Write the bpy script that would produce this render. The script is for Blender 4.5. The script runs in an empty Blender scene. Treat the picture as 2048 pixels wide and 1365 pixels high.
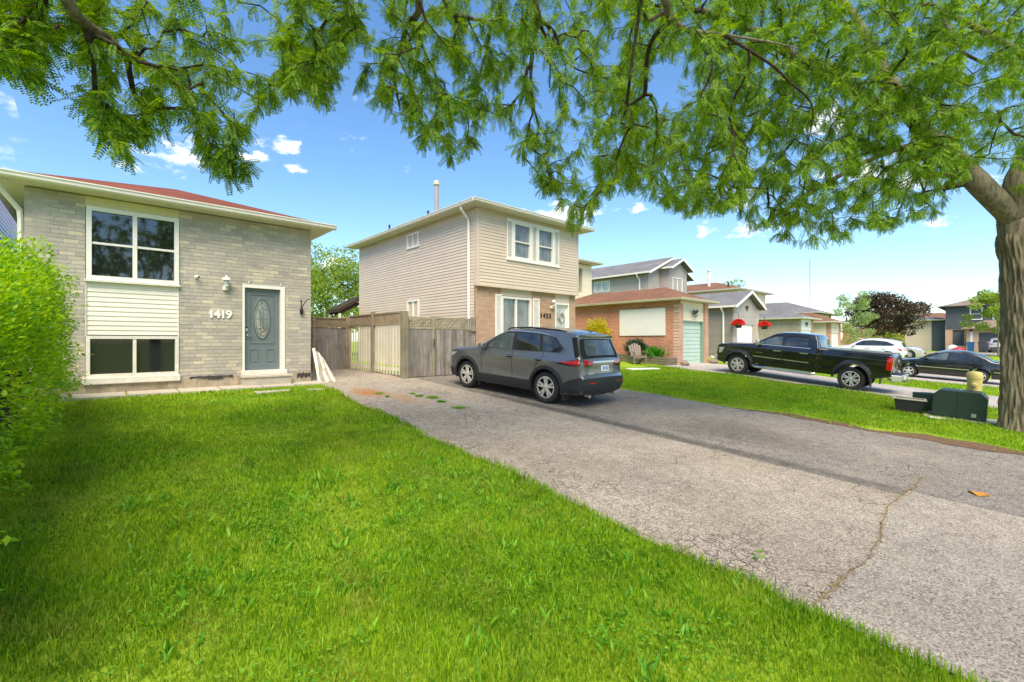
import bpy, bmesh, math, random
import numpy as np
from mathutils import Vector, Matrix, Euler

# ------------------------------------------------------------------ camera, sky, sun, exposure
SC = bpy.context.scene
COL = SC.collection
R = math.radians
random.seed(7)
RNG = np.random.default_rng(11)
HEAD = R(42.3)                      # camera heading, clockwise from +Y (the houses' depth axis)
CAM_H = 1.89
cd = bpy.data.cameras.new('camera'); cam = bpy.data.objects.new('camera', cd); COL.objects.link(cam)
cam.location = (0, 0, CAM_H); cam.rotation_euler = (R(90), 0, -HEAD)
cd.sensor_width = 36; cd.lens = 36 * 910 / 2048; cd.clip_end = 3000; cd.clip_start = .05
SC.camera = cam
SUN_EL, SUN_AZ = R(54), R(222)      # azimuth clockwise from +Y, towards the sun
wd = bpy.data.worlds.new('World'); SC.world = wd; wd.use_nodes = True
def sky_world():
    nt = wd.node_tree; N = nt.nodes; L = nt.links; N.clear()
    out = N.new('ShaderNodeOutputWorld'); bg = N.new('ShaderNodeBackground')
    sky = N.new('ShaderNodeTexSky'); sky.sky_type = 'NISHITA'; sky.sun_disc = False
    sky.sun_elevation = SUN_EL; sky.sun_rotation = SUN_AZ; sky.altitude = 100
    sky.air_density = 1.0; sky.dust_density = .6; sky.ozone_density = 2.0
    bg.inputs['Strength'].default_value = .135
    tc = N.new('ShaderNodeTexCoord')
    def math_(op, a, b=None, c=None):
        m = N.new('ShaderNodeMath'); m.operation = op
        for i, q in enumerate((a, b, c)):
            if q is None: continue
            if isinstance(q, (int, float)): m.inputs[i].default_value = q
            else: L.new(q, m.inputs[i])
        return m.outputs[0]
    # cumulus: fractal noise over the whole dome, thickest in a belt above the horizon
    mp = N.new('ShaderNodeMapping'); mp.inputs['Scale'].default_value = (1, 1, 1.9)
    mp.inputs['Rotation'].default_value = (0, 0, R(0)); mp.inputs['Location'].default_value = CLOUD_OFF
    L.new(tc.outputs['Generated'], mp.inputs[0])
    n1 = N.new('ShaderNodeTexNoise'); n1.inputs['Scale'].default_value = 5.2; n1.inputs['Detail'].default_value = 9
    n1.inputs['Roughness'].default_value = .55; n1.inputs['Distortion'].default_value = .15
    L.new(mp.outputs[0], n1.inputs[0])
    n2 = N.new('ShaderNodeTexNoise'); n2.inputs['Scale'].default_value = 17; n2.inputs['Detail'].default_value = 8
    n2.inputs['Roughness'].default_value = .62
    L.new(mp.outputs[0], n2.inputs[0])
    sep = N.new('ShaderNodeSeparateXYZ'); L.new(tc.outputs['Generated'], sep.inputs[0])
    fld = math_('ADD', math_('MULTIPLY', math_('SUBTRACT', n1.outputs[0], .5), .55), math_('MULTIPLY', math_('SUBTRACT', n2.outputs[0], .5), .62))
    # single clouds that the photograph shows, as directions on the dome
    nw = N.new('ShaderNodeTexNoise'); nw.inputs['Scale'].default_value = 22; nw.inputs['Detail'].default_value = 6; nw.inputs['Roughness'].default_value = .6; L.new(mp.outputs[0], nw.inputs[0])
    sw = N.new('ShaderNodeSeparateColor'); L.new(nw.outputs['Color'], sw.inputs[0]); wob = [math_('MULTIPLY', math_('SUBTRACT', sw.outputs[i], .5), 3.2) for i in (0, 1)]
    acc = None
    for (u, v, ru, rv) in CLOUDS:
        a = (u - 1024) / 910
        d = Vector((a * math.cos(HEAD) + math.sin(HEAD), -a * math.sin(HEAD) + math.cos(HEAD), (682.5 - v) / 910))
        right = Vector((math.cos(HEAD), -math.sin(HEAD), 0)); ln = d.length; d.normalize()
        right = (right - d * right.dot(d)).normalized(); up = right.cross(d)
        s = 1 / (910 * ln) ; s *= 1.0
        wu, wv = ru / (910 * ln) , rv / (910 * ln)
        def dot(vec):
            m = N.new('ShaderNodeVectorMath'); m.operation = 'DOT_PRODUCT'; m.inputs[1].default_value = vec
            L.new(tc.outputs['Generated'], m.inputs[0]); return m.outputs['Value']
        pu = math_('ADD', math_('DIVIDE', dot(right), wu), wob[0]); pv = math_('ADD', math_('DIVIDE', dot(up), wv), wob[1])
        fwd = math_('GREATER_THAN', dot(d), 0)
        r2 = math_('ADD', math_('MULTIPLY', pu, pu), math_('MULTIPLY', pv, pv))
        b = math_('MULTIPLY', fwd, math_('SUBTRACT', .22, math_('MULTIPLY', r2, .26)))
        b = math_('MAXIMUM', b, -.3)
        acc = b if acc is None else math_('MAXIMUM', acc, b)
    belt = math_('SUBTRACT', math_('MULTIPLY', n1.outputs[0], .9), .72)
    fld2 = math_('ADD', math_('MAXIMUM', acc, belt), math_('MULTIPLY', fld, 1.6))
    ramp = N.new('ShaderNodeMapRange'); ramp.interpolation_type = 'SMOOTHSTEP'
    ramp.inputs['From Min'].default_value = .02; ramp.inputs['From Max'].default_value = .34
    ramp.inputs['To Min'].default_value = 0; ramp.inputs['To Max'].default_value = .97
    L.new(fld2, ramp.inputs['Value'])
    up_ok = N.new('ShaderNodeMapRange'); up_ok.inputs['From Min'].default_value = .0; up_ok.inputs['From Max'].default_value = .06
    L.new(sep.outputs['Z'], up_ok.inputs['Value'])
    mask = math_('MULTIPLY', ramp.outputs[0], up_ok.outputs[0])
    hs = N.new('ShaderNodeHueSaturation'); hs.inputs['Saturation'].default_value = 1.18; hs.inputs['Value'].default_value = 1.0
    L.new(sky.outputs[0], hs.inputs['Color'])
    mix = N.new('ShaderNodeMix'); mix.data_type = 'RGBA'
    L.new(mask, mix.inputs['Factor']); L.new(hs.outputs[0], mix.inputs['A'])
    mix.inputs['B'].default_value = CLOUD_COL
    L.new(mix.outputs['Result'], bg.inputs['Color']); L.new(bg.outputs[0], out.inputs[0])
CLOUD_OFF = (3.1, 1.7, .4)
CLOUD_COL = (6.2, 6.2, 6.2, 1)
CLOUDS = [(352, 312, 95, 42), (562, 288, 44, 22), (510, 318, 42, 14), (588, 335, 24, 12), (240, 328, 30, 13),
          (665, 527, 50, 20), (1130, 430, 78, 32), (1475, 385, 85, 48), (1500, 455, 60, 26), (1405, 460, 26, 20), (1840, 362, 70, 26),
          (1700, 340, 60, 40), (1640, 230, 60, 40), (1868, 447, 34, 14), (1280, 416, 28, 12), (2010, 365, 60, 12)]
sky_world()
sd = bpy.data.lights.new('sun', 'SUN'); sun = bpy.data.objects.new('sun', sd); COL.objects.link(sun)
sd.energy = 3.1; sd.angle = R(40); sd.color = (1, .86, .64)
_sv = Vector((math.sin(SUN_AZ) * math.cos(SUN_EL), math.cos(SUN_AZ) * math.cos(SUN_EL), math.sin(SUN_EL)))
sun.rotation_euler = (-_sv).to_track_quat('-Z', 'Y').to_euler(); sun.location = (-30, -30, 60)
SC.view_settings.view_transform = 'Standard'; SC.view_settings.look = 'None'
SC.view_settings.exposure = 1.0; SC.view_settings.gamma = 1
SC.render.engine = 'CYCLES'
SC.cycles.max_bounces = 8; SC.cycles.transparent_max_bounces = 8; SC.cycles.use_denoising = True

# ------------------------------------------------------------------ helpers
OFF = {}
def sstep(a, b, x):
    t = np.clip((np.asarray(x, float) - a) / (b - a), 0, 1); return t * t * (3 - 2 * t)
def g(x, y):
    """ground height: lots rise from the street to the houses"""
    x = np.asarray(x, float); y = np.asarray(y, float)
    yy = np.clip(y, -3.5, 13); z = .0635 * yy + .012 * np.clip(y - 13, 0, 10)
    z = z - .17 * sstep(12, 24, x) * (1 - sstep(3, 8.5, y)) * sstep(-3, 0, y)
    return z * (1 - sstep(52, 72, x)) + .57 * sstep(52, 72, x)
def G(x, y): return float(g(x, y))
FW = np.array([math.sin(HEAD), math.cos(HEAD)]); RT = np.array([math.cos(HEAD), -math.sin(HEAD)])
def pix(u, v, t):
    """direction of a photo pixel, t metres ahead of the camera plane"""
    a = (u - 1024) / 910; p = (a * RT + FW) * t
    return np.array([p[0], p[1], CAM_H + (682.5 - v) / 910 * t])
def link(o, parent=None):
    COL.objects.link(o)
    if parent is not None: o.parent = parent
    return o
def tag(o, label=None, cat=None, group=None, kind=None):
    if label: o['label'] = label
    if cat: o['category'] = cat
    if group: o['group'] = group
    if kind: o['kind'] = kind
    return o
def thing(name, label, cat, loc=(0, 0, 0), group=None, local=False):
    o = link(bpy.data.objects.new(name, None)); o.empty_display_size = .2
    o.location = loc; OFF[o] = (0, 0, 0) if local else tuple(loc)
    return tag(o, label, cat, group)
def mesh_np(name, V, Fq, mats, smooth=False):
    """V (n,3), Fq (m,k) all same k"""
    me = bpy.data.meshes.new(name); V = np.asarray(V, np.float32); Fq = np.asarray(Fq, np.int32)
    k = Fq.shape[1]
    me.vertices.add(len(V)); me.vertices.foreach_set('co', V.ravel())
    me.loops.add(Fq.size); me.loops.foreach_set('vertex_index', Fq.ravel())
    me.polygons.add(len(Fq)); me.polygons.foreach_set('loop_start', np.arange(0, Fq.size, k, dtype=np.int32))
    me.polygons.foreach_set('loop_total', np.full(len(Fq), k, np.int32))
    if smooth: me.polygons.foreach_set('use_smooth', np.ones(len(Fq), bool))
    me.update(); me.validate()
    for m in (mats if isinstance(mats, (list, tuple)) else [mats]): me.materials.append(m)
    return me
class Fr:
    """a wall's frame: s runs along T, d outward along N"""
    def __init__(s, O, T, N): s.O = Vector((O[0], O[1], 0)); s.T = Vector((T[0], T[1], 0)); s.N = Vector((N[0], N[1], 0))
    def p(s, a, d, z): q = s.O + s.T * a + s.N * d; return (q.x, q.y, z)
class MB:
    def __init__(s): s.v = []; s.f = []
    def add(s, vs, fs):
        b = len(s.v); s.v += [tuple(q) for q in vs]; s.f += [[i + b for i in q] for q in fs]; return s
    def box(s, x0, x1, y0, y1, z0, z1):
        return s.add([(x0, y0, z0), (x1, y0, z0), (x1, y1, z0), (x0, y1, z0), (x0, y0, z1), (x1, y0, z1), (x1, y1, z1), (x0, y1, z1)],
                     [(0, 3, 2, 1), (4, 5, 6, 7), (0, 1, 5, 4), (1, 2, 6, 5), (2, 3, 7, 6), (3, 0, 4, 7)])
    def fbox(s, fr, s0, s1, d0, d1, z0, z1):
        vs = [fr.p(a, d, z) for z in (z0, z1) for (a, d) in ((s0, d0), (s1, d0), (s1, d1), (s0, d1))]
        return s.add(vs, [(0, 3, 2, 1), (4, 5, 6, 7), (0, 1, 5, 4), (1, 2, 6, 5), (2, 3, 7, 6), (3, 0, 4, 7)])
    def ob(s, c, size, M=None):
        M = M or Matrix.Identity(3); c = Vector(c); h = [q / 2 for q in size]
        vs = [c + M @ Vector((a * h[0], b * h[1], d * h[2])) for d in (-1, 1) for (a, b) in ((-1, -1), (1, -1), (1, 1), (-1, 1))]
        return s.add(vs, [(0, 3, 2, 1), (4, 5, 6, 7), (0, 1, 5, 4), (1, 2, 6, 5), (2, 3, 7, 6), (3, 0, 4, 7)])
    def beam(s, a, b, w, h, up=(0, 0, 1)):
        a = Vector(a); b = Vector(b); x = (b - a).normalized(); u = Vector(up)
        y = u.cross(x)
        if y.length < 1e-4: y = Vector((1, 0, 0)).cross(x)
        y.normalize(); z = x.cross(y); M = Matrix((x, y, z)).transposed()
        return s.ob((a + b) / 2, ((b - a).length, w, h), M)
    def prism(s, A, B):
        n = len(A); b = len(s.v); s.v += [tuple(q) for q in A] + [tuple(q) for q in B]
        s.f.append([b + i for i in range(n)][::-1]); s.f.append([b + n + i for i in range(n)])
        for i in range(n): j = (i + 1) % n; s.f.append([b + i, b + j, b + n + j, b + n + i])
        return s
    def fprism(s, fr, poly, d0, d1):
        return s.prism([fr.p(a, d0, z) for a, z in poly], [fr.p(a, d1, z) for a, z in poly])
    def tube(s, path, r, n=8, cap=True):
        P = [Vector(q) for q in path]; k = len(P); rr = r if isinstance(r, (list, tuple, np.ndarray)) else [r] * k
        b = len(s.v); t0 = (P[1] - P[0]).normalized(); u = t0.orthogonal().normalized()
        for i in range(k):
            t = (P[min(i + 1, k - 1)] - P[max(i - 1, 0)]).normalized(); u = (u - t * u.dot(t))
            u = u.normalized() if u.length > 1e-5 else t.orthogonal().normalized()
            w = t.cross(u)
            for j in range(n):
                a = 2 * math.pi * j / n; s.v.append(tuple(P[i] + (u * math.cos(a) + w * math.sin(a)) * float(rr[i])))
        for i in range(k - 1):
            for j in range(n):
                q = (j + 1) % n; s.f.append([b + i * n + j, b + i * n + q, b + (i + 1) * n + q, b + (i + 1) * n + j])
        if cap: s.f.append([b + j for j in range(n)][::-1]); s.f.append([b + (k - 1) * n + j for j in range(n)])
        return s
    def lathe(s, prof, c, n=24, axis='z', caps=True):
        b = len(s.v)
        for (r, h) in prof:
            for j in range(n):
                a = 2 * math.pi * j / n; p, q = r * math.cos(a), r * math.sin(a)
                s.v.append((c[0] + p, c[1] + q, c[2] + h) if axis == 'z' else (c[0] + p, c[1] + h, c[2] + q) if axis == 'y' else (c[0] + h, c[1] + p, c[2] + q))
        for i in range(len(prof) - 1):
            for j in range(n):
                q = (j + 1) % n; s.f.append([b + i * n + j, b + i * n + q, b + (i + 1) * n + q, b + (i + 1) * n + j])
        if caps:
            s.f.append([b + j for j in range(n)][::-1]); s.f.append([b + (len(prof) - 1) * n + j for j in range(n)])
        return s
    def mesh(s, name, mat, off=(0, 0, 0), smooth=False, recalc=True):
        me = bpy.data.meshes.new(name); me.from_pydata([(a - off[0], b - off[1], c - off[2]) for a, b, c in s.v], [], s.f)
        if recalc:
            bm = bmesh.new(); bm.from_mesh(me); bmesh.ops.recalc_face_normals(bm, faces=bm.faces); bm.to_mesh(me); bm.free()
        if smooth:
            me.polygons.foreach_set('use_smooth', np.ones(len(me.polygons), bool))
            if smooth is not True: me.set_sharp_from_angle(angle=R(smooth))
        me.materials.append(mat); return me
    def build(s, name, mat, parent=None, smooth=False, bevel=0):
        if parent is None:
            A = np.array(s.v); off = ((A[:, 0].min() + A[:, 0].max()) / 2, (A[:, 1].min() + A[:, 1].max()) / 2, A[:, 2].min())
        else: off = OFF[parent]
        o = bpy.data.objects.new(name, s.mesh(name, mat, off, smooth)); link(o, parent); OFF[o] = off
        if parent is None: o.location = off
        if bevel:
            m = o.modifiers.new('bevel', 'BEVEL'); m.width = bevel; m.segments = 2; m.limit_method = 'ANGLE'
        return o
def inst(name, me, loc, parent, scale=None, rot=None):
    o = bpy.data.objects.new(name, me); link(o, parent); f = OFF[parent]
    o.location = (loc[0] - f[0], loc[1] - f[1], loc[2] - f[2])
    if scale: o.scale = scale
    if rot: o.rotation_euler = rot
    return o

# ------------------------------------------------------------------ materials
def rgb(h):
    h = h.lstrip('#'); c = [int(h[i:i + 2], 16) / 255 for i in (0, 2, 4)]
    return tuple(q / 12.92 if q <= .04045 else ((q + .055) / 1.055) ** 2.4 for q in c)
class NT:
    def __init__(s, name):
        s.m = bpy.data.materials.new(name); s.m.use_nodes = True; s.t = s.m.node_tree; s.t.nodes.clear()
        s.out = s.t.nodes.new('ShaderNodeOutputMaterial'); s.bs = s.t.nodes.new('ShaderNodeBsdfPrincipled')
        s.t.links.new(s.bs.outputs[0], s.out.inputs[0])
    def n(s, typ, **kw):
        q = s.t.nodes.new('ShaderNode' + typ)
        for k, v in kw.items():
            if hasattr(q, k): setattr(q, k, v)
        return q
    def set(s, sock, v):
        if isinstance(v, bpy.types.NodeSocket): s.t.links.new(v, sock)
        elif isinstance(v, (tuple, list)) and len(v) == 3 and sock.type == 'RGBA': sock.default_value = (*v, 1)
        else: sock.default_value = v
    def math(s, op, a, b=None, c=None, clamp=False):
        q = s.n('Math', operation=op, use_clamp=clamp)
        for i, v in enumerate((a, b, c)):
            if v is not None: s.set(q.inputs[i], v)
        return q.outputs[0]
    def pos(s): return s.n('NewGeometry').outputs['Position']
    def obj(s): return s.n('TexCoord').outputs['Object']
    def map(s, vec, scale=(1, 1, 1), rot=(0, 0, 0), loc=(0, 0, 0)):
        q = s.n('Mapping'); s.set(q.inputs[0], vec); q.inputs['Scale'].default_value = scale; q.inputs['Rotation'].default_value = rot; q.inputs['Location'].default_value = loc
        return q.outputs[0]
    def noise(s, vec, scale, detail=4, rough=.55, dist=0):
        q = s.n('TexNoise'); s.set(q.inputs['Vector'], vec); q.inputs['Scale'].default_value = scale; q.inputs['Detail'].default_value = detail
        q.inputs['Roughness'].default_value = rough; q.inputs['Distortion'].default_value = dist; return q.outputs[0]
    def vor(s, vec, scale, feature='F1', out='Distance'):
        q = s.n('TexVoronoi', feature=feature); s.set(q.inputs['Vector'], vec); q.inputs['Scale'].default_value = scale; return q.outputs[out]
    def ramp(s, fac, stops):
        q = s.n('ValToRGB'); s.set(q.inputs[0], fac); e = q.color_ramp.elements
        while len(e) < len(stops): e.new(.5)
        for el, (p, c) in zip(e, stops): el.position = p; el.color = (*c, 1) if len(c) == 3 else c
        return q.outputs[0]
    def mr(s, v, a, b, c=0., d=1.):
        q = s.n('MapRange'); s.set(q.inputs[0], v)
        for i, w in enumerate((a, b, c, d)): q.inputs[i + 1].default_value = w
        return q.outputs[0]
    def mix(s, f, a, b, mode='MIX'):
        q = s.n('Mix', data_type='RGBA', blend_type=mode); s.set(q.inputs['Factor'], f); s.set(q.inputs['A'], a); s.set(q.inputs['B'], b); return q.outputs['Result']
    def rnd(s):
        """one random number for each piece, joined into one mesh or not"""
        a = s.n('NewGeometry').outputs['Random Per Island']; b = s.n('ObjectInfo').outputs['Random']
        return s.math('FRACT', s.math('ADD', a, b))
    def bump(s, h, strength=.3, dist=.01):
        q = s.n('Bump'); q.inputs['Strength'].default_value = strength; q.inputs['Distance'].default_value = dist; s.set(q.inputs['Height'], h)
        s.set(s.bs.inputs['Normal'], q.outputs[0]); return s
    def base(s, c, rough=.6, metal=0., spec=.5, coat=0.):
        s.set(s.bs.inputs['Base Color'], c); s.set(s.bs.inputs['Roughness'], rough); s.bs.inputs['Metallic'].default_value = metal
        s.bs.inputs['Specular IOR Level'].default_value = spec; s.bs.inputs['Coat Weight'].default_value = coat; return s
def plain(name, c, rough=.6, metal=0., var=.12, scale=3., spec=.5, coat=0., bump=0., per=0.):
    """one colour with weathering: big soft noise, fine grain and, if wanted, a shift for each piece"""
    t = NT(name); P = t.pos()
    c = rgb(c) if isinstance(c, str) else c
    nz = t.noise(P, scale, 6, .65); lo = tuple(q * (1 - var) for q in c); hi = tuple(min(1, q * (1 + var * .8)) for q in c)
    col = t.ramp(nz, [(.3, lo), (.7, hi)])
    if per:
        r = t.rnd(); k = t.mr(r, 0, 1, 1 - per, 1 + per * .6); q = t.n('HueSaturation'); t.set(q.inputs['Color'], col); t.set(q.inputs['Value'], k); col = q.outputs[0]
    t.base(col, t.mr(nz, .2, .8, max(0, rough - .08), min(1, rough + .08)), metal, spec, coat)
    if bump: t.bump(t.noise(P, 90, 3), bump, .004)
    return t.m
def brick_piece(name, cols, mort=None, scale=60):
    t = NT(name); P = t.pos(); r = t.rnd()
    n = len(cols); col = t.ramp(r, [(i / max(1, n - 1), rgb(c)) for i, c in enumerate(cols)])
    g_ = t.noise(t.map(P, (1, 1, 2.2)), scale, 5, .7); col = t.mix(t.mr(g_, .35, .7, 0, .5), col, rgb('#d8d3c8') if mort else rgb('#6b4a3c'))
    big = t.noise(P, .9, 4); q = t.n('HueSaturation'); t.set(q.inputs['Color'], col); t.set(q.inputs['Value'], t.mr(big, .3, .7, .88, 1.1)); 
    t.base(q.outputs[0], .92, spec=.2).bump(t.math('ADD', g_, t.math('MULTIPLY', t.noise(P, 160, 2), .5)), .75, .006); return t.m
M = {}
M['white'] = plain('white_paint', '#e6e3da', .45, var=.07, scale=5)
M['white_old'] = plain('weathered_white_paint', '#d9d5c9', .65, var=.14, scale=9, bump=.3)
M['vinyl_white'] = plain('white_vinyl', '#eceae4', .4, var=.04)
M['cream'] = plain('cream_siding', '#e6e0d0', .55, var=.07, per=.04)
M['cream_band'] = plain('yellowed_cream_siding', '#cfc79c', .6, var=.1)
M['cream2'] = plain('pale_cream_siding', '#e2d9bd', .55, var=.06, per=.04)
M['beige'] = plain('beige_vinyl_siding', '#d3c3b1', .55, var=.06, scale=1.2, per=.05)
M['grey_siding'] = plain('warm_grey_siding', '#aca39b', .55, var=.06, per=.05)
M['taupe_siding'] = plain('taupe_siding', '#8d857c', .55, var=.06, per=.05)
M['gutter'] = plain('off_white_aluminium', '#dcd8cb', .4, var=.08, scale=4)
M['gutter_y'] = plain('aged_cream_aluminium', '#cfc9ae', .5, var=.1, scale=4)
M['soffit'] = plain('soffit_panels', '#d6d1bf', .55, var=.07)
M['mortar'] = plain('grey_mortar', '#aca79e', .95, var=.15, scale=20, bump=.4)
M['mortar_tan'] = plain('tan_mortar', '#a8917c', .95, var=.12, scale=20, bump=.4)
M['concrete'] = plain('pale_concrete', '#b9b0a0', .9, var=.16, scale=6, bump=.5, per=.08)
M['foundation'] = plain('flaking_parging', '#a99a84', .95, var=.3, scale=7, bump=.7)
M['tar'] = plain('old_black_sealant', '#3c3b3a', .9, var=.4, scale=25)
M['brick_grey'] = brick_piece('grey_brick', ['#9f978c', '#aca396', '#938b82', '#b0a798', '#a39b90', '#a8a094', '#c2b69d', '#98908a', '#aea596', '#aba294', '#cdc1a4', '#a59d92'], True)
M['brick_tan'] = brick_piece('peach_brick', ['#cfb096', '#d8baa2', '#c6a78d', '#d4b59b', '#ccac94'], None)
M['door_grey'] = plain('slate_grey_door_paint', '#667073', .42, var=.05, scale=2)
M['steel'] = plain('brushed_steel', '#b9b9b6', .3, 1., var=.05)
M['chrome'] = plain('chrome', '#d0d0d0', .22, .7, var=.02)
M['alloy'] = plain('silver_alloy', '#cfcecb', .3, .55, var=.04)
M['black_iron'] = plain('black_iron', '#26241f', .5, .3)
M['brass'] = plain('brass_caming', '#8d7b50', .35, .8)
M['black_plastic'] = plain('black_plastic', '#222325', .55, var=.1, scale=8)
M['clad'] = plain('charcoal_cladding', '#26272a', .6, var=.06, scale=8)
M['rubber'] = plain('tyre_rubber', '#262524', .85, var=.15, scale=20)
M['dark'] = plain('dark_void', '#141414', .9)
M['red_lens'] = plain('red_lens', '#b5150f', .12, var=.05, coat=.6)
M['smoke_lens'] = plain('smoked_lens', '#4a3a38', .12, var=.05, coat=.6)
M['clear_lens'] = plain('clear_lens', '#c8ccd0', .1, .4, var=.05, coat=.6)
M['plate'] = plain('plate_white', '#dfe4ea', .4, var=.05)
M['plate_blue'] = plain('plate_blue_print', '#7f97bd', .5, var=.1)
M['green_metal'] = plain('dark_green_painted_steel', '#1f3427', .48, var=.12, scale=3)
M['hydrant'] = plain('faded_yellow_paint', '#dac479', .55, var=.14, scale=6, bump=.2)
M['panel'] = plain('painted_board', '#e8e6e1', .7, var=.03)
M['mint'] = plain('mint_green_door_paint', '#b9cfc2', .5, var=.07, per=.03)
M['green_trim'] = plain('faded_green_trim', '#7d9a83', .6, var=.12)
M['chair'] = plain('taupe_resin', '#82746a', .7, var=.1, per=.06)
M['planter'] = plain('weathered_planter_timber', '#77705c', .85, var=.2, scale=8, per=.1, bump=.4)
M['stone'] = plain('rough_stone', '#8d7b6a', .9, var=.25, scale=12, bump=.6)
M['red_cloth'] = plain('red_plastic', '#b3252a', .5)
M['blue_bin'] = plain('blue_plastic', '#1f5f9a', .5)
M['charcoal'] = plain('charcoal_siding', '#4a4f56', .6, var=.06, per=.04)
M['joint'] = plain('joint_grit', '#857555', .95, var=.35, scale=25)
M['soil'] = plain('bare_soil', '#6b4f36', .98, var=.35, scale=14, bump=.6)
M['rust_fe'] = plain('rusty_metal', '#6e4a35', .8, var=.3, scale=12)
def roofing(name, cols, along='x'):
    t = NT(name); P = t.pos(); b = t.n('TexBrick'); t.set(b.inputs['Vector'], t.map(P, (1, 1, 1), (0, 0, 0 if along == 'x' else R(90))))
    c = [rgb(q) for q in cols]
    b.inputs['Scale'].default_value = 1; b.inputs['Brick Width'].default_value = .3; b.inputs['Row Height'].default_value = .14
    b.inputs['Mortar Size'].default_value = .006; b.offset = .37
    t.set(b.inputs['Color1'], c[0]); t.set(b.inputs['Color2'], c[1]); t.set(b.inputs['Mortar'], tuple(q * .45 for q in c[0]))
    gr = t.noise(P, 140, 2); col = t.mix(t.mr(gr, .3, .7, 0, .5), b.outputs[0], c[2])
    big = t.noise(P, .8, 5); q = t.n('HueSaturation'); t.set(q.inputs['Color'], col); t.set(q.inputs['Value'], t.mr(big, .3, .7, .8, 1.15))
    t.base(q.outputs[0], .95, spec=.2).bump(t.math('ADD', b.outputs['Fac'], t.math('MULTIPLY', gr, -.5)), .6, -.012); return t.m
M['roof_red'] = roofing('red_brown_shingles', ['#7f4a38', '#744032', '#8e5843'])
M['roof_brown'] = roofing('brown_shingles', ['#84604d', '#745242', '#93705b'])
M['roof_grey'] = roofing('grey_shingles', ['#77777a', '#6b6b6e', '#8b8b8a'])
M['roof_tan'] = roofing('tan_shingles', ['#8d7d70', '#807165', '#9a8a7c'])
def brickwork(name, c1, c2, mort, axis, bw=.21, bh=.075):
    t = NT(name); P = t.pos(); s = t.n('SeparateXYZ'); t.set(s.inputs[0], P); c = t.n('CombineXYZ')
    t.set(c.inputs[0], s.outputs[axis]); t.set(c.inputs[1], s.outputs['Z'])
    b = t.n('TexBrick'); t.set(b.inputs['Vector'], c.outputs[0]); b.inputs['Scale'].default_value = 1
    b.inputs['Brick Width'].default_value = bw; b.inputs['Row Height'].default_value = bh; b.inputs['Mortar Size'].default_value = .009; b.inputs['Bias'].default_value = -.1
    t.set(b.inputs['Color1'], rgb(c1)); t.set(b.inputs['Color2'], rgb(c2)); t.set(b.inputs['Mortar'], rgb(mort))
    w = t.n('TexWhiteNoise'); 
    nz = t.noise(t.map(c.outputs[0], (4.8, 13.3, 1)), 1., 1); col = t.mix(t.mr(nz, .6, .68, 0, .6), b.outputs[0], tuple(q * .45 for q in rgb(c2)))
    gr = t.noise(P, 70, 3); q = t.n('HueSaturation'); t.set(q.inputs['Color'], col); t.set(q.inputs['Value'], t.mr(t.math('ADD', gr, t.noise(P, 1, 3)), .7, 1.3, .82, 1.15))
    t.base(q.outputs[0], .9, spec=.2).bump(t.math('SUBTRACT', t.math('MULTIPLY', gr, .3), b.outputs['Fac']), .7, .012); return t.m
M['brick_red_x'] = brickwork('red_brick_side', '#c58468', '#b8765c', '#cdb29c', 'Y')
M['brick_red_y'] = brickwork('red_brick_front', '#c9977f', '#bd8b74', '#cdb8a6', 'X')
M['brick_stone_x'] = brickwork('pale_stone_brick_side', '#b8ae9b', '#a79d8b', '#9d9586', 'Y', .35, .09)
M['brick_stone_y'] = brickwork('pale_stone_brick_front', '#b8ae9b', '#a79d8b', '#9d9586', 'X', .35, .09)
def wood(name, c1, c2, along='z', per=.25):
    t = NT(name); P = t.pos(); r = t.rnd(); sc = (14, 14, .8) if along == 'z' else (.8, .8, 14)
    c = t.n('Combine' + 'XYZ'); t.set(c.inputs[0], t.math('MULTIPLY', r, 37.)); t.set(c.inputs[1], t.math('MULTIPLY', r, 19.))
    va = t.n('VectorMath', operation='ADD'); t.set(va.inputs[0], t.map(P, sc)); t.set(va.inputs[1], c.outputs[0])
    nz = t.noise(va.outputs[0], 2.2, 6, .7, .6); col = t.ramp(nz, [(.28, rgb(c1)), (.72, rgb(c2))])
    st = t.noise(P, 2.3, 5); col = t.mix(t.mr(st, .5, .75, 0, .45 if per > .11 else .15), col, rgb('#4d473d'))
    q = t.n('HueSaturation'); t.set(q.inputs['Color'], col); t.set(q.inputs['Value'], t.mr(r, 0, 1, 1 - per, 1 + per)); t.set(q.inputs['Saturation'], t.mr(t.noise(P, 4, 2), .3, .7, .7, 1.2))
    t.base(q.outputs[0], .9, spec=.2).bump(nz, .5, .006); return t.m
M['fence'] = wood('weathered_fence_wood', '#625b53', '#aca49b')
M['fence_pale'] = wood('pale_fence_pickets', '#c4bca9', '#ebe4d4', per=.1)
M['fence_grey'] = wood('grey_green_post_wood', '#7d765f', '#aaa287')
M['lattice'] = wood('brown_lattice_wood', '#7d6d58', '#b3a288', 'x', .2)
M['dark_wood'] = wood('dark_stained_beam', '#2e261f', '#4d4237', 'x', .1)
M['plank'] = wood('whitewashed_plank', '#8f857b', '#c9c2b8')
def glassy(name, c, rough=.04, spec=.5, mixc=None):
    t = NT(name); P = t.pos(); col = rgb(c)
    if mixc: col = t.ramp(t.noise(t.map(P, (1.5, 1.5, .5)), 3, 3), [(.35, rgb(c)), (.65, rgb(mixc))])
    t.base(col, rough, spec=spec); t.bs.name = 'Principled BSDF'; t.bs.inputs['IOR'].default_value = 1.5
    t.bump(t.noise(P, 1.6, 2), .04, .02); return t.m
M['glass'] = glassy('dark_window_glass', '#26292a')
M['glass_up'] = glassy('reflecting_window_glass', '#1e2122', .03, .5); M['glass_up'].node_tree.nodes['Principled BSDF'].inputs['IOR'].default_value = 1.95
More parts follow.
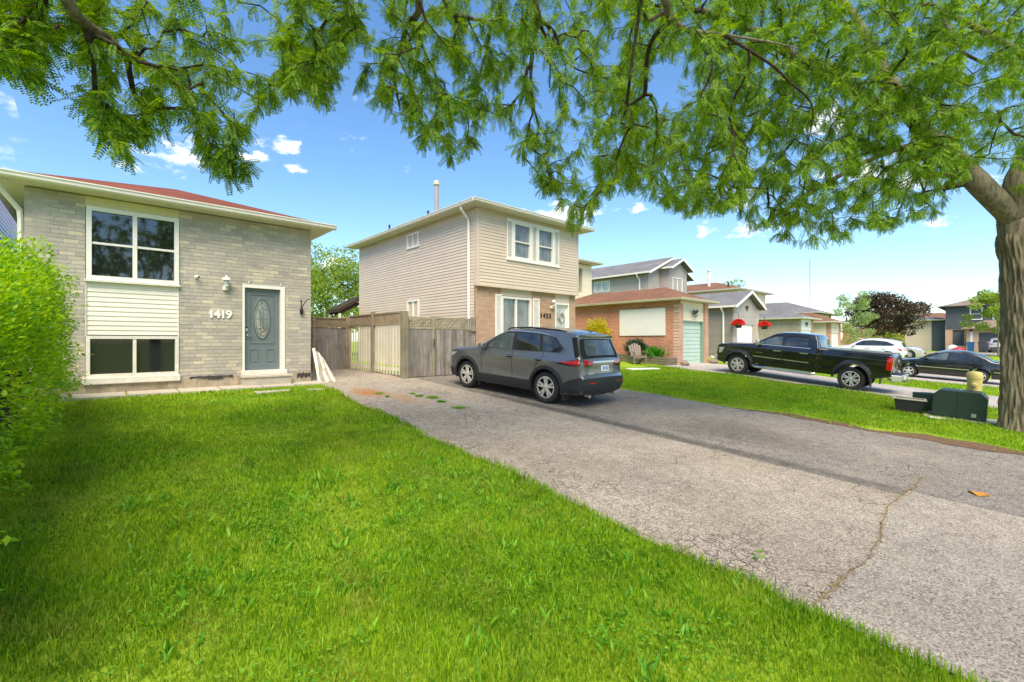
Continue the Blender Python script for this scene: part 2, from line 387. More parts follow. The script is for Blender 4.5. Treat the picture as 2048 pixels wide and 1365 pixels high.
M['glass_mid'] = glassy('painted_reflection_window_glass', '#5d6464', .08, .8, '#8b9090')  # pale swirls and reflected light are mixed into the glass colour
M['glass_pale'] = glassy('pale_window_glass', '#9fa8a6', .08, .8, '#c0c6c4')
M['glass_door'] = glassy('leaded_door_glass', '#5b6668', .15, .8, '#8c9593')
M['car_glass'] = glassy('tinted_car_glass', '#161b1d', .03, 1.0, '#2a3033')
M['car_glass_lt'] = glassy('clear_car_glass', '#3a4444', .03, 1.0, '#566160')
def paint(name, c, flake=.3, rough=.3, coat=1.):
    t = NT(name); P = t.obj(); c = rgb(c) if isinstance(c, str) else c
    nz = t.noise(P, 900, 1); col = t.mix(t.mr(nz, .4, .7, 0, flake), c, tuple(min(1, q * 1.8 + .02) for q in c))
    dirt = t.noise(P, 2.5, 5); col = t.mix(t.mr(dirt, .45, .8, 0, .1), col, (.2, .18, .15))
    t.base(col, rough, .5 if flake > .1 else .2, .5, coat); t.bs.inputs['Coat Roughness'].default_value = .04; return t.m
M['paint_grey'] = paint('metallic_grey_paint', '#66696c', .3, .24)
M['paint_black'] = paint('gloss_black_paint', (.004, .004, .005), .02, .25)
M['paint_white'] = paint('white_car_paint', '#dfe0e0', 0)
M['paint_silver'] = paint('silver_car_paint', '#b9b9b8', .2)
def leaf_mat(name, c1, c2, trans=.45, rough=.5, scale=2., per=.3, patch=None):
    t = NT(name); r = t.rnd(); P = t.pos()
    f = t.math('ADD', t.math('MULTIPLY', r, .5), t.math('MULTIPLY', t.noise(P, scale, 3), .5))
    col = t.ramp(f, [(.25, rgb(c1)), (.75, rgb(c2))])
    if patch:
        for sc_, lo_, hi_, am_, c_ in patch: col = t.mix(t.mr(t.math('ADD', t.noise(P, sc_, 5, .65), t.math('MULTIPLY', r, .12)), lo_, hi_, 0, am_), col, rgb(c_))
    t.base(col, rough, spec=.35)
    tr = t.n('BsdfTranslucent'); 
    hs = t.n('HueSaturation'); t.set(hs.inputs['Color'], col); hs.inputs['Value'].default_value = 1.7; hs.inputs['Hue'].default_value = .482; hs.inputs['Saturation'].default_value = 1.1
    t.set(tr.inputs['Color'], hs.outputs[0])
    mx = t.n('MixShader'); mx.inputs[0].default_value = trans; t.t.links.new(t.bs.outputs[0], mx.inputs[1]); t.t.links.new(tr.outputs[0], mx.inputs[2]); t.t.links.new(mx.outputs[0], t.out.inputs[0])
    return t.m
M['locust'] = leaf_mat('honey_locust_leaves', '#3d6c14', '#88aa28', .48)
M['hedge'] = leaf_mat('yellow_green_hedge_leaves', '#56920f', '#adcc22', .42, .45, 1.2)
M['grass'] = leaf_mat('grass_blades', '#487a10', '#9fc226', .4, .5, 1.3, patch=[(.55, .52, .7, .4, '#a9b02a'), (1.7, .6, .74, .5, '#a39a52'), (3.1, .6, .75, .5, '#2f5a10')])
M['weed'] = leaf_mat('broad_weed_leaves', '#4f8a1e', '#84b430', .35)
M['maple_green'] = leaf_mat('light_green_tree_leaves', '#5d7f2a', '#a3b84e', .38)
M['maple_dark'] = leaf_mat('dark_bronze_leaves', '#2e2a1d', '#5a4a33', .25)
M['shrub_dark'] = leaf_mat('blue_green_evergreen', '#123f2c', '#2a6145', .15)
M['shrub_yellow'] = leaf_mat('golden_shrub_leaves', '#a3a21e', '#d0c930', .35)
M['perennial'] = leaf_mat('green_perennial_leaves', '#2f7a1c', '#63ad35', .3)
M['birch'] = leaf_mat('pale_green_leaves', '#6f8f4a', '#a9bd78', .35)
M['flower_red'] = leaf_mat('red_petals', '#c01512', '#e8372a', .2)
def bark(name, c1, c2, sc=1.):
    t = NT(name); P = t.pos(); m = t.map(P, (16 * sc, 16 * sc, 2.4 * sc))
    a = t.noise(m, 1.6, 8, .7, .8); v = t.vor(t.map(P, (11 * sc, 11 * sc, 2.1 * sc)), 1.3); h = t.math('ADD', a, t.math('MULTIPLY', v, .6))
    col = t.ramp(h, [(.35, rgb(c1)), (.95, rgb(c2))]); col = t.mix(t.mr(t.noise(P, 18, 4), .5, .75, 0, .4), col, rgb('#9a9682'))
    t.base(col, .95, spec=.15).bump(t.math('ADD', h, t.math('MULTIPLY', t.noise(P, 55 * sc, 4, .7), .5)), 1., .045); return t.m
M['bark'] = bark('ridged_grey_bark', '#473f30', '#938a72')
M['twig'] = bark('twig_bark', '#2e271d', '#5c5040', 3)

# ------------------------------------------------------------------ ground, driveways
def ground_mat():
    t = NT('turf_ground'); P = t.pos(); a = t.noise(P, .9, 5); b = t.noise(P, 30, 5, .7); c = t.noise(P, 5, 5)
    f = t.math('ADD', t.math('MULTIPLY', a, .35), t.math('ADD', t.math('MULTIPLY', b, .35), t.math('MULTIPLY', c, .3)))
    col = t.ramp(f, [(.36, rgb('#5d7a1c')), (.5, rgb('#84a028')), (.62, rgb('#a3b83e'))])
    dry = t.noise(P, 2.1, 6, .7); col = t.mix(t.mr(dry, .6, .75, 0, .45), col, rgb('#8f8450'))
    t.base(col, .95, spec=.1).bump(b, .8, .03); return t.m
def asphalt(name, lo, hi, crack=1., stains_and_patches=None, crackmask=None):
    t = NT(name); P = t.pos()
    ag = t.vor(P, 95, out='Color'); sp = t.n('SeparateColor'); t.set(sp.inputs[0], ag)
    fine = t.noise(P, 260, 3, .7); big = t.noise(P, .55, 5, .6); mid = t.noise(P, 6, 5, .65)
    f = t.math('ADD', t.math('MULTIPLY', sp.outputs[0], .42), t.math('ADD', t.math('MULTIPLY', fine, .3), t.math('MULTIPLY', mid, .28)))
    col = t.ramp(f, [(.24, tuple(q * .3 for q in rgb(lo))), (.42, rgb(lo)), (.6, rgb(hi)), (.78, tuple(min(1, q * 1.5) for q in rgb(hi)))])
    q = t.n('HueSaturation'); t.set(q.inputs['Color'], col); t.set(q.inputs['Value'], t.mr(big, .3, .7, .8, 1.15)); col = q.outputs[0]
    # tan dust
    col = t.mix(t.mr(t.noise(P, 1.3, 6, .7), .45, .75, 0, .35), col, rgb('#a3947c'))
    wob = t.n('VectorMath', operation='ADD'); wn = t.n('TexNoise'); t.set(wn.inputs['Vector'], P); wn.inputs['Scale'].default_value = 4; wn.inputs['Detail'].default_value = 4
    sc = t.n('VectorMath', operation='SCALE'); t.set(sc.inputs[0], wn.outputs['Color']); sc.inputs['Scale'].default_value = .22
    t.set(wob.inputs[0], P); t.set(wob.inputs[1], sc.outputs[0])
    cr = t.vor(wob.outputs[0], 3.2, 'DISTANCE_TO_EDGE'); c2 = t.vor(wob.outputs[0], 9, 'DISTANCE_TO_EDGE')
    sx = t.n('SeparateXYZ'); t.set(sx.inputs[0], P)
    # alligator cracking along the lawn edge, a few long cracks elsewhere
    edge = t.mr(t.math('ADD', sx.outputs['X'], t.math('MULTIPLY', t.noise(P, 1.2, 4), 1.6)), 4.6, 6.0, 1, 0) if crackmask else .35
    k1 = t.math('MULTIPLY', t.mr(cr, .004, .02, 1, 0), t.mr(t.noise(P, .8, 3), .45, .6, 0, 1))
    k2 = t.math('MULTIPLY', t.mr(c2, .008, .05, 1, 0), t.math('MULTIPLY', edge, t.mr(t.noise(P, 2.2, 4), .42, .58, 0, 1)))
    k = t.math('MULTIPLY', t.math('MAXIMUM', k1, k2), crack * 1.3, clamp=True)
    col = t.mix(t.math('MULTIPLY', k, .8), col, (.035, .03, .025))
    if stains_and_patches:
        for (x, y, rx, ry, c, amt) in stains_and_patches:
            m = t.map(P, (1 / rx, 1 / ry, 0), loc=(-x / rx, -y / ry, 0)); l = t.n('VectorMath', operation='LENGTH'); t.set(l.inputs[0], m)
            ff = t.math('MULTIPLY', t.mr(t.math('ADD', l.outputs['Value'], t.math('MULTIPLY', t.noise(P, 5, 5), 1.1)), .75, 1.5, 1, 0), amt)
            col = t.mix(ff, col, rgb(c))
    t.base(col, .93, spec=.2); t.bump(t.math('SUBTRACT', t.math('ADD', t.math('MULTIPLY', sp.outputs[0], .5), fine), t.math('MULTIPLY', k, 1.5)), .75, .012); return t.m
def axis_pts(lo, a, b, hi, fine, n=14):
    return np.unique(np.concatenate([lo + (a - lo) * (1 - np.linspace(1, 0, n) ** 2.5), np.arange(a, b, fine), b + (hi - b) * np.linspace(0, 1, n) ** 2.5]))
def sheet(name, xs, ys, zf, mat, keep=None, kind='structure'):
    X, Y = np.meshgrid(xs, ys, indexing='ij'); Z = zf(X, Y); V = np.stack([X, Y, Z], -1).reshape(-1, 3); ny = len(ys)
    i, j = np.meshgrid(np.arange(len(xs) - 1), np.arange(ny - 1), indexing='ij'); a = (i * ny + j).ravel()
    Fq = np.stack([a, a + ny, a + ny + 1, a + 1], -1)
    o = link(bpy.data.objects.new(name, mesh_np(name, V, Fq, mat, True))); o['kind'] = kind; return o
sheet('ground', axis_pts(-600, -14, 80, 900, .6), axis_pts(-600, -8, 26, 900, .5), g, ground_mat())
def strip(name, x0f, x1f, y0, y1, lift, mat, nx=24, step=.25, kind='structure', parent=None):
    ys = np.linspace(y0, y1, max(2, int(round((y1 - y0) / step)) + 1)); T = np.linspace(0, 1, nx + 1)
    Y = np.repeat(ys[:, None], nx + 1, 1); a = np.array([x0f(q) for q in ys])[:, None]; b = np.array([x1f(q) for q in ys])[:, None]
    X = a + (b - a) * T[None]; Z = g(X, Y) + lift; V = np.stack([X, Y, Z], -1).reshape(-1, 3); k = nx + 1
    i, j = np.meshgrid(np.arange(len(ys) - 1), np.arange(nx), indexing='ij'); q = (i * k + j).ravel()
    o = link(bpy.data.objects.new(name, mesh_np(name, V, np.stack([q, q + 1, q + k + 1, q + k], -1), mat, True)), parent); o['kind'] = kind; return o
def wav(y, s=0.): return .07 * math.sin(y * 1.9 + s) + .04 * math.sin(y * 4.7 + 1 + s) + .025 * math.sin(y * 11 + s)
def lawn_edge(y): return 3.46 + .062 * y + wav(y) * (.5 if y < 11.5 else .2)
def right_edge(y): return 11.25 + wav(y, 2.)
A_LEFT = asphalt('faded_cracked_asphalt', '#a39686', '#bfb3a2', .7, [(4.75, 10.3, .5, .9, '#b9722c', .8), (5.1, 9.2, .35, 1.2, '#bb8e58', .5)], True)
A_RIGHT = asphalt('worn_dark_asphalt', '#807a73', '#a39b91', .7, [(8.4, 8.6, 1.3, 3.2, '#3f3d3b', .6), (8.6, 3.4, 1.3, 1.6, '#55514c', .5), (7.2, 5, .25, 8, '#4c4a47', .7)])  # darker ovals below and behind the SUV, dark band along the seam
A_APRON = asphalt('pale_apron_asphalt', '#a1978a', '#bdb3a5', .25)
A_FAR = asphalt('pale_drive_asphalt', '#b0a8a0', '#c6beb6', .3)
strip('driveway', lawn_edge, lambda y: 7.02, .86, 16.6, .014, A_LEFT, step=.2)
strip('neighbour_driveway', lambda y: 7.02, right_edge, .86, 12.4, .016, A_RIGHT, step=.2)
strip('driveway_apron', lambda y: 3.46 + .062 * y + wav(y) - (.25 if y < -1 else 0), lambda y: 7.3, -3.5, .86, .012, A_APRON, step=.18)
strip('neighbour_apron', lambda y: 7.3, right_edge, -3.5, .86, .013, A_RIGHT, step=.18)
strip('truck_driveway', lambda y: 19.35 + wav(y), lambda y: 24.3 + wav(y, 1), -3.5, 11.2, .014, A_FAR, step=.5)
strip('sedan_driveway', lambda y: 28.6 + wav(y), lambda y: 34.4 + wav(y, 1), -3.5, 12.5, .014, A_FAR, step=.5)
strip('far_driveway', lambda y: 49 + wav(y), lambda y: 56 + wav(y, 1), -3.5, 11, .014, A_FAR, step=.5)
strip('road', lambda y: -400, lambda y: 66, -11.5, -3.5, .02, A_APRON, 60, 1.)
strip('cross_road', lambda y: 66, lambda y: 73, -80, 80, .02, A_APRON, 4, 2.)
strip('charcoal_house_driveway', lambda y: 73, lambda y: 80.5, -1.5, 2.6, .022, asphalt('black_drive_asphalt', '#4a4a4b', '#5d5c5c', .1), 8, .5)
strip('worn_soil_strip', lambda y: right_edge(y) - (.1 + .08 * math.sin(y * 3.1)) * max(0, 1 - abs(y - 1.1) / 3.4) ** .5, lambda y: right_edge(y) + (.42 + .2 * math.sin(y * 2.3) + .1 * math.sin(y * 6)) * max(0, 1 - abs(y - 1.1) / 3.4) ** .6, -2.3, 4.5, .022, M['soil'], 6, .12)
for i, (xc, yc, w) in enumerate([(0., 0., 0)][:0]): pass
# the joint between drive and apron: soil, weeds in it
jb = MB()
for k in range(46):
    x0 = 3.62 + k * .1; x1 = x0 + .1; f = lambda x: .86 + .05 * math.sin(x * 2.2) + .012 * math.sin(x * 9) + .006 * math.sin(x * 23)
    w0 = .003 + .005 * abs(math.sin(k * 1.7)); w1 = .003 + .005 * abs(math.sin((k + 1) * 1.7))
    jb.add([(x0, f(x0) - w0, G(x0, .86) + .021), (x1, f(x1) - w1, G(x1, .86) + .021), (x1, f(x1) + w1, G(x1, .86) + .021), (x0, f(x0) + w0, G(x0, .86) + .021)], [(0, 1, 2, 3)])
o = jb.build('driveway_joint', M['joint']); o['kind'] = 'structure'
# concrete pavers along the grey brick house
pv = thing('paver_path', 'row of pale concrete pavers along the foot of the grey brick house', 'path', (1.9, 12.3, G(1.9, 12.3)))
for i, (x0, x1) in enumerate([(-.55, .42), (.45, 1.28), (1.31, 2.05), (2.08, 2.9), (2.93, 3.62), (3.65, 4.42)]):
    z = G(x0, 12.2); MB().prism([(x0, 11.93 + .03 * (i % 3), z - .03), (x1, 11.95 + .04 * (i % 2), z - .03), (x1, 12.6, z - .03), (x0, 12.6, z - .03)],
        [(x0, 11.93 + .03 * (i % 3), z + .035 + .01 * (i % 2)), (x1, 11.95 + .04 * (i % 2), z + .03), (x1, 12.6, z + .05), (x0, 12.6, z + .05)]).build('paver', M['concrete'], pv, bevel=.008)
for i, (x, y, w, d) in enumerate([(2.95, 11.35, .7, .32), (3.95, 11.2, .55, .3)]):
    z = G(x, y); MB().prism([(x - w / 2, y - d / 2, z - .02), (x + w / 2, y - d / 2 + .06, z - .02), (x + w / 2, y + d / 2, z - .02), (x - w / 2, y + d / 2, z - .02)],
        [(x - w / 2, y - d / 2, z + .035), (x + w / 2, y - d / 2 + .06, z + .035), (x + w / 2, y + d / 2, z + .035), (x - w / 2, y + d / 2, z + .035)]).build('paver', M['concrete'], pv, bevel=.008)

# ------------------------------------------------------------------ building kit
def cut(s0, s1, z0, z1, ops):
    """spans of s left over at the course z0..z1 after the openings"""
    sp = [(s0, s1)]
    for (a, b, c, d) in ops:
        if z1 <= c + 1e-4 or z0 >= d - 1e-4: continue
        nx = []
        for (p, q) in sp:
            if b <= p or a >= q: nx.append((p, q)); continue
            if a > p: nx.append((p, a))
            if b < q: nx.append((b, q))
        sp = nx
    return [(p, q) for p, q in sp if q - p > .012]
def wall(name, fr, s0, s1, z0, z1, ops, mat, parent, d0=-.25, d1=0.):
    m = MB(); zs = sorted({z0, z1, *[q for o in ops for q in o[2:] if z0 < q < z1]})
    for a, b in zip(zs, zs[1:]):
        for p, q in cut(s0, s1, a, b, ops): m.fbox(fr, p, q, d0, d1, a, b)
    return m.build(name, mat, parent)
def siding(fr, s0, s1, z0, z1, h, ops, mat, parent, d=.0, name='siding_board', top=None):
    n = max(1, round((z1 - z0) / h)); h = (z1 - z0) / n
    for i in range(n):
        a, b = z0 + i * h, z0 + (i + 1) * h
        l, r_ = (s0, s1) if top is None else top((a + b) / 2)
        if r_ - l < .1: continue
        for p, q in cut(l, r_, a, b, ops):
            A = [fr.p(p, d, a), fr.p(p, d + .019, a), fr.p(p, d + .017, a + .016), fr.p(p, d + .004, b), fr.p(p, d, b)]
            B = [fr.p(q, d, a), fr.p(q, d + .019, a), fr.p(q, d + .017, a + .016), fr.p(q, d + .004, b), fr.p(q, d, b)]
            MB().prism(A, B).build(name, mat, parent)
def bricks(fr, s0, s1, z0, z1, bw, bh, ops, mat, parent, limit=300, hidden=None, seed=1):
    rr = random.Random(seed); out = []; n = round((z1 - z0) / bh); bh = (z1 - z0) / n; j = .009
    for i in range(n):
        a, b = z0 + i * bh, z0 + (i + 1) * bh; s = s0 - (i % 2) * bw / 2 - (.06 if i % 5 == 3 else 0)
        while s < s1:
            for p, q in cut(max(s0, s), min(s1, s + bw), a, b, ops):
                out.append((p + j / 2, q - j / 2, a + j / 2, b - j / 2, rr.uniform(.0, .005)))
            s += bw
    def key(b):
        p = Vector(fr.p((b[0] + b[1]) / 2, 0, b[2])); return (p - Vector((0, 0, CAM_H))).length + (100 if hidden and hidden(p) else 0)
    out.sort(key=key); me = MB().fbox(fr, -.5, .5, -.04, 0, -.5, .5)
    base = me.mesh('brick', mat, fr.p(0, 0, 0)); W = bw - j; 
    mesh1 = bpy.data.meshes.new('brick')
    mm = MB().fbox(Fr((0, 0), fr.T, fr.N), -.5, .5, -.04, 0, -.5, .5); mesh1 = mm.mesh('brick', mat)
    tx, ty = abs(fr.T.x), abs(fr.T.y)
    for (p, q, a, b, dd) in out[:limit]:
        o = inst('brick', mesh1, fr.p((p + q) / 2, dd, (a + b) / 2), parent, scale=((q - p) if tx > .5 else 1, (q - p) if ty > .5 else 1, b - a))
    if len(out) > limit:
        m = MB()
        for (p, q, a, b, dd) in out[limit:]: m.fbox(fr, p, q, dd - .04, dd, a, b)
        m.build('brickwork', mat, parent)['kind'] = 'stuff'
    bpy.data.meshes.remove(base)
def window(fr, s0, s1, z0, z1, parent, mull=(), rails=(), w=.055, d=.0, glass='glass', frame='white', depth=.05, sill=None, name='window'):
    m = MB(); e = d + depth
    m.fbox(fr, s0, s1, d - .06, e, z0, z0 + w).fbox(fr, s0, s1, d - .06, e, z1 - w, z1).fbox(fr, s0, s0 + w, d - .06, e, z0 + w, z1 - w).fbox(fr, s1 - w, s1, d - .06, e, z0 + w, z1 - w)
    o = m.build(name, M[frame], parent)
    xs = [s0 + w] + [q for mu in mull for q in (mu - w * .45, mu + w * .45)] + [s1 - w]
    for mu in mull: MB().fbox(fr, mu - w * .45, mu + w * .45, d - .05, e - .008, z0 + w, z1 - w).build('mullion', M[frame], o)
    for i in range(0, len(xs), 2):
        zs = [z0 + w, *rails, z1 - w]
        for k, (a, b) in enumerate(zip(zs, zs[1:])):
            MB().fbox(fr, xs[i], xs[i + 1], d - .05 + .012 * k, d - .035 + .012 * k, a, b).build('pane', M[glass], o)
        for r_ in rails: MB().fbox(fr, xs[i], xs[i + 1], d - .055, e - .02, r_ - .022, r_ + .022).build('rail', M[frame], o)
    if sill: MB().fbox(fr, s0 - .02, s1 + .02, d - .02, e + .05, z0 - sill, z0).build('sill', M['white_old'], o, bevel=.006)
    return o
def hip_roof(x0, x1, y0, y1, z, pitch, mat, parent, ridge='y', name='roof', gable=False, thick=.05):
    """eave rectangle at height z; ridge along the given axis"""
    m = MB()
    if ridge == 'y':
        h = (x1 - x0) / 2; xm = (x0 + x1) / 2; e = 0 if gable else h
        P = [(x0, y0, z), (x1, y0, z), (x1, y1, z), (x0, y1, z), (xm, y0 + e, z + h * pitch), (xm, max(y0 + e + .01, y1 - e), z + h * pitch)]
        F = [(0, 1, 4), (1, 2, 5, 4), (2, 3, 5), (3, 0, 4, 5)]
    else:
        h = (y1 - y0) / 2; ym = (y0 + y1) / 2; e = 0 if gable else h
        P = [(x0, y0, z), (x1, y0, z), (x1, y1, z), (x0, y1, z), (x0 + e, ym, z + h * pitch), (max(x0 + e + .01, x1 - e), ym, z + h * pitch)]
        F = [(0, 1, 5, 4), (1, 2, 5), (2, 3, 4, 5), (3, 0, 4)]
    n = len(P); m.v = P + [(a, b, c - thick) for a, b, c in P]; m.f = [list(f) for f in F] + [[n + i for i in f][::-1] for f in F] + [[0, 1, n + 1, n], [1, 2, n + 2, n + 1], [2, 3, n + 3, n + 2], [3, 0, n, n + 3]]
    return m.build(name, mat, parent)
def gutters(x0, x1, y0, y1, z, parent, mat, sides='fblr', w=.11, h=.12):
    """a rounded trough on each eave (f = towards the street)"""
    prof = [(0, 0), (w * .45, 0), (w * .8, .03), (w * .85, h * .75), (w, h * .8), (w, h), (0, h)]
    def run(a, b, out):
        t = (Vector(b) - Vector(a)).normalized(); n = Vector(out)
        A = [Vector(a) + n * p + Vector((0, 0, q)) for p, q in prof]; B = [Vector(b) + n * p + Vector((0, 0, q)) for p, q in prof]
        MB().prism(A, B).build('gutter', mat, parent)
    zz = z - h + .01
    if 'f' in sides: run((x0 - w, y0 - .002, zz), (x1 + w, y0 - .002, zz), (0, -1, 0))
    if 'b' in sides: run((x0 - w, y1 + .002, zz), (x1 + w, y1 + .002, zz), (0, 1, 0))
    if 'l' in sides: run((x0 - .002, y0, zz), (x0 - .002, y1, zz), (-1, 0, 0))
    if 'r' in sides: run((x1 + .002, y0, zz), (x1 + .002, y1, zz), (1, 0, 0))
def soffit(x0, x1, y0, y1, wx0, wx1, wy0, wy1, z, parent, mat, ribs=True):
    m = MB(); a, b = z - .012, z
    m.box(x0, x1, y0, wy0 + .05, a, b).box(x0, wx0 + .05, wy0 + .05, y1, a, b).box(wx1 - .05, x1, wy0 + .05, y1, a, b)
    o = m.build('soffit', mat, parent)
    if ribs:
        k = MB(); x = x0 + .2
        while x < x1: k.box(x, x + .012, y0 + .02, wy0, a - .008, a - .001); x += .3
        k.build('soffit_rib', mat, o)
    return o
def downspout(pts, parent, mat, r=.035): return MB().tube(pts, r, 6).build('downspout', mat, parent)
def text_mesh(name, body, size, fr, s, z, d, mat, parent, ext=.012, bold=.004, shear=0, space=1.):
    cu = bpy.data.curves.new(name, 'FONT'); cu.body = body; cu.size = size; cu.extrude = ext; cu.offset = bold; cu.space_character = space
    tmp = bpy.data.objects.new(name, cu); COL.objects.link(tmp); dg = bpy.context.evaluated_depsgraph_get()
    me = bpy.data.meshes.new_from_object(tmp.evaluated_get(dg)); COL.objects.unlink(tmp); bpy.data.objects.remove(tmp)
    M4 = Matrix((fr.T.to_4d(), (0, 0, 1, 0), fr.N.to_4d(), (0, 0, 0, 1))).transposed(); 
    X = Matrix(((fr.T.x, 0, fr.N.x), (fr.T.y, 0, fr.N.y), (0, 1, 0))).to_4x4(); me.transform(X); me.materials.clear(); me.materials.append(mat)
    o = bpy.data.objects.new(name, me); link(o, parent); p = fr.p(s, d, z)
    f = OFF[parent] if parent else (0, 0, 0); o.location = (p[0] - f[0], p[1] - f[1], p[2] - f[2]); OFF[o] = f; return o
def number_thing(body, fr, s, z, size, mat, label, gap, ext=.012, d=.02):
    t = thing('house_number', label, 'house number', fr.p(s, 0, z))
    for i, ch in enumerate(body): text_mesh('digit', ch, size, fr, s + i * gap, z, d, mat, t, ext, size * .035)
    return t
def wall_lantern(p, n, mat, label, scale=1., glass='glass_pale'):
    """carriage lamp on a wall; n = outward"""
    t = thing('wall_lantern', label, 'lamp', p); x, y, z = p; q = Vector((n[0], n[1], 0)); k = scale
    c = Vector(p) + q * .13 * k
    MB().lathe([(.055 * k, -.05 * k), (.06 * k, 0), (.03 * k, .06 * k)], (x + n[0] * .02, y + n[1] * .02, z - .1 * k), 12).build('back_plate', mat, t)
    MB().tube([Vector(p) + q * .02 + Vector((0, 0, -.1 * k)), Vector(p) + q * .08 * k + Vector((0, 0, -.15 * k)), c + Vector((0, 0, -.09 * k))], .014 * k, 8).build('arm', mat, t)
    MB().lathe([(.02 * k, -.09 * k), (.05 * k, -.06 * k), (.045 * k, -.05 * k)], c, 10).build('lamp_base', mat, t)
    MB().lathe([(.045 * k, -.05 * k), (.062 * k, .07 * k)], c, 10).build('lamp_glass', M[glass], t)
    MB().lathe([(.09 * k, .07 * k), (.07 * k, .11 * k), (.02 * k, .15 * k), (.008 * k, .18 * k)], c, 10).build('lamp_cap', mat, t); return t

# ------------------------------------------------------------------ grey brick bungalow, number 1419
FY = 12.65; X0, X1 = -1.04, 4.22; DEPTH = 13.; EZ = 4.97; WT = 4.84
gz = G(1.6, FY)
h1 = thing('brick_bungalow', 'grey brick bungalow with red shingle hip roof and slate grey front door', 'house', (1.59, FY, gz))
fr1 = Fr((0, FY), (1, 0), (0, -1))
WIN = (-.19, 1.35, .99, 4.84); DOOR = (2.6, 3.58, 1.04, 3.28)
o = wall('wall', fr1, X0, X1, gz - .2, WT, [WIN, DOOR], M['mortar'], h1, -.3, -.004)
bricks(fr1, X0, X1, 1.1, WT, .235, .083, [WIN, DOOR], M['brick_grey'], o, 300, lambda p: p.x < .1 and p.z < 3.1, 3)
fs = Fr((X1, 0), (0, 1), (1, 0))
ws = wall('wall', fs, FY + .03, FY + DEPTH, gz - .2, WT, [], M['mortar'], h1, -.3, -.012)
bricks(fs, FY + .035, FY + 2.6, 1.1, WT, .235, .083, [], M['brick_grey'], ws, 0, None, 4)
wall('wall', Fr((X0, 0), (0, 1), (-1, 0)), FY, FY + DEPTH, gz - .2, WT, [], M['grey_siding'], h1, -.3, -.012)
wall('wall', Fr((0, FY + DEPTH), (1, 0), (0, 1)), X0, X1, gz - .2, WT, [], M['mortar'], h1, -.3, 0)
fd = MB(); s = X0
rr = random.Random(5)
while s < X1 - .01:
    e = min(X1, s + rr.uniform(.2, .5))
    if not (DOOR[0] - .05 < (s + e) / 2 < DOOR[1] + .05): fd.fbox(fr1, s, e, -.2, .012 + rr.uniform(0, .02), gz - .15, 1.1 + rr.uniform(-.05, .008))
    s = e
fd.build('foundation', M['foundation'], h1)['kind'] = 'stuff'
for (a, b, c, d_) in [(1.55, 2.4, 1.02, 1.09), (3.86, 4.2, .9, 1.08), (1.9, 2.2, .98, 1.03)]:
    pts = [(a + (b - a) * k / 9, c + (d_ - c) * (.35 * abs(math.sin(k * 2.1)))) for k in range(10)] + [(a + (b - a) * k / 9, d_ - (d_ - c) * .3 * abs(math.sin(k * 1.3 + 1))) for k in range(9, -1, -1)]
    MB().fprism(fr1, pts, .03, .038).build('sealant_patch', M['tar'], h1)
# window bay: cream band, double window, siding, basement window
MB().fbox(fr1, WIN[0], WIN[1], -.06, .004, 4.64, WT).build('cream_fascia_panel', M['cream_band'], h1)
MB().fbox(fr1, WIN[0], WIN[1], -.2, -.07, .99, 4.65).build('window_backing', M['dark'], h1)
window(fr1, -.18, 1.35, 3.15, 4.64, h1, (.585,), (3.9,), .085, .0, 'glass_up', 'white', .035, sill=.05)
siding(fr1, -.175, 1.345, 2.02, 3.1, .098, [], M['cream'], h1, -.02)
for a in (-.19, 1.335): MB().fbox(fr1, a, a + .016, -.06, .012, 2.0, 3.1).build('siding_trim', M['white_old'], h1)
window(fr1, -.185, 1.345, 1.14, 2.0, h1, (.58,), (), .065, -.02, 'glass', 'white_old', .05)
MB().fbox(fr1, -.24, 1.37, -.1, .09, 1.0, 1.138).build('concrete_sill', M['white_old'], h1, bevel=.012)
# door
dr = MB(); dr.fbox(fr1, 2.605, 2.655, -.1, .02, 1.12, 3.28).fbox(fr1, 3.465, 3.57, -.1, .02, 1.12, 3.28).fbox(fr1, 2.655, 3.465, -.1, .02, 3.205, 3.28)
df = dr.build('door_frame', M['white'], h1)
for a, z in ((2.73, 3.3), (3.46, 3.3)): MB().fbox(fr1, a, a + .025, .0, .03, z, z + .06).build('bracket', M['white_old'], df)
door = MB().fbox(fr1, 2.657, 3.463, -.16, -.075, 1.165, 3.203).build('door', M['door_grey'], h1, bevel=.004)
def moulding(poly, w, name, mat, parent, d0=-.076, d1=-.058):
    n = len(poly); c = Vector((sum(p[0] for p in poly) / n, sum(p[1] for p in poly) / n)); m = MB()
    # offset the outline inwards edge by edge, to a mitred ring
    inn = []
    for i in range(n):
        a, b, e = Vector(poly[i - 1]), Vector(poly[i]), Vector(poly[(i + 1) % n]); t1 = (b - a).normalized(); t2 = (e - b).normalized()
        n1 = Vector((-t1.y, t1.x)); n2 = Vector((-t2.y, t2.x)); k = (n1 + n2); k /= max(.2, k.length_squared / 2); inn.append(b + k * w * (1 if n1.dot(c - b) > 0 else -1))
    md = [(Vector(p) + q) / 2 for p, q in zip(poly, inn)]
    A = [fr1.p(p[0], d0, p[1]) for p in poly]; B = [fr1.p(p.x, d1, p.y) for p in md]; C = [fr1.p(p.x, d0, p.y) for p in inn]
    m.v = A + B + C; m.f = [[i, (i + 1) % n, n + (i + 1) % n, n + i] for i in range(n)] + [[n + i, n + (i + 1) % n, 2 * n + (i + 1) % n, 2 * n + i] for i in range(n)]
    return m.build(name, mat, parent, smooth=40)
moulding([(2.78, 1.82), (3.34, 1.82), (3.34, 3.06), (2.78, 3.06)], .03, 'door_panel', M['door_grey'], door)
for a in (2.78, 3.14): moulding([(a, 1.37), (a + .2, 1.37), (a + .2, 1.7), (a, 1.7)], .03, 'door_panel', M['door_grey'], door)
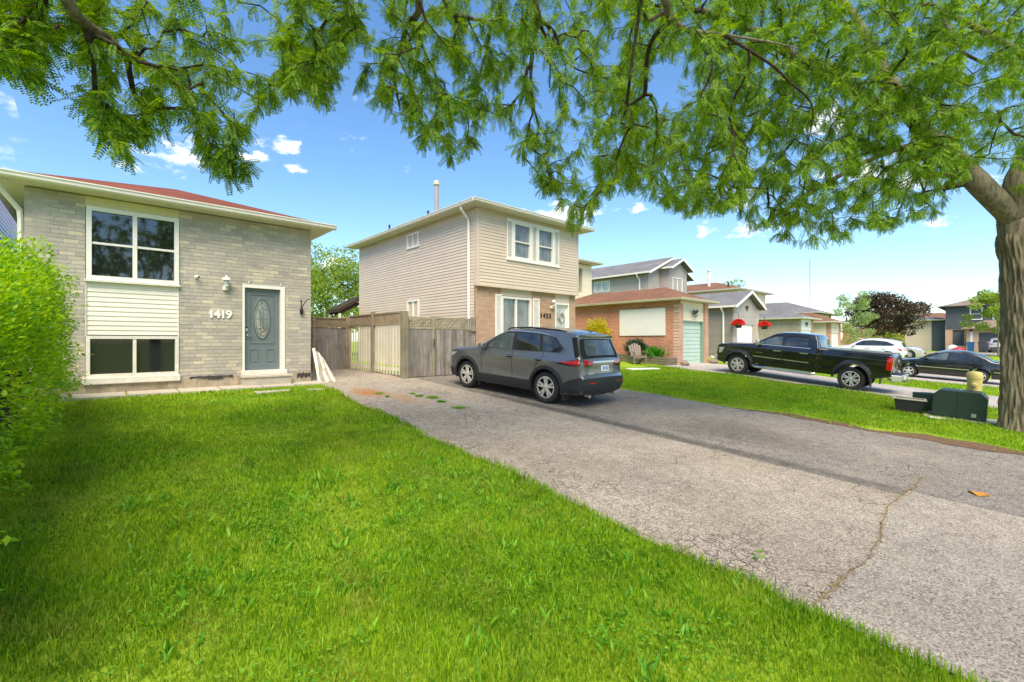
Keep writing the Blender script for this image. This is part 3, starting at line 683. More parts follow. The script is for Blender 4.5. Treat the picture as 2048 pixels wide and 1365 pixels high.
ell = lambda cx, cz, rx, rz, n=36: [(cx + rx * math.cos(2 * math.pi * i / n), cz + rz * math.sin(2 * math.pi * i / n)) for i in range(n)]
moulding(ell(3.05, 2.45, .205, .52), .045, 'oval_frame', M['door_grey'], door, -.076, -.045)
gl = MB().fprism(fr1, ell(3.05, 2.45, .165, .48), -.0745, -.068).build('oval_glass', M['glass_door'], door)
cm = MB()
def came(pts, r=.005): cm.tube([fr1.p(a, -.064, z) for a, z in pts], r, 5)
came(ell(3.05, 2.45, .135, .42) + [(3.185, 2.45)]); came([(2.89, 2.45), (3.21, 2.45)]); came([(2.905, 2.67), (3.0, 2.69), (3.05, 2.75), (3.1, 2.69), (3.195, 2.67)])
came([(2.92, 2.2), (3.0, 2.22), (3.05, 2.26), (3.1, 2.22), (3.18, 2.2)]); came([(3.02, 2.26), (3.02, 2.66)]); came([(3.08, 2.26), (3.08, 2.66)]); came([(2.95, 2.1), (3.05, 2.04), (3.15, 2.1)]); came([(3.05, 2.75), (3.05, 2.92)]); came([(3.0, 2.2), (3.05, 2.16), (3.1, 2.2), (3.05, 2.26), (3.0, 2.2)])
cm.build('caming', M['brass'], door)
MB().fbox(fr1, 2.685, 2.735, -.076, -.04, 2.13, 2.28).build('keypad_lock', M['steel'], door, bevel=.004); MB().fbox(fr1, 2.692, 2.728, -.04, -.036, 2.2, 2.27).build('keypad', M['dark'], door)
MB().tube([fr1.p(2.71, -.08, 2.03), fr1.p(2.71, -.02, 2.03), fr1.p(2.73, -.015, 2.03), fr1.p(2.84, -.02, 2.025)], .011, 8).build('door_handle', M['steel'], door)
MB().fbox(fr1, 2.58, 3.62, -.1, .06, 1.05, 1.163).build('threshold', M['white_old'], h1, bevel=.01)
st = MB().fbox(fr1, 2.57, 3.63, .02, .36, gz - .05, 1.0); st.fbox(fr1, 2.545, 3.655, .02, .385, 1.0, 1.05); o = st.build('door_step', M['concrete'], None, bevel=.01)
tag(o, 'pale concrete step below the slate grey front door', 'step')
# roof, soffit, gutters
hip_roof(X0 - .4, X1 + .4, FY - .4, FY + DEPTH + .4, EZ + .01, .34, M['roof_red'], h1)
soffit(X0 - .4, X1 + .4, FY - .4, FY + DEPTH, X0, X1, FY, FY + DEPTH, EZ - .1, h1, M['soffit'])
gutters(X0 - .4, X1 + .4, FY - .4, FY + DEPTH + .4, EZ, h1, M['gutter'], 'flr')
downspout([(X0 - .35, FY - .3, EZ - .1), (X0 - .3, FY - .2, EZ - .25), (X0 - .06, FY + .0, EZ - .6), (X0 - .05, FY + .03, EZ - .75), (X0 - .05, FY + .03, gz)], h1, M['gutter'], .045)
MB().tube([(1.59 + .1, 17.4, 5.9), (1.69, 17.4, 6.35)], .06, 10).build('roof_vent', M['gutter_y'], h1)
number_thing('1419', fr1, 1.9, 2.44, .26, M['vinyl_white'], 'raised white house number 1419 on grey brick beside the slate grey door', .118)
wall_lantern((2.25, FY, 3.26), (0, -1), M['white'], 'white carriage lantern on the grey brick above number 1419', 1.05)
cmr = thing('security_camera', 'small white security camera on grey brick between the white double window and the wall lantern', 'camera', (1.67, FY, 3.36))
MB().fbox(fr1, 1.64, 1.69, 0, .05, 3.33, 3.4).build('mount', M['white'], cmr, bevel=.006); MB().tube([fr1.p(1.67, .05, 3.38), fr1.p(1.7, .16, 3.35)], .026, 10).build('camera_body', M['vinyl_white'], cmr); MB().tube([fr1.p(1.7, .16, 3.35), fr1.p(1.702, .168, 3.348)], .02, 10).build('lens', M['dark'], cmr)
hk = thing('plant_hook', 'black iron plant hook with a small lantern on grey brick right of the door', 'hook', fr1.p(3.97, 0, 2.64))
MB().tube([fr1.p(3.97, .01, 2.98), fr1.p(3.97, .012, 2.68)], .012, 6).build('back_bar', M['black_iron'], hk)
MB().tube([fr1.p(3.97, .01, 2.72), fr1.p(4.0, .12, 2.86), fr1.p(4.04, .26, 2.96), fr1.p(4.07, .32, 2.98), fr1.p(4.08, .36, 2.95)], .011, 6).build('hook_arm', M['black_iron'], hk)
MB().fbox(fr1, 3.935, 4.0, .01, .09, 2.6, 2.72).lathe([(.05, 0), (.02, .03)], fr1.p(3.968, .05, 2.72), 8).build('lantern', M['black_iron'], hk)
# boards leaning on the corner of the house
for i, (dx, w, L, tone) in enumerate([(0.0, .12, .9, 'fence_pale'), (.06, .2, .8, 'plank'), (.12, .16, .76, 'fence_pale'), (.17, .14, .7, 'plank'), (.22, .13, .64, 'fence_pale')]):
    zb = G(4.5, 12.4) + .014; x = X1 + .14 + dx * 1.5; t = (X1 + .04 + dx * .8, 12.56 - .02 * i, zb + L); bse = (x, 12.4 - .05 * i, zb)
    o = MB().beam(bse, t, w * .6, .022, (.4, .9, 0)).build('leaning_board', M[tone])
    tag(o, ['tallest narrow white board leaning on the corner of the grey brick house', 'wide whitewashed board leaning by the corner of the grey house, second from the wall', 'pale board in the middle of the stack leaning by the grey brick house corner', 'whitewashed board second outermost of those leaning by the grey house corner', 'shortest board, outermost of the stack leaning by the grey house corner'][i], 'board', 'boards leaning by the house corner')
# ------------------------------------------------------------------ white-sided house beyond the left edge
hl = thing('white_sided_house', 'white sided house with brown eave trim beyond the grey brick bungalow', 'house', (-6, 18, G(-2, 15)))
frl = Fr((-2.05, 0), (0, 1), (1, 0))
wl = wall('wall', frl, 13.9, 31, .5, 6.0, [], M['white_old'], hl, -.3, -.004)
siding(frl, 13.6, 30, 3.0, 6.0, .12, [], M['vinyl_white'], wl)
MB().fbox(frl, 13.4, 31, -.05, .1, 6.02, 6.14).build('brown_trim', plain('brown_aluminium', '#7a5348', .5), hl)
wall('wall', Fr((0, 13.6), (1, 0), (0, -1)), -10, -2.05, .5, 6.0, [], M['vinyl_white'], hl, -.3, 0)
hip_roof(-10.4, -1.9, 13.2, 31.4, 6.16, .5, M['roof_red'], hl, 'y', gable=True)
MB().prism([(-10, 13.61, 6.0), (-2.2, 13.61, 6.0), (-6.1, 13.61, 7.9)], [(-10, 13.8, 6.0), (-2.2, 13.8, 6.0), (-6.1, 13.8, 7.9)]).build('gable_wall', M['vinyl_white'], hl)
# ------------------------------------------------------------------ beige two-storey house, number 1423
HX0, HX1, HY, HD = 9.35, 14.55, 12.1, 9.1
gz2 = G(12, HY); ET = 6.48; SB = 3.79
h2 = thing('beige_house', 'two-storey house with beige siding over peach brick and white shuttered windows', 'house', (12, HY, gz2))
fr2 = Fr((0, HY), (1, 0), (0, -1)); fr2u = Fr((0, HY - .12), (1, 0), (0, -1)); fsL = Fr((HX0, 0), (0, 1), (-1, 0)); fsR = Fr((HX1, 0), (0, 1), (1, 0))
UW = (10.9, 13.08, 4.78, 6.2); LW = (10.5, 11.99, gz2 + .55, 3.74); LD = (13.3, 14.14, gz2 + .2, 3.74)
b2 = wall('wall', fr2, HX0 + .02, HX1 - .02, gz2 - .2, SB, [LW, LD], M['mortar_tan'], h2, -.3, -.012)
bricks(fr2, HX0 + .02, HX1 - .02, gz2, SB - .02, .215, .073, [LW, LD], M['brick_tan'], b2, 300, lambda p: p.z < 2.3 or p.z > SB - .05, 8)
w2 = wall('upper_wall', fr2u, HX0, HX1, SB, ET - .1, [UW], M['beige'], h2, -.3, 0)
siding(fr2u, HX0 + .06, HX1 - .06, SB, ET - .12, .108, [(10.62, 13.36, 4.76, 6.22)], M['beige'], w2)
SWU = (15.67, 16.61, 5.6, 6.22); SWL = (15.67, 16.61, 2.7, 3.55)
wl2 = wall('side_wall', fsL, HY + .302, HY + HD - .3, gz2 - .2, ET - .1, [], M['beige'], h2, -.3, 0)
siding(fsL, HY + .06, HY + HD - .06, gz2 + .1, ET - .12, .108, [SWU, SWL], M['beige'], wl2)
wall('side_wall', fsR, HY + .302, HY + HD - .3, gz2 - .2, ET - .1, [], M['beige'], h2, -.3, 0)
wall('back_wall', Fr((0, HY + HD), (1, 0), (0, 1)), HX0, HX1, gz2 - .2, ET - .1, [], M['beige'], h2, -.3, 0)
for (x, y) in ((HX0, HY - .12), (HX1, HY - .12)):
    MB().box(x - .022, x + .07 if x == HX0 else x + .022, y - .022, y + .07, SB - .01, ET - .12).build('corner_post', M['beige'], h2) if x == HX0 else MB().box(x - .07, x + .022, y - .022, y + .07, SB - .01, ET - .12).build('corner_post', M['beige'], h2)
MB().box(HX0 - .02, HX0 + .06, HY - .02, HY + .06, SB - .0, ET - .12).build('corner_post', M['beige'], h2); MB().box(HX0 - .022, HX0 + .06, HY + HD - .06, HY + HD + .02, gz2, ET - .12).build('corner_post', M['beige'], h2)
MB().fbox(fr2u, HX0 - .02, HX1 + .02, -.14, .03, SB - .05, SB - .002).build('belt_trim', M['beige'], h2)
MB().fbox(fr2, 10.5, 11.99, -.1, .004, 3.5, 3.74).build('window_head_panel', M['beige'], h2); MB().fbox(fr2, 13.3, 14.14, -.1, .004, 3.4, 3.74).build('door_head_panel', M['beige'], h2)
MB().fbox(fr2, 10.5, 11.99, -.25, -.1, gz2 + .5, 3.6).build('window_backing', M['dark'], h2); MB().fbox(fr2u, 10.9, 13.08, -.28, -.12, 4.76, 6.2).build('window_backing', M['dark'], h2)
window(fr2, 10.51, 11.98, gz2 + .55, 3.48, h2, (11.22,), (), .075, -.03, 'glass_mid', 'vinyl_white', .05)
def shutter(fr, a, b, z0, z1, parent, d=.014):
    m = MB().fbox(fr, a, a + .04, d, d + .045, z0, z1).fbox(fr, b - .04, b, d, d + .045, z0, z1).fbox(fr, a + .04, b - .04, d, d + .045, z1 - .05, z1).fbox(fr, a + .04, b - .04, d, d + .045, z0, z0 + .05)
    o = m.build('shutter', M['vinyl_white'], parent); z = z0 + .06; L = MB()
    while z < z1 - .07:
        L.add([fr.p(a + .04, d + .006, z + .035), fr.p(b - .04, d + .006, z + .035), fr.p(b - .04, d + .036, z), fr.p(a + .04, d + .036, z)], [(0, 1, 2, 3)]); z += .042
    L.fbox(fr, a + .04, b - .04, d - .002, d + .004, z0 + .05, z1 - .05); L.build('louvres', M['vinyl_white'], o)
shutter(fr2, 10.2, 10.48, gz2 + .5, 3.52, h2); shutter(fr2, 12.04, 12.38, gz2 + .5, 3.48, h2)
uw = MB().fbox(fr2u, 10.62, 13.37, -.02, .05, 6.17, 6.23).fbox(fr2u, 10.62, 13.37, -.02, .06, 4.75, 4.81).build('window_surround', M['vinyl_white'], h2)
shutter(fr2u, 10.63, 10.9, 4.812, 6.168, h2, .004); shutter(fr2u, 13.09, 13.36, 4.812, 6.168, h2, .004); shutter(fr2u, 11.86, 12.13, 4.812, 6.168, h2, .004)
window(fr2u, 10.91, 11.855, 4.812, 6.168, h2, (), (5.46,), .1, .0, 'glass_mid', 'vinyl_white', .05); window(fr2u, 12.135, 13.08, 4.812, 6.168, h2, (), (5.46,), .1, .0, 'glass_mid', 'vinyl_white', .05)
window(fsL, 15.68, 16.6, 5.61, 6.21, h2, (16.14,), (), .075, .02, 'glass_mid', 'vinyl_white', .03); window(fsL, 15.68, 16.6, 2.71, 3.54, h2, (16.14,), (), .075, .02, 'glass', 'vinyl_white', .03)
d2 = MB().fbox(fr2, 13.3, 13.37, -.1, .01, gz2 + .2, 3.4).fbox(fr2, 14.07, 14.14, -.1, .01, gz2 + .2, 3.4).fbox(fr2, 13.37, 14.07, -.1, .01, 3.33, 3.4).build('door_frame', M['vinyl_white'], h2)
dd = MB().fbox(fr2, 13.37, 14.07, -.14, -.08, gz2 + .2, 3.33).build('storm_door', M['vinyl_white'], h2); MB().fbox(fr2, 13.46, 13.98, -.08, -.07, gz2 + .5, 3.24).build('door_glass', M['glass_pale'], dd)
MB().fbox(fr2, 13.2, 14.25, .02, 1.0, gz2 - .1, gz2 + .17).build('door_step', M['concrete'], h2)
wr = thing('door_wreath', 'pale dried wreath hanging on the white door of number 1423', 'wreath', fr2.p(13.72, 0, 2.85)); V = []; wb = MB(); rr = random.Random(2)
for k in range(90):
    a = rr.uniform(0, 2 * math.pi); r_ = rr.uniform(.13, .2); c = fr2.p(13.72 + r_ * math.cos(a), rr.uniform(-.05, .0), 2.85 + r_ * math.sin(a)); q = rr.uniform(.02, .04)
    wb.ob(c, (q * 2, .006, q), Matrix.Rotation(rr.uniform(0, 6), 3, 'Y') @ Matrix.Rotation(rr.uniform(-.6, .6), 3, 'X'))
wb.build('dried_leaves', M['white_old'], wr); MB().tube([fr2.p(13.72 + .165 * math.cos(a), -.03, 2.85 + .165 * math.sin(a)) for a in np.linspace(0, 2 * math.pi, 25)], .022, 6, False).build('ring', M['planter'], wr)
number_thing('1423', fr2, 12.45, 2.8, .21, M['black_iron'], 'dark house number 1423 on peach brick beside the white door', .165)
wall_lantern((13.08, HY, 3.32), (0, -1), M['white'], 'white carriage lantern on peach brick above number 1423', 1.05)
hip_roof(HX0 - .4, HX1 + .4, HY - .5, HY + HD + .4, ET + .01, .3, M['roof_grey'], h2)
soffit(HX0 - .4, HX1 + .4, HY - .5, HY + HD + .4, HX0, HX1, HY - .1, HY + HD, ET - .1, h2, M['soffit'])
gutters(HX0 - .4, HX1 + .4, HY - .5, HY + HD + .4, ET, h2, M['gutter'], 'flr')
downspout([(HX0 - .42, HY + .25, ET - .1), (HX0 - .4, HY + .25, ET - .2), (HX0 - .09, HY + .28, ET - .48), (HX0 - .07, HY + .28, ET - .6), (HX0 - .07, HY + .28, gz2)], h2, M['vinyl_white'], .045)
ch = MB().tube([(11.9, 18.4, 7.0), (11.9, 18.4, 9.3)], .1, 14).build('chimney_pipe', M['chair'] if False else plain('dull_flue_metal', '#a89d92', .6), h2, 40); MB().lathe([(.11, 9.28), (.15, 9.3), (.15, 9.46), (.1, 9.5)], (11.9, 18.4, 0), 14).build('chimney_cap', M['gutter_y'], h2, 40); MB().lathe([(.22, 7.3), (.14, 7.5)], (11.9, 18.4, 0), 14).build('chimney_collar', M['gutter_y'], h2)
for (x, y, z, h_) in ((11.0, 17.7, 6.9, .85), (10.6, 20.6, 6.6, 1.0)): MB().tube([(x, y, z), (x, y, z + h_)], .05, 8).build('vent_pipe', M['black_plastic'], h2)
ln = thing('lean_to_porch', 'dark brown lean-to porch roof behind the beige siding wall', 'porch', (8.2, 23, .9))
MB().prism([(8.35, 21.3, 3.25), (8.35, 22.7, 3.25), (9.6, 22.7, 3.95), (9.6, 21.3, 3.95)], [(8.35, 21.3, 3.41), (8.35, 22.7, 3.41), (9.6, 22.7, 4.11), (9.6, 21.3, 4.11)]).build('porch_roof', M['dark_wood'], ln)
for y in (21.4, 22, 22.6): MB().beam((8.42, y, 3.18), (9.55, y, 3.8), .05, .14).build('rafter', M['dark_wood'], ln)
for y in (21.4, 22.6): MB().box(8.4, 8.5, y - .05, y + .05, .9, 3.2).build('post', M['gutter'], ln)

# ------------------------------------------------------------------ fences and gate
PX = 6.68
def run_boards(n, place, name, mat, parent, w, t=.02, z0=.85, z1=2.3, seed=1, axis='x', gap=.004):
    rr = random.Random(seed)
    for k in range(n):
        s, q = place(k); a = rr.uniform(-.012, .012); m = MB(); dz = rr.uniform(-.015, .015)
        if axis == 'x': m.box(s + gap / 2, s + w - gap / 2, q - t / 2 + a * .3, q + t / 2 + a * .3, z0, z1 + dz)
        else: m.box(q - t / 2 + a * .3, q + t / 2 + a * .3, s + gap / 2, s + w - gap / 2, z0, z1 + dz)
        m.build(name, mat, parent)
def lattice(fr, s0, s1, z0, z1, parent, mat, step=.085, w=.03, d=.0):
    H = z1 - z0; W = s1 - s0
    for sgn in (1, -1):
        c = -H if sgn > 0 else 0
        k = 0
        n = int((W + H) / step) + 1
        for i in range(n):
            a = s0 - H + i * step if sgn > 0 else s0 + i * step
            # a slat from (a, z0) rising at 45 degrees
            p0 = Vector((a, z0)); p1 = Vector((a + sgn * H, z1))
            def clip(p, q):
                d_ = q - p; t0, t1 = 0., 1.
                for lo, hi, pv, dv in ((s0, s1, p.x, d_.x),):
                    if abs(dv) < 1e-9: return None
                    ta, tb = (lo - pv) / dv, (hi - pv) / dv
                    if ta > tb: ta, tb = tb, ta
                    t0, t1 = max(t0, ta), min(t1, tb)
                return (p + d_ * t0, p + d_ * t1) if t1 - t0 > .05 else None
            r_ = clip(p0, p1)
            if not r_: continue
            A, B = r_; q = d + (.006 if sgn > 0 else -.006)
            MB().beam(fr.p(A.x, q, A.y), fr.p(B.x, q, B.y), .008, w, tuple(fr.N.cross(Vector((0, 0, 1)))) if False else (0, 0, 1)).build('lattice_slat', mat, parent)
fg = thing('double_gate', 'weathered grey wooden double gate topped with lattice between the picket fence and peach brick', 'gate', (8, 12.15, G(8, 12.15)))
frg = Fr((0, 12.15), (1, 0), (0, -1)); zb = G(8, 12.15) + .04
for (a, b) in ((6.82, 7.7), (7.74, 9.2)):
    n = round((b - a) / .115); w = (b - a) / n
    run_boards(n, lambda k: (a + k * w, 12.14), 'board', M['fence'], fg, w, .02, zb, 2.27, int(a * 10))
    lf = MB().fbox(frg, a, b, -.03, .02, 2.58, 2.63).fbox(frg, a, b, .012, .03, 2.26, 2.31).fbox(frg, a, a + .05, -.03, .024, 2.31, 2.58).fbox(frg, b - .05, b, -.03, .024, 2.31, 2.58).build('lattice_frame', M['fence_grey'], fg)
    lattice(frg, a + .05, b - .05, 2.31, 2.58, lf, M['fence_grey'])
    for z in (1.15, 1.95): MB().box(a, b, 12.16, 12.2, z, z + .09).build('rail', M['fence'], fg)
MB().box(6.62, 6.8, 12.02, 12.2, G(6.7, 12.1), 2.78).build('gate_post', M['fence_grey'], fg, bevel=.006); MB().box(7.69, 7.75, 12.1, 12.2, zb - .02, 2.66).build('gate_post', M['fence_grey'], fg); MB().box(9.2, 9.33, 12.08, 12.2, zb - .03, 2.66).build('gate_post', M['fence'], fg)
MB().box(9.05, 9.34, 12.045, 12.065, 2.17, 2.22).build('hinge', M['rust_fe'], fg); MB().tube([(7.72, 12.09, 1.95), (7.72, 12.06, 1.85), (7.72, 12.09, 1.72)], .012, 6).build('handle', M['black_iron'], fg)
fp = thing('picket_fence', 'pale spaced picket fence with brown lattice top beside the double gate', 'fence', (PX, 14, .83))
frp = Fr((PX, 0), (0, 1), (-1, 0)); rr = random.Random(4); zg = .83
for a, b in ((12.24, 14.05), (14.2, 15.95)):
    n = 9; st_ = (b - a) / n
    for k in range(n):
        y = a + (k + .5) * st_; MB().box(PX - .008, PX + .008, y - .04, y + .04, zg + .05 + rr.uniform(-.03, .03), 2.4).build('picket', M['fence_pale'], fp)
    tp = MB().fbox(frp, a - .04, b + .04, -.03, .03, 2.74, 2.79).fbox(frp, a - .04, b + .04, -.035, .035, 2.39, 2.44).build('lattice_frame', M['lattice'], fp)
    lattice(frp, a, b, 2.44, 2.74, tp, M['lattice'], .07, .035)
    MB().box(PX + .014, PX + .05, a - .05, b + .05, .98, 1.08).build('rail', M['fence_pale'], fp)
for y, h_ in ((14.12, 2.84), (16.02, 2.8)): MB().box(PX - .05, PX + .06, y - .06, y + .06, zg - .05, h_).build('post', M['fence_grey'], fp)
fb = thing('board_fence', 'dark weathered board fence across the end of the driveway', 'fence', (5.5, 16.1, .83))
run_boards(18, lambda k: (4.25 + k * .135, 16.1), 'board', M['fence'], fb, .135, .022, .86, 2.36, 9)
for a, b in ((4.25, 5.42), (5.5, 6.62)):
    t_ = MB().box(a, b, 16.06, 16.12, 2.62 + .05, 2.72).box(a, b, 16.06, 16.12, 2.37, 2.42).build('lattice_frame', M['lattice'], fb); MB().box(a, b, 16.085, 16.1, 2.42, 2.67).build('privacy_panel', M['lattice'], t_)
for x in (4.28, 5.46, 6.62): MB().box(x - .05, x + .05, 16.04, 16.14, .8, 2.76).build('post', M['lattice'], fb)
# patio chairs behind the pickets
for i, (x, y) in enumerate(((8.3, 13.6), (8.35, 14.8))):
    c = thing('patio_chair', ['red patio chair behind the pale pickets, next to the double gate', 'red patio chair behind the pale pickets, nearer the board fence'][i], 'chair', (x, y, zg))
    MB().box(x - .25, x + .25, y - .28, y + .28, zg + .4, zg + .46).build('seat', M['red_cloth'], c, bevel=.02); MB().prism([(x + .22, y - .28, zg + .45), (x + .26, y - .28, zg + .45), (x + .42, y - .28, zg + 1.0), (x + .37, y - .28, zg + 1.0)], [(x + .22, y + .28, zg + .45), (x + .26, y + .28, zg + .45), (x + .42, y + .28, zg + 1.0), (x + .37, y + .28, zg + 1.0)]).build('backrest', M['red_cloth'], c)
    for sx in (-.22, .22):
        for sy in (-.25, .25): MB().tube([(x + sx, y + sy, zg), (x + sx, y + sy, zg + .41)], .014, 6).build('leg', M['steel'], c)

# ------------------------------------------------------------------ house with red brick garage and cream upper storey
def gable_tri(fr, s0, s1, z, h, mat, parent, d0=-.2, d1=0., name='gable_wall'):
    return MB().fprism(fr, [(s0, z), (s1, z), ((s0 + s1) / 2, z + h)], d0, d1).build(name, mat, parent)
h3 = thing('cream_house', 'cream sided house with red brick garage, brown roof and mint garage door', 'house', (22.5, 11, G(22.5, 11)))
z3 = G(22, 11); f3 = Fr((0, 11.0), (1, 0), (0, -1)); f3l = Fr((21.1, 0), (0, 1), (-1, 0))
wall('garage_wall', f3l, 11.302, 19.4, z3 - .3, 3.92, [], M['brick_red_x'], h3, -.22, 0)
wall('garage_wall', Fr((24.3, 0), (0, 1), (1, 0)), 11.302, 19.4, z3 - .3, 3.92, [], M['brick_red_x'], h3, -.22, 0)
MB().fbox(f3, 21.1, 21.5, -.3, .002, z3 - .3, 3.92).build('brick_pier', M['brick_red_y'], h3); MB().fbox(f3, 23.9, 24.3, -.3, .002, z3 - .3, 3.92).build('brick_pier', M['brick_red_y'], h3)
up = MB().fbox(f3, 21.5, 23.9, -.3, -.1, 2.92, 3.92).build('garage_header', M['cream2'], h3); siding(f3, 21.5, 23.9, 2.93, 3.9, .16, [], M['cream2'], up, -.1)
n = 11; gd = MB().fbox(f3, 21.55, 23.85, -.32, -.2, z3, 2.9).build('garage_door', M['mint'], h3)
for k in range(n): MB().fbox(f3, 21.56, 23.72, -.199, -.17, z3 + .01 + k * (2.88 - z3) / n, z3 + (k + 1) * (2.88 - z3) / n - .012).build('door_plank', M['mint'], gd, bevel=.004)
MB().fbox(f3, 23.73, 23.9, -.3, -.06, z3, 2.92).fbox(f3, 21.5, 23.73, -.3, -.06, 2.87, 2.925).build('door_trim', M['green_trim'], h3)
hip_roof(20.75, 24.65, 10.65, 19.5, 3.98, .42, M['roof_brown'], h3)
soffit(20.75, 24.65, 10.65, 19.4, 21.1, 24.3, 11.0, 19.4, 3.93, h3, M['soffit'], False); gutters(20.75, 24.65, 10.65, 19.5, 3.99, h3, M['gutter_y'], 'flr', .1, .11)
c3 = wall('upper_wall', Fr((0, 19.3), (1, 0), (0, -1)), 19.7, 24.9, 1, 7.0, [(23.0, 23.9, 5.1, 6.7)], M['cream2'], h3, -.3, 0)
siding(Fr((0, 19.3), (1, 0), (0, -1)), 19.7, 24.9, 4.2, 7.0, .14, [(23.0, 23.9, 5.1, 6.7)], M['cream2'], c3)
window(Fr((0, 19.3), (1, 0), (0, -1)), 22.1, 23.25, 5.2, 6.7, h3, (), (), .06, .01, 'glass', 'green_trim', .03); MB().fbox(Fr((0, 19.3), (1, 0), (0, -1)), 23.28, 23.5, .015, .05, 5.2, 6.7).build('shutter', M['green_trim'], h3)
for fr_ in (Fr((19.7, 0), (0, 1), (-1, 0)), Fr((24.9, 0), (0, 1), (1, 0))): wall('upper_wall', fr_, 19.602, 28, 1, 7.0, [], M['cream2'], h3, -.3, 0)
hip_roof(19.3, 25.3, 18.8, 28.4, 7.16, .3, M['roof_brown'], h3); soffit(19.3, 25.3, 18.8, 28, 19.7, 24.9, 19.3, 28, 7.06, h3, M['soffit'], False); gutters(19.3, 25.3, 18.8, 28.4, 7.18, h3, M['gutter_y'], 'flr')
MB().lathe([(.06, -.02), (.05, .05), (.02, .1)], (21.2, 10.92, 3.78), 10).build('flood_light', M['vinyl_white'], h3)
o = MB().fbox(f3l, 11.72, 14.42, .01, .05, 2.17, 3.57).build('painted_panel', M['panel'], None, bevel=.004); tag(o, 'large blank off-white panel fixed to the red brick garage wall', 'panel')
def bat_ornament(p, fr, k, label, mat):
    t = thing('wall_ornament', label, 'ornament', p); s0 = 0
    m = MB(); P = lambda a, z, d=.03: (p[0] + a * fr.T.x + d * fr.N.x, p[1] + a * fr.T.y + d * fr.N.y, p[2] + z)
    m.prism([P(a * k, z * k, .01) for a, z in ((-.2, .02), (-.1, .1), (0, .04), (.12, .12), (.22, .05), (.12, -.02), (.02, -.08), (-.1, -.04))], [P(a * k, z * k, .03) for a, z in ((-.2, .02), (-.1, .1), (0, .04), (.12, .12), (.22, .05), (.12, -.02), (.02, -.08), (-.1, -.04))])
    m.build('metal_shape', mat, t); MB().tube([P(-.16 * k, -.06 * k, .02), P(.0, -.16 * k, .02), P(.18 * k, -.08 * k, .02)], .015 * k, 5).build('metal_rod', mat, t)
bat_ornament((22.75, 10.98, 3.35), f3, 1.5, 'black metal bird ornament above the mint garage door', M['black_iron'])
# planter, shrubs and chair in front of the red brick wall come later
# ------------------------------------------------------------------ grey two-storey house with gabled garage
h4 = thing('grey_gabled_house', 'grey sided two-storey house with stepped white-trimmed gables and gabled garage', 'house', (33.5, 12.6, G(33, 12.6)))
z4 = G(33, 12.6); f4 = Fr((0, 12.6), (1, 0), (0, -1)); f4l = Fr((31.5, 0), (0, 1), (-1, 0))
a4 = wall('garage_wall', f4l, 12.802, 19, z4 - .3, 4.2, [], M['taupe_siding'], h4, -.2, 0); siding(f4l, 12.62, 17, z4 + .25, 4.15, .18, [], M['taupe_siding'], a4)
wall('garage_wall', Fr((36, 0), (0, 1), (1, 0)), 12.802, 19, z4 - .3, 4.2, [], M['taupe_siding'], h4, -.2, 0)
b4 = wall('garage_front', f4, 31.5, 36, z4 - .3, 4.2, [(32.2, 35.0, z4, 3.05)], M['grey_siding'], h4, -.2, 0); gable_tri(f4, 31.5, 36, 4.2, 1.05, M['grey_siding'], h4)
siding(f4, 31.5, 36, 3.06, 5.1, .16, [], M['grey_siding'], b4, .0, top=lambda z: (31.9, 35.6) if z < 4.2 else (31.9 + (z - 4.2) * 2.1, 35.6 - (z - 4.2) * 2.1))
for x in (31.5, 35.55): MB().fbox(f4, x - .01, x + .46, -.01, .04, z4, 4.2 if x < 33 else 4.2).build('corner_pier', M['concrete'], h4)
g4 = MB().fbox(f4, 32.2, 35.0, -.16, -.08, z4, 3.05).build('garage_door', M['vinyl_white'], h4)
for k in range(4):
    for j in range(4): MB().fbox(f4, 32.28 + j * .68, 32.9 + j * .68, -.081, -.065, z4 + .08 + k * .56, z4 + .56 + k * .56).build('door_panel', M['vinyl_white'], g4)
def gable_roof(x0, x1, y0, y1, z, h, mat, parent, t=.1, trim='vinyl_white'):
    xm = (x0 + x1) / 2
    for (a, sgn) in ((x0, 1), (x1, -1)):
        MB().prism([(a, y0, z), (xm, y0, z + h), (xm, y0, z + h + t), (a, y0, z + t)], [(a, y1, z), (xm, y1, z + h), (xm, y1, z + h + t), (a, y1, z + t)]).build('roof', mat, parent)
        MB().prism([(a, y0 - .04, z - .1), (xm, y0 - .04, z + h - .1), (xm, y0 - .04, z + h + t * .7), (a, y0 - .04, z + t * .7)], [(a, y0 - .002, z - .1), (xm, y0 - .002, z + h - .1), (xm, y0 - .002, z + h + t * .7), (a, y0 - .002, z + t * .7)]).build('bargeboard', M[trim], parent)
        MB().box(min(a, a - sgn * .1), max(a, a - sgn * .1), y0, y1, z - .06, z + .07).build('gutter', M['gutter'], parent)
gable_roof(31.1, 36.45, 12.2, 19, 4.2, 1.13, M['roof_grey'], h4)
downspout([(31.05, 13.2, 4.2), (31.1, 13.2, 4.05), (31.42, 13.2, 3.8), (31.42, 13.2, z4)], h4, M['vinyl_white'], .06)
bat_ornament((33.8, 12.56, 4.25), f4, 1.3, 'small black metal bird ornament on the grey garage gable', M['black_iron'])
f4m = Fr((0, 19.2), (1, 0), (0, -1)); f4ml = Fr((31.9, 0), (0, 1), (-1, 0))
q4 = wall('upper_wall', f4m, 31.9, 38.2, 1, 7.2, [], M['grey_siding'], h4, -.2, 0); siding(f4m, 31.9, 38.2, 4.3, 8.5, .17, [(33.6, 36.7, 4, 9)], M['grey_siding'], q4, 0, top=lambda z: (31.9, 38.2) if z < 7.2 else (31.9 + (z - 7.2) * 2.2, 38.2 - (z - 7.2) * 2.2))
gable_tri(f4m, 31.9, 38.2, 7.2, 1.4, M['grey_siding'], h4)
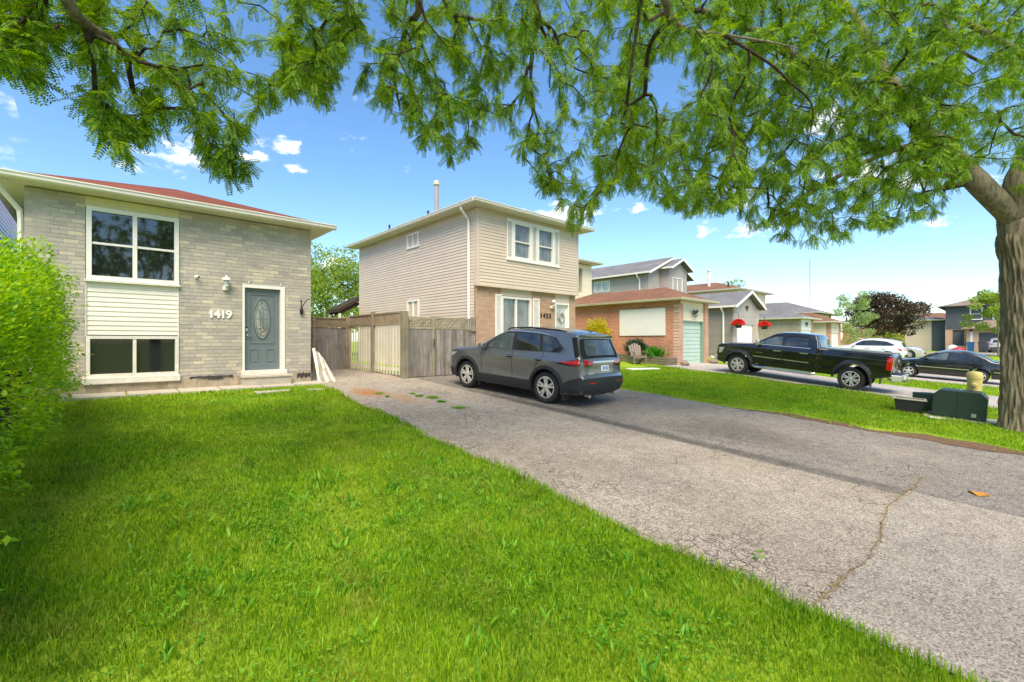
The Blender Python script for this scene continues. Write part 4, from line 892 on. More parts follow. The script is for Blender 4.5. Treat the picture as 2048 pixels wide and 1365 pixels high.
q5 = wall('upper_side_wall', f4ml, 19.402, 30, 1, 7.2, [(22.8, 24.4, 6.2, 7.0)], M['grey_siding'], h4, -.2, 0); siding(f4ml, 19.2, 30, 4.3, 7.15, .17, [(22.8, 24.4, 6.2, 7.0)], M['grey_siding'], q5)
window(f4ml, 22.8, 24.4, 6.1, 7.0, h4, (23.6,), (), .07, .01, 'glass_pale', 'vinyl_white', .03)
wall('upper_side_wall', Fr((38.2, 0), (0, 1), (1, 0)), 19.402, 30, 1, 7.2, [], M['grey_siding'], h4, -.2, 0)
f4b = Fr((0, 18.4), (1, 0), (0, -1)); wall('bay_wall', f4b, 33.7, 36.6, 3.5, 7.75, [], M['grey_siding'], h4, -.79, 0); gable_tri(f4b, 33.7, 36.6, 7.75, .66, M['grey_siding'], h4, -.79)
siding(f4b, 33.72, 36.58, 4.5, 8.3, .17, [(34.2, 35.8, 5.9, 7.05)], M['grey_siding'], h4, 0, top=lambda z: (33.72, 36.58) if z < 7.75 else (33.72 + (z - 7.75) * 2.1, 36.58 - (z - 7.75) * 2.1))
window(f4b, 34.2, 35.8, 5.85, 7.05, h4, (35.0,), (), .07, .01, 'glass_pale', 'vinyl_white', .03)
gable_roof(31.4, 38.7, 18.75, 30.2, 7.22, 1.5, M['roof_grey'], h4); gable_roof(33.35, 36.95, 17.95, 20, 7.7, .82, M['roof_grey'], h4, .08)
downspout([(31.3, 19.9, 7.2), (31.5, 19.9, 6.95), (31.8, 19.9, 6.75), (31.8, 19.9, 4)], h4, M['vinyl_white'], .06)
# ------------------------------------------------------------------ brown-roofed cream house with pale stone garage
h5 = thing('stone_garage_house', 'cream house with brown hip roof behind a pale stone garage', 'house', (44, 11.4, G(44, 11.4)))
z5 = G(44, 11.4); f5 = Fr((0, 11.4), (1, 0), (0, -1))
wall('garage_wall', Fr((41.5, 0), (0, 1), (-1, 0)), 11.602, 18, z5 - .3, 3.7, [], M['brick_stone_x'], h5, -.2, 0); wall('garage_wall', Fr((45.1, 0), (0, 1), (1, 0)), 11.602, 18, z5 - .3, 3.7, [], M['brick_stone_x'], h5, -.2, 0)
MB().fbox(f5, 41.5, 41.85, -.2, .003, z5 - .3, 3.7).build('pier', M['brick_stone_y'], h5); MB().fbox(f5, 44.7, 45.1, -.2, .003, z5 - .3, 3.7).build('pier', M['brick_red_y'], h5); MB().fbox(f5, 41.85, 44.7, -.2, -.05, 2.75, 3.7).build('garage_header', M['vinyl_white'], h5); MB().fbox(f5, 41.85, 44.7, -.2, -.09, z5, 2.72).build('garage_door', M['vinyl_white'], h5)
hip_roof(41.1, 45.6, 11.0, 18.4, 3.76, .36, M['roof_grey'], h5); gutters(41.1, 45.6, 11.0, 18.4, 3.77, h5, M['gutter'], 'flr'); bat_ornament((43.2, 11.38, 3.3), f5, 1.4, 'small black metal ornament above the white door of the stone garage', M['black_iron'])
f5m = Fr((0, 16.2), (1, 0), (0, -1)); wall('upper_wall', f5m, 41.6, 48.2, 1, 6.4, [], M['cream2'], h5, -.2, 0); wall('upper_wall', Fr((41.6, 0), (0, 1), (-1, 0)), 16.402, 26, 1, 6.4, [], M['cream2'], h5, -.2, 0); wall('upper_wall', Fr((48.2, 0), (0, 1), (1, 0)), 16.402, 26, 1, 6.4, [], M['cream2'], h5, -.2, 0)
window(f5m, 44.8, 46.4, 4.9, 6.1, h5, (45.6,), (), .07, .01, 'glass_pale', 'vinyl_white', .03)
for a in (44.4, 46.42): MB().fbox(f5m, a, a + .36, .0, .05, 4.9, 6.1).build('shutter', M['vinyl_white'], h5)
hip_roof(41.1, 48.7, 15.7, 26.4, 6.5, .3, M['roof_brown'], h5); gutters(41.1, 48.7, 15.7, 26.4, 6.51, h5, M['gutter'], 'flr'); MB().tube([(43.2, 19.5, 6.8), (43.2, 19.5, 8.6)], .13, 10).lathe([(.19, 0), (.19, .2)], (43.2, 19.5, 8.55), 10).build('chimney_pipe', M['gutter'], h5); MB().tube([(42.0, 17.2, 6.6), (42.0, 17.2, 7.2)], .07, 8).build('vent_pipe', M['black_plastic'], h5)
soffit(41.1, 48.7, 15.7, 26, 41.6, 48.2, 16.2, 26, 6.42, h5, M['soffit'], False)
# ------------------------------------------------------------------ bungalow with grey hip roof, orange brick garage
h6 = thing('grey_roofed_bungalow', 'low bungalow with broad grey hip roof and orange brick garage piers', 'house', (53, 12, G(53, 12)))
z6 = G(50, 11); f6 = Fr((0, 13.0), (1, 0), (0, -1)); wall('wall', f6, 51.2, 57.8, z6 - .3, 4.6, [], M['vinyl_white'], h6, -.2, 0); wall('wall', Fr((51.2, 0), (0, 1), (-1, 0)), 13.202, 25, z6 - .3, 4.6, [], M['brick_stone_x'], h6, -.2, 0)
window(f6, 54.6, 56.6, 2.1, 4.3, h6, (55.3, 55.95), (3.6,), .1, .01, 'glass', 'vinyl_white', .04); MB().fbox(f6, 57.0, 57.8, .0, .03, z6, 4.6).build('pier', M['brick_stone_y'], h6)
hip_roof(50.7, 58.3, 12.4, 25, 4.68, .36, M['roof_grey'], h6); gutters(50.7, 58.3, 12.4, 25, 4.69, h6, M['gutter'], 'flr')
f6g = Fr((0, 10.6), (1, 0), (0, -1)); wall('garage_wall', Fr((46.9, 0), (0, 1), (-1, 0)), 10.902, 15, z6 - .3, 3.5, [], M['cream2'], h6, -.2, 0); MB().fbox(f6g, 46.9, 47.3, -.3, .003, z6 - .3, 3.5).build('pier', M['brick_red_y'], h6); MB().fbox(f6g, 50.0, 50.5, -.3, .003, z6 - .3, 3.5).build('pier', M['brick_red_y'], h6); MB().fbox(f6g, 47.3, 50.0, -.25, -.05, 2.6, 3.5).build('garage_header', M['cream2'], h6); MB().fbox(f6g, 47.3, 50.0, -.25, -.1, z6, 2.58).build('garage_door', M['vinyl_white'], h6)
hip_roof(46.5, 51.2, 10.2, 15.4, 3.58, .4, M['roof_brown'], h6); gutters(46.5, 51.2, 10.2, 15.4, 3.59, h6, M['gutter'], 'flr'); text_mesh('digit', '1', .3, f6g, 48.6, 2.95, .0, M['white'], h6)
# ------------------------------------------------------------------ houses across the end of the street (they face -X)
h7 = thing('brick_bungalow', 'low red brick bungalow with grey roof and pale front at the end of the street', 'house', (82, 9.5, .6)); f7 = Fr((82, 0), (0, -1), (-1, 0))
wall('wall', f7, -17, -9.9, .3, 4.6, [], M['brick_red_x'], h7, -.2, 0); wall('pale_wall', f7, -9.9, -7.2, .3, 4.6, [], plain('pale_stucco', '#c9b8a2', .9, var=.1, scale=.6), h7, -.2, .03); wall('dark_wall', f7, -7.2, -5.9, .3, 4.6, [], M['charcoal'], h7, -.2, -.02)
for a in (-12.6, -15.6): window(f7, a, a + 1.2, 2.2, 3.9, h7, (), (), .09, .01, 'glass', 'vinyl_white', .04)
hip_roof(81.3, 92, 5.2, 18, 4.7, .2, M['roof_grey'], h7, 'y'); gutters(81.3, 92, 5.2, 18, 4.71, h7, M['gutter'], 'l'); dsh = MB().lathe([(.02, -.02), (.3, .08), (.42, .2)], (83.6, 8.7, 5.6), 14, 'x').build('satellite_dish', M['taupe_siding'], h7); MB().tube([(83.7, 8.7, 5.0), (83.7, 8.7, 5.6)], .04, 6).build('dish_mast', M['steel'], h7)
h8 = thing('charcoal_house', 'charcoal sided two-storey house with white windows and double garage', 'house', (80.5, 0, .9)); f8 = Fr((80.5, 0), (0, -1), (-1, 0))
a8 = wall('upper_wall', f8, -5.75, 3.2, 3.35, 6.25, [], M['charcoal'], h8, -.3, 0); siding(f8, -5.75, 3.2, 3.35, 6.2, .2, [(-3.55, -2.45, 4.5, 6.15), (-1.6, -.45, 4.5, 6.15)], M['charcoal'], a8)
wall('side_wall', Fr((0, 5.75), (1, 0), (0, 1)), 80.8, 90, .6, 6.25, [], M['charcoal'], h8, -.3, 0); wall('entry_wall', f8, -5.75, -3.6, .6, 3.35, [(-5.1, -4.05, 1.3, 3.3)], M['brick_tan'], h8, -.3, 0); MB().fbox(f8, -5.1, -4.05, -.28, -.15, 1.3, 3.3).build('front_door', M['charcoal'], h8); MB().fbox(f8, -5.6, -3.8, .01, 1.2, .5, 1.28).build('porch_step', M['concrete'], h8)
for a in (-3.55, -1.6): window(f8, a, a + 1.1, 4.52, 6.12, h8, (), (5.25,), .1, .01, 'glass_pale', 'vinyl_white', .05)
f8g = Fr((78.6, 0), (0, -1), (-1, 0)); wall('garage_wall', f8g, -3.75, 4, .5, 3.4, [(-2.7, 3.2, .5, 2.9)], M['brick_tan'], h8, -.3, 0); MB().fbox(f8g, -2.7, 3.2, -.25, -.1, .5, 2.9).build('garage_door', M['charcoal'], h8); wall('garage_side', Fr((0, 3.75), (1, 0), (0, 1)), 78.9, 80.5, .5, 3.4, [], M['brick_tan'], h8, -.3, 0)
MB().prism([(77.9, 4.2, 3.35), (77.9, -4.4, 3.35), (80.6, -2.4, 4.4), (80.6, 2.2, 4.4)], [(77.9, 4.2, 3.45), (77.9, -4.4, 3.45), (80.6, -2.4, 4.5), (80.6, 2.2, 4.5)]).build('garage_roof', M['roof_tan'], h8); MB().box(80.2, 80.7, -4.3, 4.1, 3.36, 3.44).box(78.2, 80.4, 3.5, 4.1, 3.38, 3.44).build('garage_soffit', M['soffit'], h8)
MB().fbox(f8g, -3.42, -3.22, .005, .02, 1.1, 3.0).build('number_strip', M['vinyl_white'], h8); MB().fbox(f8g, -3.45, -3.25, .005, .15, 3.05, 3.3).build('porch_lamp', M['black_iron'], h8)
hip_roof(79.9, 91, -4, 6.4, 6.3, .3, M['roof_tan'], h8, 'y'); gutters(79.9, 91, -4, 6.4, 6.31, h8, M['charcoal'], 'lb')
h9 = thing('rear_brown_roof_house', 'distant brown roofed house showing between the brick bungalow and charcoal house', 'house', (100, 9, .6)); wall('wall', Fr((98, 0), (0, -1), (-1, 0)), -16, -3, .5, 5.2, [], M['brick_tan'], h9, -6, 0); hip_roof(97.4, 108, 2.5, 16.5, 5.2, .25, M['roof_brown'], h9)
# ------------------------------------------------------------------ vehicles (local: x forward, y left, z up, ground at 0)
def crom(P, n=6):
    P = [np.array(p, float) for p in P]; Q = [2 * P[0] - P[1]] + P + [2 * P[-1] - P[-2]]; out = []
    for i in range(1, len(Q) - 2):
        a, b, c, d = Q[i - 1:i + 3]
        for k in range(n):
            t = k / n; out.append(.5 * ((2 * b) + (c - a) * t + (2 * a - 5 * b + 4 * c - d) * t * t + (-a + 3 * b - 3 * c + d) * t ** 3))
    out.append(P[-1]); return out
class Car:
    """side outline (x,z) x half-width W(x,z): two rounded flanks joined by a crowned band along the outline"""
    def __init__(s, root, top, axles, wr, sill, width, sect, plan, r=.05, crown=.05, flare=.0, arch=None, extra=None, zend=None):
        s.root = root; s.r = r; s.crown = crown; s.w = width / 2; s.sect = np.array(sect); s.plan = plan; s.ax = axles; s.wr = wr; s.flare = flare; s.extra = extra
        ar = arch or wr + .055; s.ar = ar
        P = [tuple(p) for p in top]                      # from the front bumper's foot over the roof to the rear bumper's foot
        ntop = len(P); zc = wr
        def arc(cx):
            h = max(-.99, min(.99, (sill - zc) / ar)); a0 = math.asin(h); A = np.linspace(math.pi - a0, a0, 19) if False else np.linspace(a0, math.pi - a0, 19)
            return [(cx + ar * math.cos(a), zc + ar * math.sin(a)) for a in A]
        rear = arc(axles[1])[::-1]; front = arc(axles[0])[::-1]
        # from the rear foot: into the rear arch (its rear side first), along the sill, the front arch
        s.poly = np.array(P + rear + front); s.ntop = ntop
        n = len(s.poly); nx = np.roll(s.poly, -1, 0) - np.roll(s.poly, 1, 0); nx /= np.linalg.norm(nx, axis=1)[:, None] + 1e-9
        s.nrm = np.stack([-nx[:, 1], nx[:, 0]], 1)       # outline runs front -> roof -> rear (counter-clockwise seen from the right): outward?
        c = s.poly.mean(0)
        area = .5 * np.sum(s.poly[:, 0] * np.roll(s.poly[:, 1], -1) - np.roll(s.poly[:, 0], -1) * s.poly[:, 1])
        if area > 0: s.nrm = -s.nrm
        s.rad = np.array([r if i < ntop else .016 for i in range(n)])
        s.poly_d = s.poly
    def Wb(s, x, z):
        x = np.asarray(x, float); z = np.asarray(z, float)
        w = s.w * np.interp(z, s.sect[:, 0], s.sect[:, 1]) * np.interp(x, s.plan[:, 0], s.plan[:, 1])
        for ax in s.ax:
            d = np.hypot(x - ax, z - s.wr); w = w + s.flare * np.clip(1 - (d - s.ar) / .12, 0, 1) ** 2 * (z < s.wr + s.ar + .2) * (d > s.ar - .05)
        if s.extra is not None: w = w + s.extra(x, z)
        return w
    def W(s, x, z):
        x = np.asarray(x, float).ravel(); z = np.asarray(z, float).ravel(); w = s.Wb(x, z); P = s.poly; Q = np.roll(P, -1, 0); best = np.full(len(x), 9.); rad = np.zeros(len(x))
        for i in range(len(P)):
            d = Q[i] - P[i]; L = d @ d + 1e-12; t = np.clip(((x - P[i, 0]) * d[0] + (z - P[i, 1]) * d[1]) / L, 0, 1)
            q = np.hypot(x - P[i, 0] - t * d[0], z - P[i, 1] - t * d[1]); m = q < best; best[m] = q[m]; rad[m] = s.rad[i]
        k = np.clip(1 - best / rad, 0, 1); return w - rad * (1 - np.sqrt(1 - k * k))
    @staticmethod
    def fill(poly, step):
        bm = bmesh.new(); f = bm.faces.new([bm.verts.new((p[0], 0, p[1])) for p in poly]); A = np.array(poly)
        for ax, n in ((0, (1, 0, 0)), (1, (0, 0, 1))):
            v = math.ceil(A[:, ax].min() / step + .01) * step
            while v < A[:, ax].max() - .003:
                co = (v, 0, 0) if ax == 0 else (0, 0, v)
                bmesh.ops.bisect_plane(bm, geom=bm.verts[:] + bm.edges[:] + bm.faces[:], plane_co=co, plane_no=n, dist=1e-5); v += step
        bmesh.ops.triangulate(bm, faces=[f for f in bm.faces if len(f.verts) > 4]); bm.verts.index_update()
        V = np.array([v.co for v in bm.verts]); Fs = [[v.index for v in f.verts] for f in bm.faces]
        E = [[v.index for v in e.verts] for e in bm.edges if len(e.link_faces) == 1]; bm.free(); return V, Fs, E
    def body(s, mat, under, step=.05, name='body'):
        n = len(s.poly); L = 4; m = MB(); rings = []
        for k in range(L + 1):
            th = math.pi / 2 * k / L; d = s.rad * (1 - math.cos(th)) ; p = s.poly - s.nrm * d[:, None]; w = s.Wb(p[:, 0], p[:, 1]) - s.rad * (1 - math.sin(th)); rings.append((p, w))
        p, w = rings[-1]; V, Fs, E = s.fill([tuple(q) for q in p], step); wv = s.Wb(V[:, 0], V[:, 2])
        for sg in (1, -1):
            for k in range(L):
                (p0, w0), (p1, w1) = rings[k], rings[k + 1]; b = len(m.v)
                m.v += [(a[0], sg * c, a[1]) for a, c in zip(p0, w0)] + [(a[0], sg * c, a[1]) for a, c in zip(p1, w1)]
                m.f += [[b + i, b + (i + 1) % n, b + n + (i + 1) % n, b + n + i] for i in range(n)]
            m.add([(q[0], sg * c, q[2]) for q, c in zip(V, wv)], Fs)
        u = MB(); p, w = rings[0]; ny = 10; T = np.linspace(-1, 1, ny + 1)
        for i in range(n):
            j = (i + 1) % n; top = i < s.ntop - 1
            tgt = m if top else u
            def row(k):
                c = s.crown * (1 - T ** 2) if k < s.ntop and 0 < k < s.ntop - 1 else 0 * T
                return [(p[k, 0] + s.nrm[k, 0] * cc, t * w[k], p[k, 1] + s.nrm[k, 1] * cc) for t, cc in zip(T, c)]
            a, b_ = row(i), row(j); base = len(tgt.v); tgt.v += a + b_
            tgt.f += [[base + q, base + q + 1, base + ny + 1 + q + 1, base + ny + 1 + q] for q in range(ny)]
        o = s.finish(m, name, mat); s.finish(u, 'underbody', under); return o
    def finish(s, m, name, mat, parent=None, ang=38):
        me = bpy.data.meshes.new(name); me.from_pydata(m.v, [], m.f); bm = bmesh.new(); bm.from_mesh(me)
        bmesh.ops.remove_doubles(bm, verts=bm.verts, dist=.0006); bmesh.ops.recalc_face_normals(bm, faces=bm.faces); bm.to_mesh(me); bm.free()
        me.polygons.foreach_set('use_smooth', np.ones(len(me.polygons), bool)); me.set_sharp_from_angle(angle=R(ang)); me.materials.append(mat)
        o = bpy.data.objects.new(name, me); link(o, parent or s.root); OFF[o] = (0, 0, 0); return o
    def patch(s, name, poly, mat, off=.004, sides=(1, -1), parent=None, step=.07, deep=.012, first=None):
        """a panel laid on the flank"""
        V, Fs, E = s.fill(poly, step); w = s.W(V[:, 0], V[:, 2]); out = []
        for sg in sides:
            m = MB(); k = len(V); m.v = [(q[0], sg * (c + off), q[2]) for q, c in zip(V, w)] + [(q[0], sg * (c - deep), q[2]) for q, c in zip(V, w)]
            m.f = [list(f) for f in Fs] + [[a, b, b + k, a + k] for a, b in E]; out.append(s.finish(m, name, mat, parent))
        return out
    def ends(s, front):
        P = s.poly[:s.ntop]; N = s.nrm[:s.ntop]; i = int(np.argmax(P[:, 1])); 
        return (P[:i + 1], N[:i + 1]) if front else (P[i:][::-1], N[i:][::-1])
    def epatch(s, name, poly, mat, front=False, off=.005, parent=None, step=.09, deep=.015):
        """a panel laid on the front or rear band; poly is (y, z)"""
        P, N = s.ends(front); V, Fs, E = s.fill(poly, step); y, z = V[:, 0], V[:, 2]
        x = np.interp(z, P[:, 1], P[:, 0]); nx = np.interp(z, P[:, 1], N[:, 0]); nz = np.interp(z, P[:, 1], N[:, 1]); Wd = s.Wb(x, z) - s.r
        c = s.crown * np.clip(1 - (y / Wd) ** 2, -.6, 1); m = MB(); k = len(V)
        m.v = [(a + n1 * (cc + o), b, d + n2 * (cc + o)) for o in (off, -deep) for a, b, d, n1, n2, cc in zip(x, y, z, nx, nz, c)]
        m.f = [list(f) for f in Fs] + [[a, b, b + k, a + k] for a, b in E]; return s.finish(m, name, mat, parent)
    def line(s, name, pts, w, mat, off=.003, **kw):
        """a thin strip along a polyline on the flank"""
        P = [Vector(p) for p in pts]; L, Rr = [], []
        for i, p in enumerate(P):
            t = (P[min(i + 1, len(P) - 1)] - P[max(0, i - 1)]).normalized(); n = Vector((-t.y, t.x)) * w / 2; L.append(tuple(p + n)); Rr.append(tuple(p - n))
        return s.patch(name, L + Rr[::-1], mat, off, **kw)
    def wheels(s, track, wd, rim_r, mat_rim, spokes=5, split=False, tyre_w=.23):
        for ax in s.ax:
            for sg in (1, -1):
                y = sg * track; R_ = s.wr; h = tyre_w / 2; pr = [(rim_r * .98, -h * .86), (rim_r + .02, -h), (R_ - .035, -h), (R_ - .008, -h * .8), (R_, -h * .5), (R_, h * .5), (R_ - .008, h * .8), (R_ - .035, h), (rim_r + .02, h), (rim_r * .98, h * .86)]
                w = MB().lathe(pr, (ax, y, R_), 40, 'y', False).finish2(s, 'wheel', M['rubber'])
                d = sg; o = y + d * (h * .55)
                b = MB().lathe([(rim_r, -h * .9 * 1), (rim_r, 0.0)], (ax, y, R_), 32, 'y', False); b.lathe([(.0, 0), (rim_r * .99, 0)], (ax, y - d * h * .3, R_), 32, 'y', False); b.finish2(s, 'brake_drum', M['black_plastic'], w)
                m = MB(); m.lathe([(rim_r * 1.0, -.012), (rim_r * 1.02, d * .012), (rim_r * .93, d * .016), (rim_r * .9, -.02 * d)], (ax, y + d * h * .84, R_), 40, 'y', False)
                f = y + d * h * .72
                for k in range(spokes):
                    a0 = 2 * math.pi * k / spokes + .3
                    for da in ((-.13, .13) if split else (0,)):
                        a1 = a0 + da; a2 = a0 + da * 1.45; wi, wo = (.028, .026) if split else (.05, .04)
                        def P(r, a, t, dy): return (ax + r * math.cos(a) - t * math.sin(a), f + dy, R_ + r * math.sin(a) + t * math.cos(a))
                        r0, r1 = rim_r * .16, rim_r * .95; dy0, dy1 = d * .0, d * .018
                        A = [P(r0, a1, -wi, dy0), P(r0, a1, wi, dy0), P(r0, a1, wi * .7, dy0 + d * .03), P(r0, a1, -wi * .7, dy0 + d * .03)]; B = [P(r1, a2, -wo, dy1), P(r1, a2, wo, dy1), P(r1, a2, wo * .7, dy1 + d * .018), P(r1, a2, -wo * .7, dy1 + d * .018)]
                        m.prism(A, B)
                m.lathe([(rim_r * .24, -.01), (rim_r * .24, d * .02), (rim_r * .15, d * .034), (.004, d * .036)], (ax, f, R_), 20, 'y', False)
                m.finish2(s, 'rim', mat_rim, w)
def _fin(m, car, name, mat, parent=None): return car.finish(m, name, mat, parent, 40)
MB.finish2 = _fin
def place(root, contact_mid, heading_deg, pitch, z):
    root.location = (contact_mid[0], contact_mid[1], z); root.rotation_euler = (0, -pitch, R(heading_deg))
def rect(a, b, c, d): return [(a, c), (b, c), (b, d), (a, d)]
def ringseg(cx, cz, r0, r1, a0, a1, n=18):
    A = np.linspace(R(a0), R(a1), n); return [(cx + r1 * math.cos(a), cz + r1 * math.sin(a)) for a in A] + [(cx + r0 * math.cos(a), cz + r0 * math.sin(a)) for a in A[::-1]]
def mirrors(car, x, z, y, mat, size=(.16, .2, .15)):
    for sg in (1, -1):
        m = MB().ob((x, sg * (y + size[1] / 2), z), size); o = m.build('mirror', mat, car.root, True, bevel=.035); MB().beam((x + .02, sg * (y - .06), z - .06), (x + .01, sg * (y + .06), z - .03), .05, .04).build('mirror_arm', M['black_plastic'], o)
def seats(car, xs, z, w=.5):
    pass

# ---- metallic grey SUV
t = thing('parked_suv', 'metallic grey SUV with black cladding parked nose to the wooden gate', 'car', local=True)
top = crom([(2.02, .24), (2.2, .3), (2.27, .5), (2.275, .72)], 4)[:-1] + crom([(2.275, .72), (2.24, .9), (2.1, .99), (1.7, 1.06), (1.2, 1.11), (.98, 1.135)], 5)[:-1] + crom([(.98, 1.135), (.55, 1.385), (.2, 1.55), (-.1, 1.63), (-.6, 1.668), (-1.2, 1.665), (-1.75, 1.625), (-2.04, 1.585)], 5)[:-1] + crom([(-2.04, 1.585), (-2.03, 1.5), (-2.11, 1.28), (-2.2, 1.09), (-2.235, 1.0), (-2.25, .85), (-2.27, .72)], 4)[:-1] + crom([(-2.27, .72), (-2.325, .66), (-2.335, .5), (-2.29, .36), (-2.2, .3), (-1.95, .26)], 4)
sect = [(.2, .93), (.42, .975), (.6, .985), (.8, .995), (.92, 1.0), (1.02, .985), (1.1, .955), (1.35, .885), (1.6, .8), (1.7, .75)]
plan = np.array([(-2.4, .84), (-2.3, .9), (-2.15, .945), (-1.9, .97), (-1.5, 1.0), (1.5, 1.0), (1.85, .965), (2.05, .91), (2.2, .83), (2.3, .74)])
def suv_extra(x, z): return -.032 * np.exp(-((z - .6 - .06 * x) / .12) ** 2) * sstep(.95, .7, np.abs(x)) + .02 * np.exp(-((z - .98) / .035) ** 2) + .03 * np.exp(-((z - .93) / .1) ** 2) * np.exp(-((x + 1.4) / .6) ** 2)
c = Car(t, top, (1.345, -1.345), .362, .25, 1.86, sect, plan, .06, .06, .03, .425, suv_extra)
c.body(M['paint_grey'], M['black_plastic'])
c.wheels(.79, .23, .245, M['alloy'], 5, True, .235)
for ax in c.ax: c.patch('arch_cladding', ringseg(ax, .362, .424, .505, -14, 194), M['clad'], .016, step=.05)
c.patch('rocker_cladding', [(-.95, .26), (.95, .26), (.86, .47), (-.86, .47)], M['clad'], .01)
c.patch('rear_bumper_cladding', [(-1.78, .3), (-1.95, .28), (-2.2, .325), (-2.29, .4), (-2.322, .5), (-2.312, .63), (-2.25, .68), (-1.98, .6), (-1.8, .5)], M['clad'], .012)
c.patch('front_bumper_cladding', [(1.8, .3), (2.0, .26), (2.14, .32), (2.17, .5), (1.85, .48)], M['clad'], .012)
for nm, pl, gm in (('front_door_window', [(.70, 1.13), (-.24, 1.15), (-.20, 1.545), (.03, 1.535), (.3, 1.44)], 'car_glass_lt'), ('rear_door_window', [(-.34, 1.15), (-1.12, 1.165), (-1.02, 1.545), (-.6, 1.565), (-.30, 1.555)], 'car_glass'), ('quarter_window', [(-1.2, 1.17), (-1.6, 1.2), (-1.68, 1.27), (-1.5, 1.45), (-1.3, 1.52), (-1.1, 1.54)], 'car_glass')): c.patch(nm, pl, M[gm], .006)
c.patch('window_surround', [(.84, 1.115), (-1.66, 1.175), (-1.76, 1.27), (-1.5, 1.5), (-1.15, 1.565), (-.4, 1.59), (.02, 1.57), (.36, 1.44)], M['black_plastic'], .002)
c.patch('pillar_trim', [(-1.9, 1.53), (-2.018, 1.53), (-2.03, 1.46), (-2.165, 1.13), (-2.08, 1.09)], M['dark'], .005, step=.03)
c.line('window_chrome', [(.1, 1.585), (-.4, 1.603), (-1.0, 1.59), (-1.3, 1.55)], .014, M['chrome'], .006)
c.line('door_seam', [(.78, .45), (.8, .8), (.78, 1.1)], .009, M['dark']); c.line('door_seam', [(-.28, .43), (-.29, .8), (-.29, 1.14)], .009, M['dark']); c.line('door_seam', [(-.93, .62), (-1.06, .85), (-1.22, 1.02), (-1.22, 1.15)], .009, M['dark'])
for a in (-.1, -1.02):
    hs = c.patch('door_handle', [(a, .985), (a - .22, .985), (a - .22, 1.012), (a, 1.012)], M['paint_grey'], .03); c.patch('handle_recess', ell(a - .11, .985, .1, .038, 14), M['dark'], .002)
c.patch('fuel_flap', rect(-1.62, -1.44, .9, 1.03), M['paint_grey'], .003)
c.patch('tail_light', [(-1.72, .985), (-1.98, 1.01), (-2.16, 1.06), (-2.2, 1.03), (-2.215, .95), (-2.02, .93)], M['red_lens'], .012); c.patch('tail_light_surround', [(-1.62, .95), (-1.98, 1.03), (-2.16, 1.08), (-2.22, 1.03), (-2.225, .93), (-2.0, .91)], M['dark'], .005)
c.patch('headlight', [(1.75, .93), (2.05, .92), (2.16, .86), (2.17, .8), (2.0, .82)], M['clear_lens'], .006)
c.epatch('rear_window', [(-.56, 1.12), (.56, 1.12), (.6, 1.2), (.52, 1.47), (-.52, 1.47), (-.6, 1.2)], M['car_glass_lt'], off=.012); c.epatch('rear_window_surround', [(-.74, 1.075), (.74, 1.075), (.75, 1.2), (.64, 1.5), (-.64, 1.5), (-.75, 1.2)], M['dark'], off=.006)
for sg in (1, -1): c.epatch('tail_light', [(sg * a, b) for a, b in ((.46, .965), (.46, 1.015), (.62, 1.03), (.75, 1.06), (.76, .95), (.6, .945))], M['red_lens'], off=.012); c.epatch('reverse_light', [(sg * a, b) for a, b in ((.48, .905), (.47, .96), (.72, .945), (.72, .9))], M['smoke_lens'], off=.008)
c.epatch('tailgate_garnish', [(-.45, .985), (.45, .985), (.45, 1.012), (-.45, 1.012)], M['chrome'], off=.016); c.epatch('plate_recess', rect(-.3, .3, .755, .94), M['paint_grey'], off=.002)
pl = c.epatch('licence_plate', rect(-.15, .15, .79, .925), M['plate'], off=.022)
for a in (-.1, .02): c.epatch('plate_print', rect(a, a + .085, .82, .9), M['plate_blue'], off=.025, parent=pl)
c.epatch('tailgate_strip', rect(-.55, .6, .705, .735), M['steel'], off=.012); c.epatch('rear_bumper', [(-.78, .33), (.78, .33), (.82, .52), (.8, .66), (-.8, .66), (-.82, .52)], M['clad'], off=.012); c.epatch('bumper_inset', rect(-.52, .52, .53, .63), M['black_plastic'], off=.018)
for sg in (1, -1): c.epatch('reflector', rect(sg * .56 - .1, sg * .56 + .1, .545, .57), M['red_lens'], off=.02)
c.epatch('windshield', [(-.62, 1.17), (.62, 1.17), (.52, 1.53), (-.52, 1.53)], M['car_glass'], True, .008); c.epatch('grille', rect(-.5, .5, .45, .85), M['black_plastic'], True, .01)
for sg in (1, -1):
    MB().tube([(.15, sg * .63, 1.6), (.05, sg * .63, 1.66), (-.6, sg * .625, 1.7), (-1.4, sg * .61, 1.675), (-1.62, sg * .6, 1.645), (-1.7, sg * .6, 1.61)], .02, 6).build('roof_rail', M['black_plastic'], t)
    MB().tube([(-2.15, sg * .5, .27), (-2.3, sg * .52, .25)], .035, 10).build('exhaust_tip', M['chrome'], t)
    for ax in c.ax: MB().box(ax - .49, ax - .465, min(sg * .66, sg * .9), max(sg * .66, sg * .9), .13, .4).build('mud_flap', M['black_plastic'], t)
mirrors(c, .68, 1.17, .90, M['paint_grey'])
MB().prism([(-1.72, -.012, 1.66), (-1.92, -.012, 1.64), (-1.92, -.012, 1.7)], [(-1.72, .012, 1.66), (-1.92, .012, 1.64), (-1.92, .012, 1.7)]).build('antenna_fin', M['paint_grey'], t)
MB().beam((-2.03, .25, 1.16), (-2.1, -.25, 1.14), .02, .02).build('wiper', M['black_plastic'], t)
MB().lathe([(.05, 0), (.05, .008), (.035, .01)], (-2.3, 0, .96), 16, 'x').build('badge', M['chrome'], t); c.epatch('badge', rect(.42, .66, .745, .775), M['steel'], off=.015); c.epatch('badge', rect(-.66, -.5, .745, .765), M['steel'], off=.015)
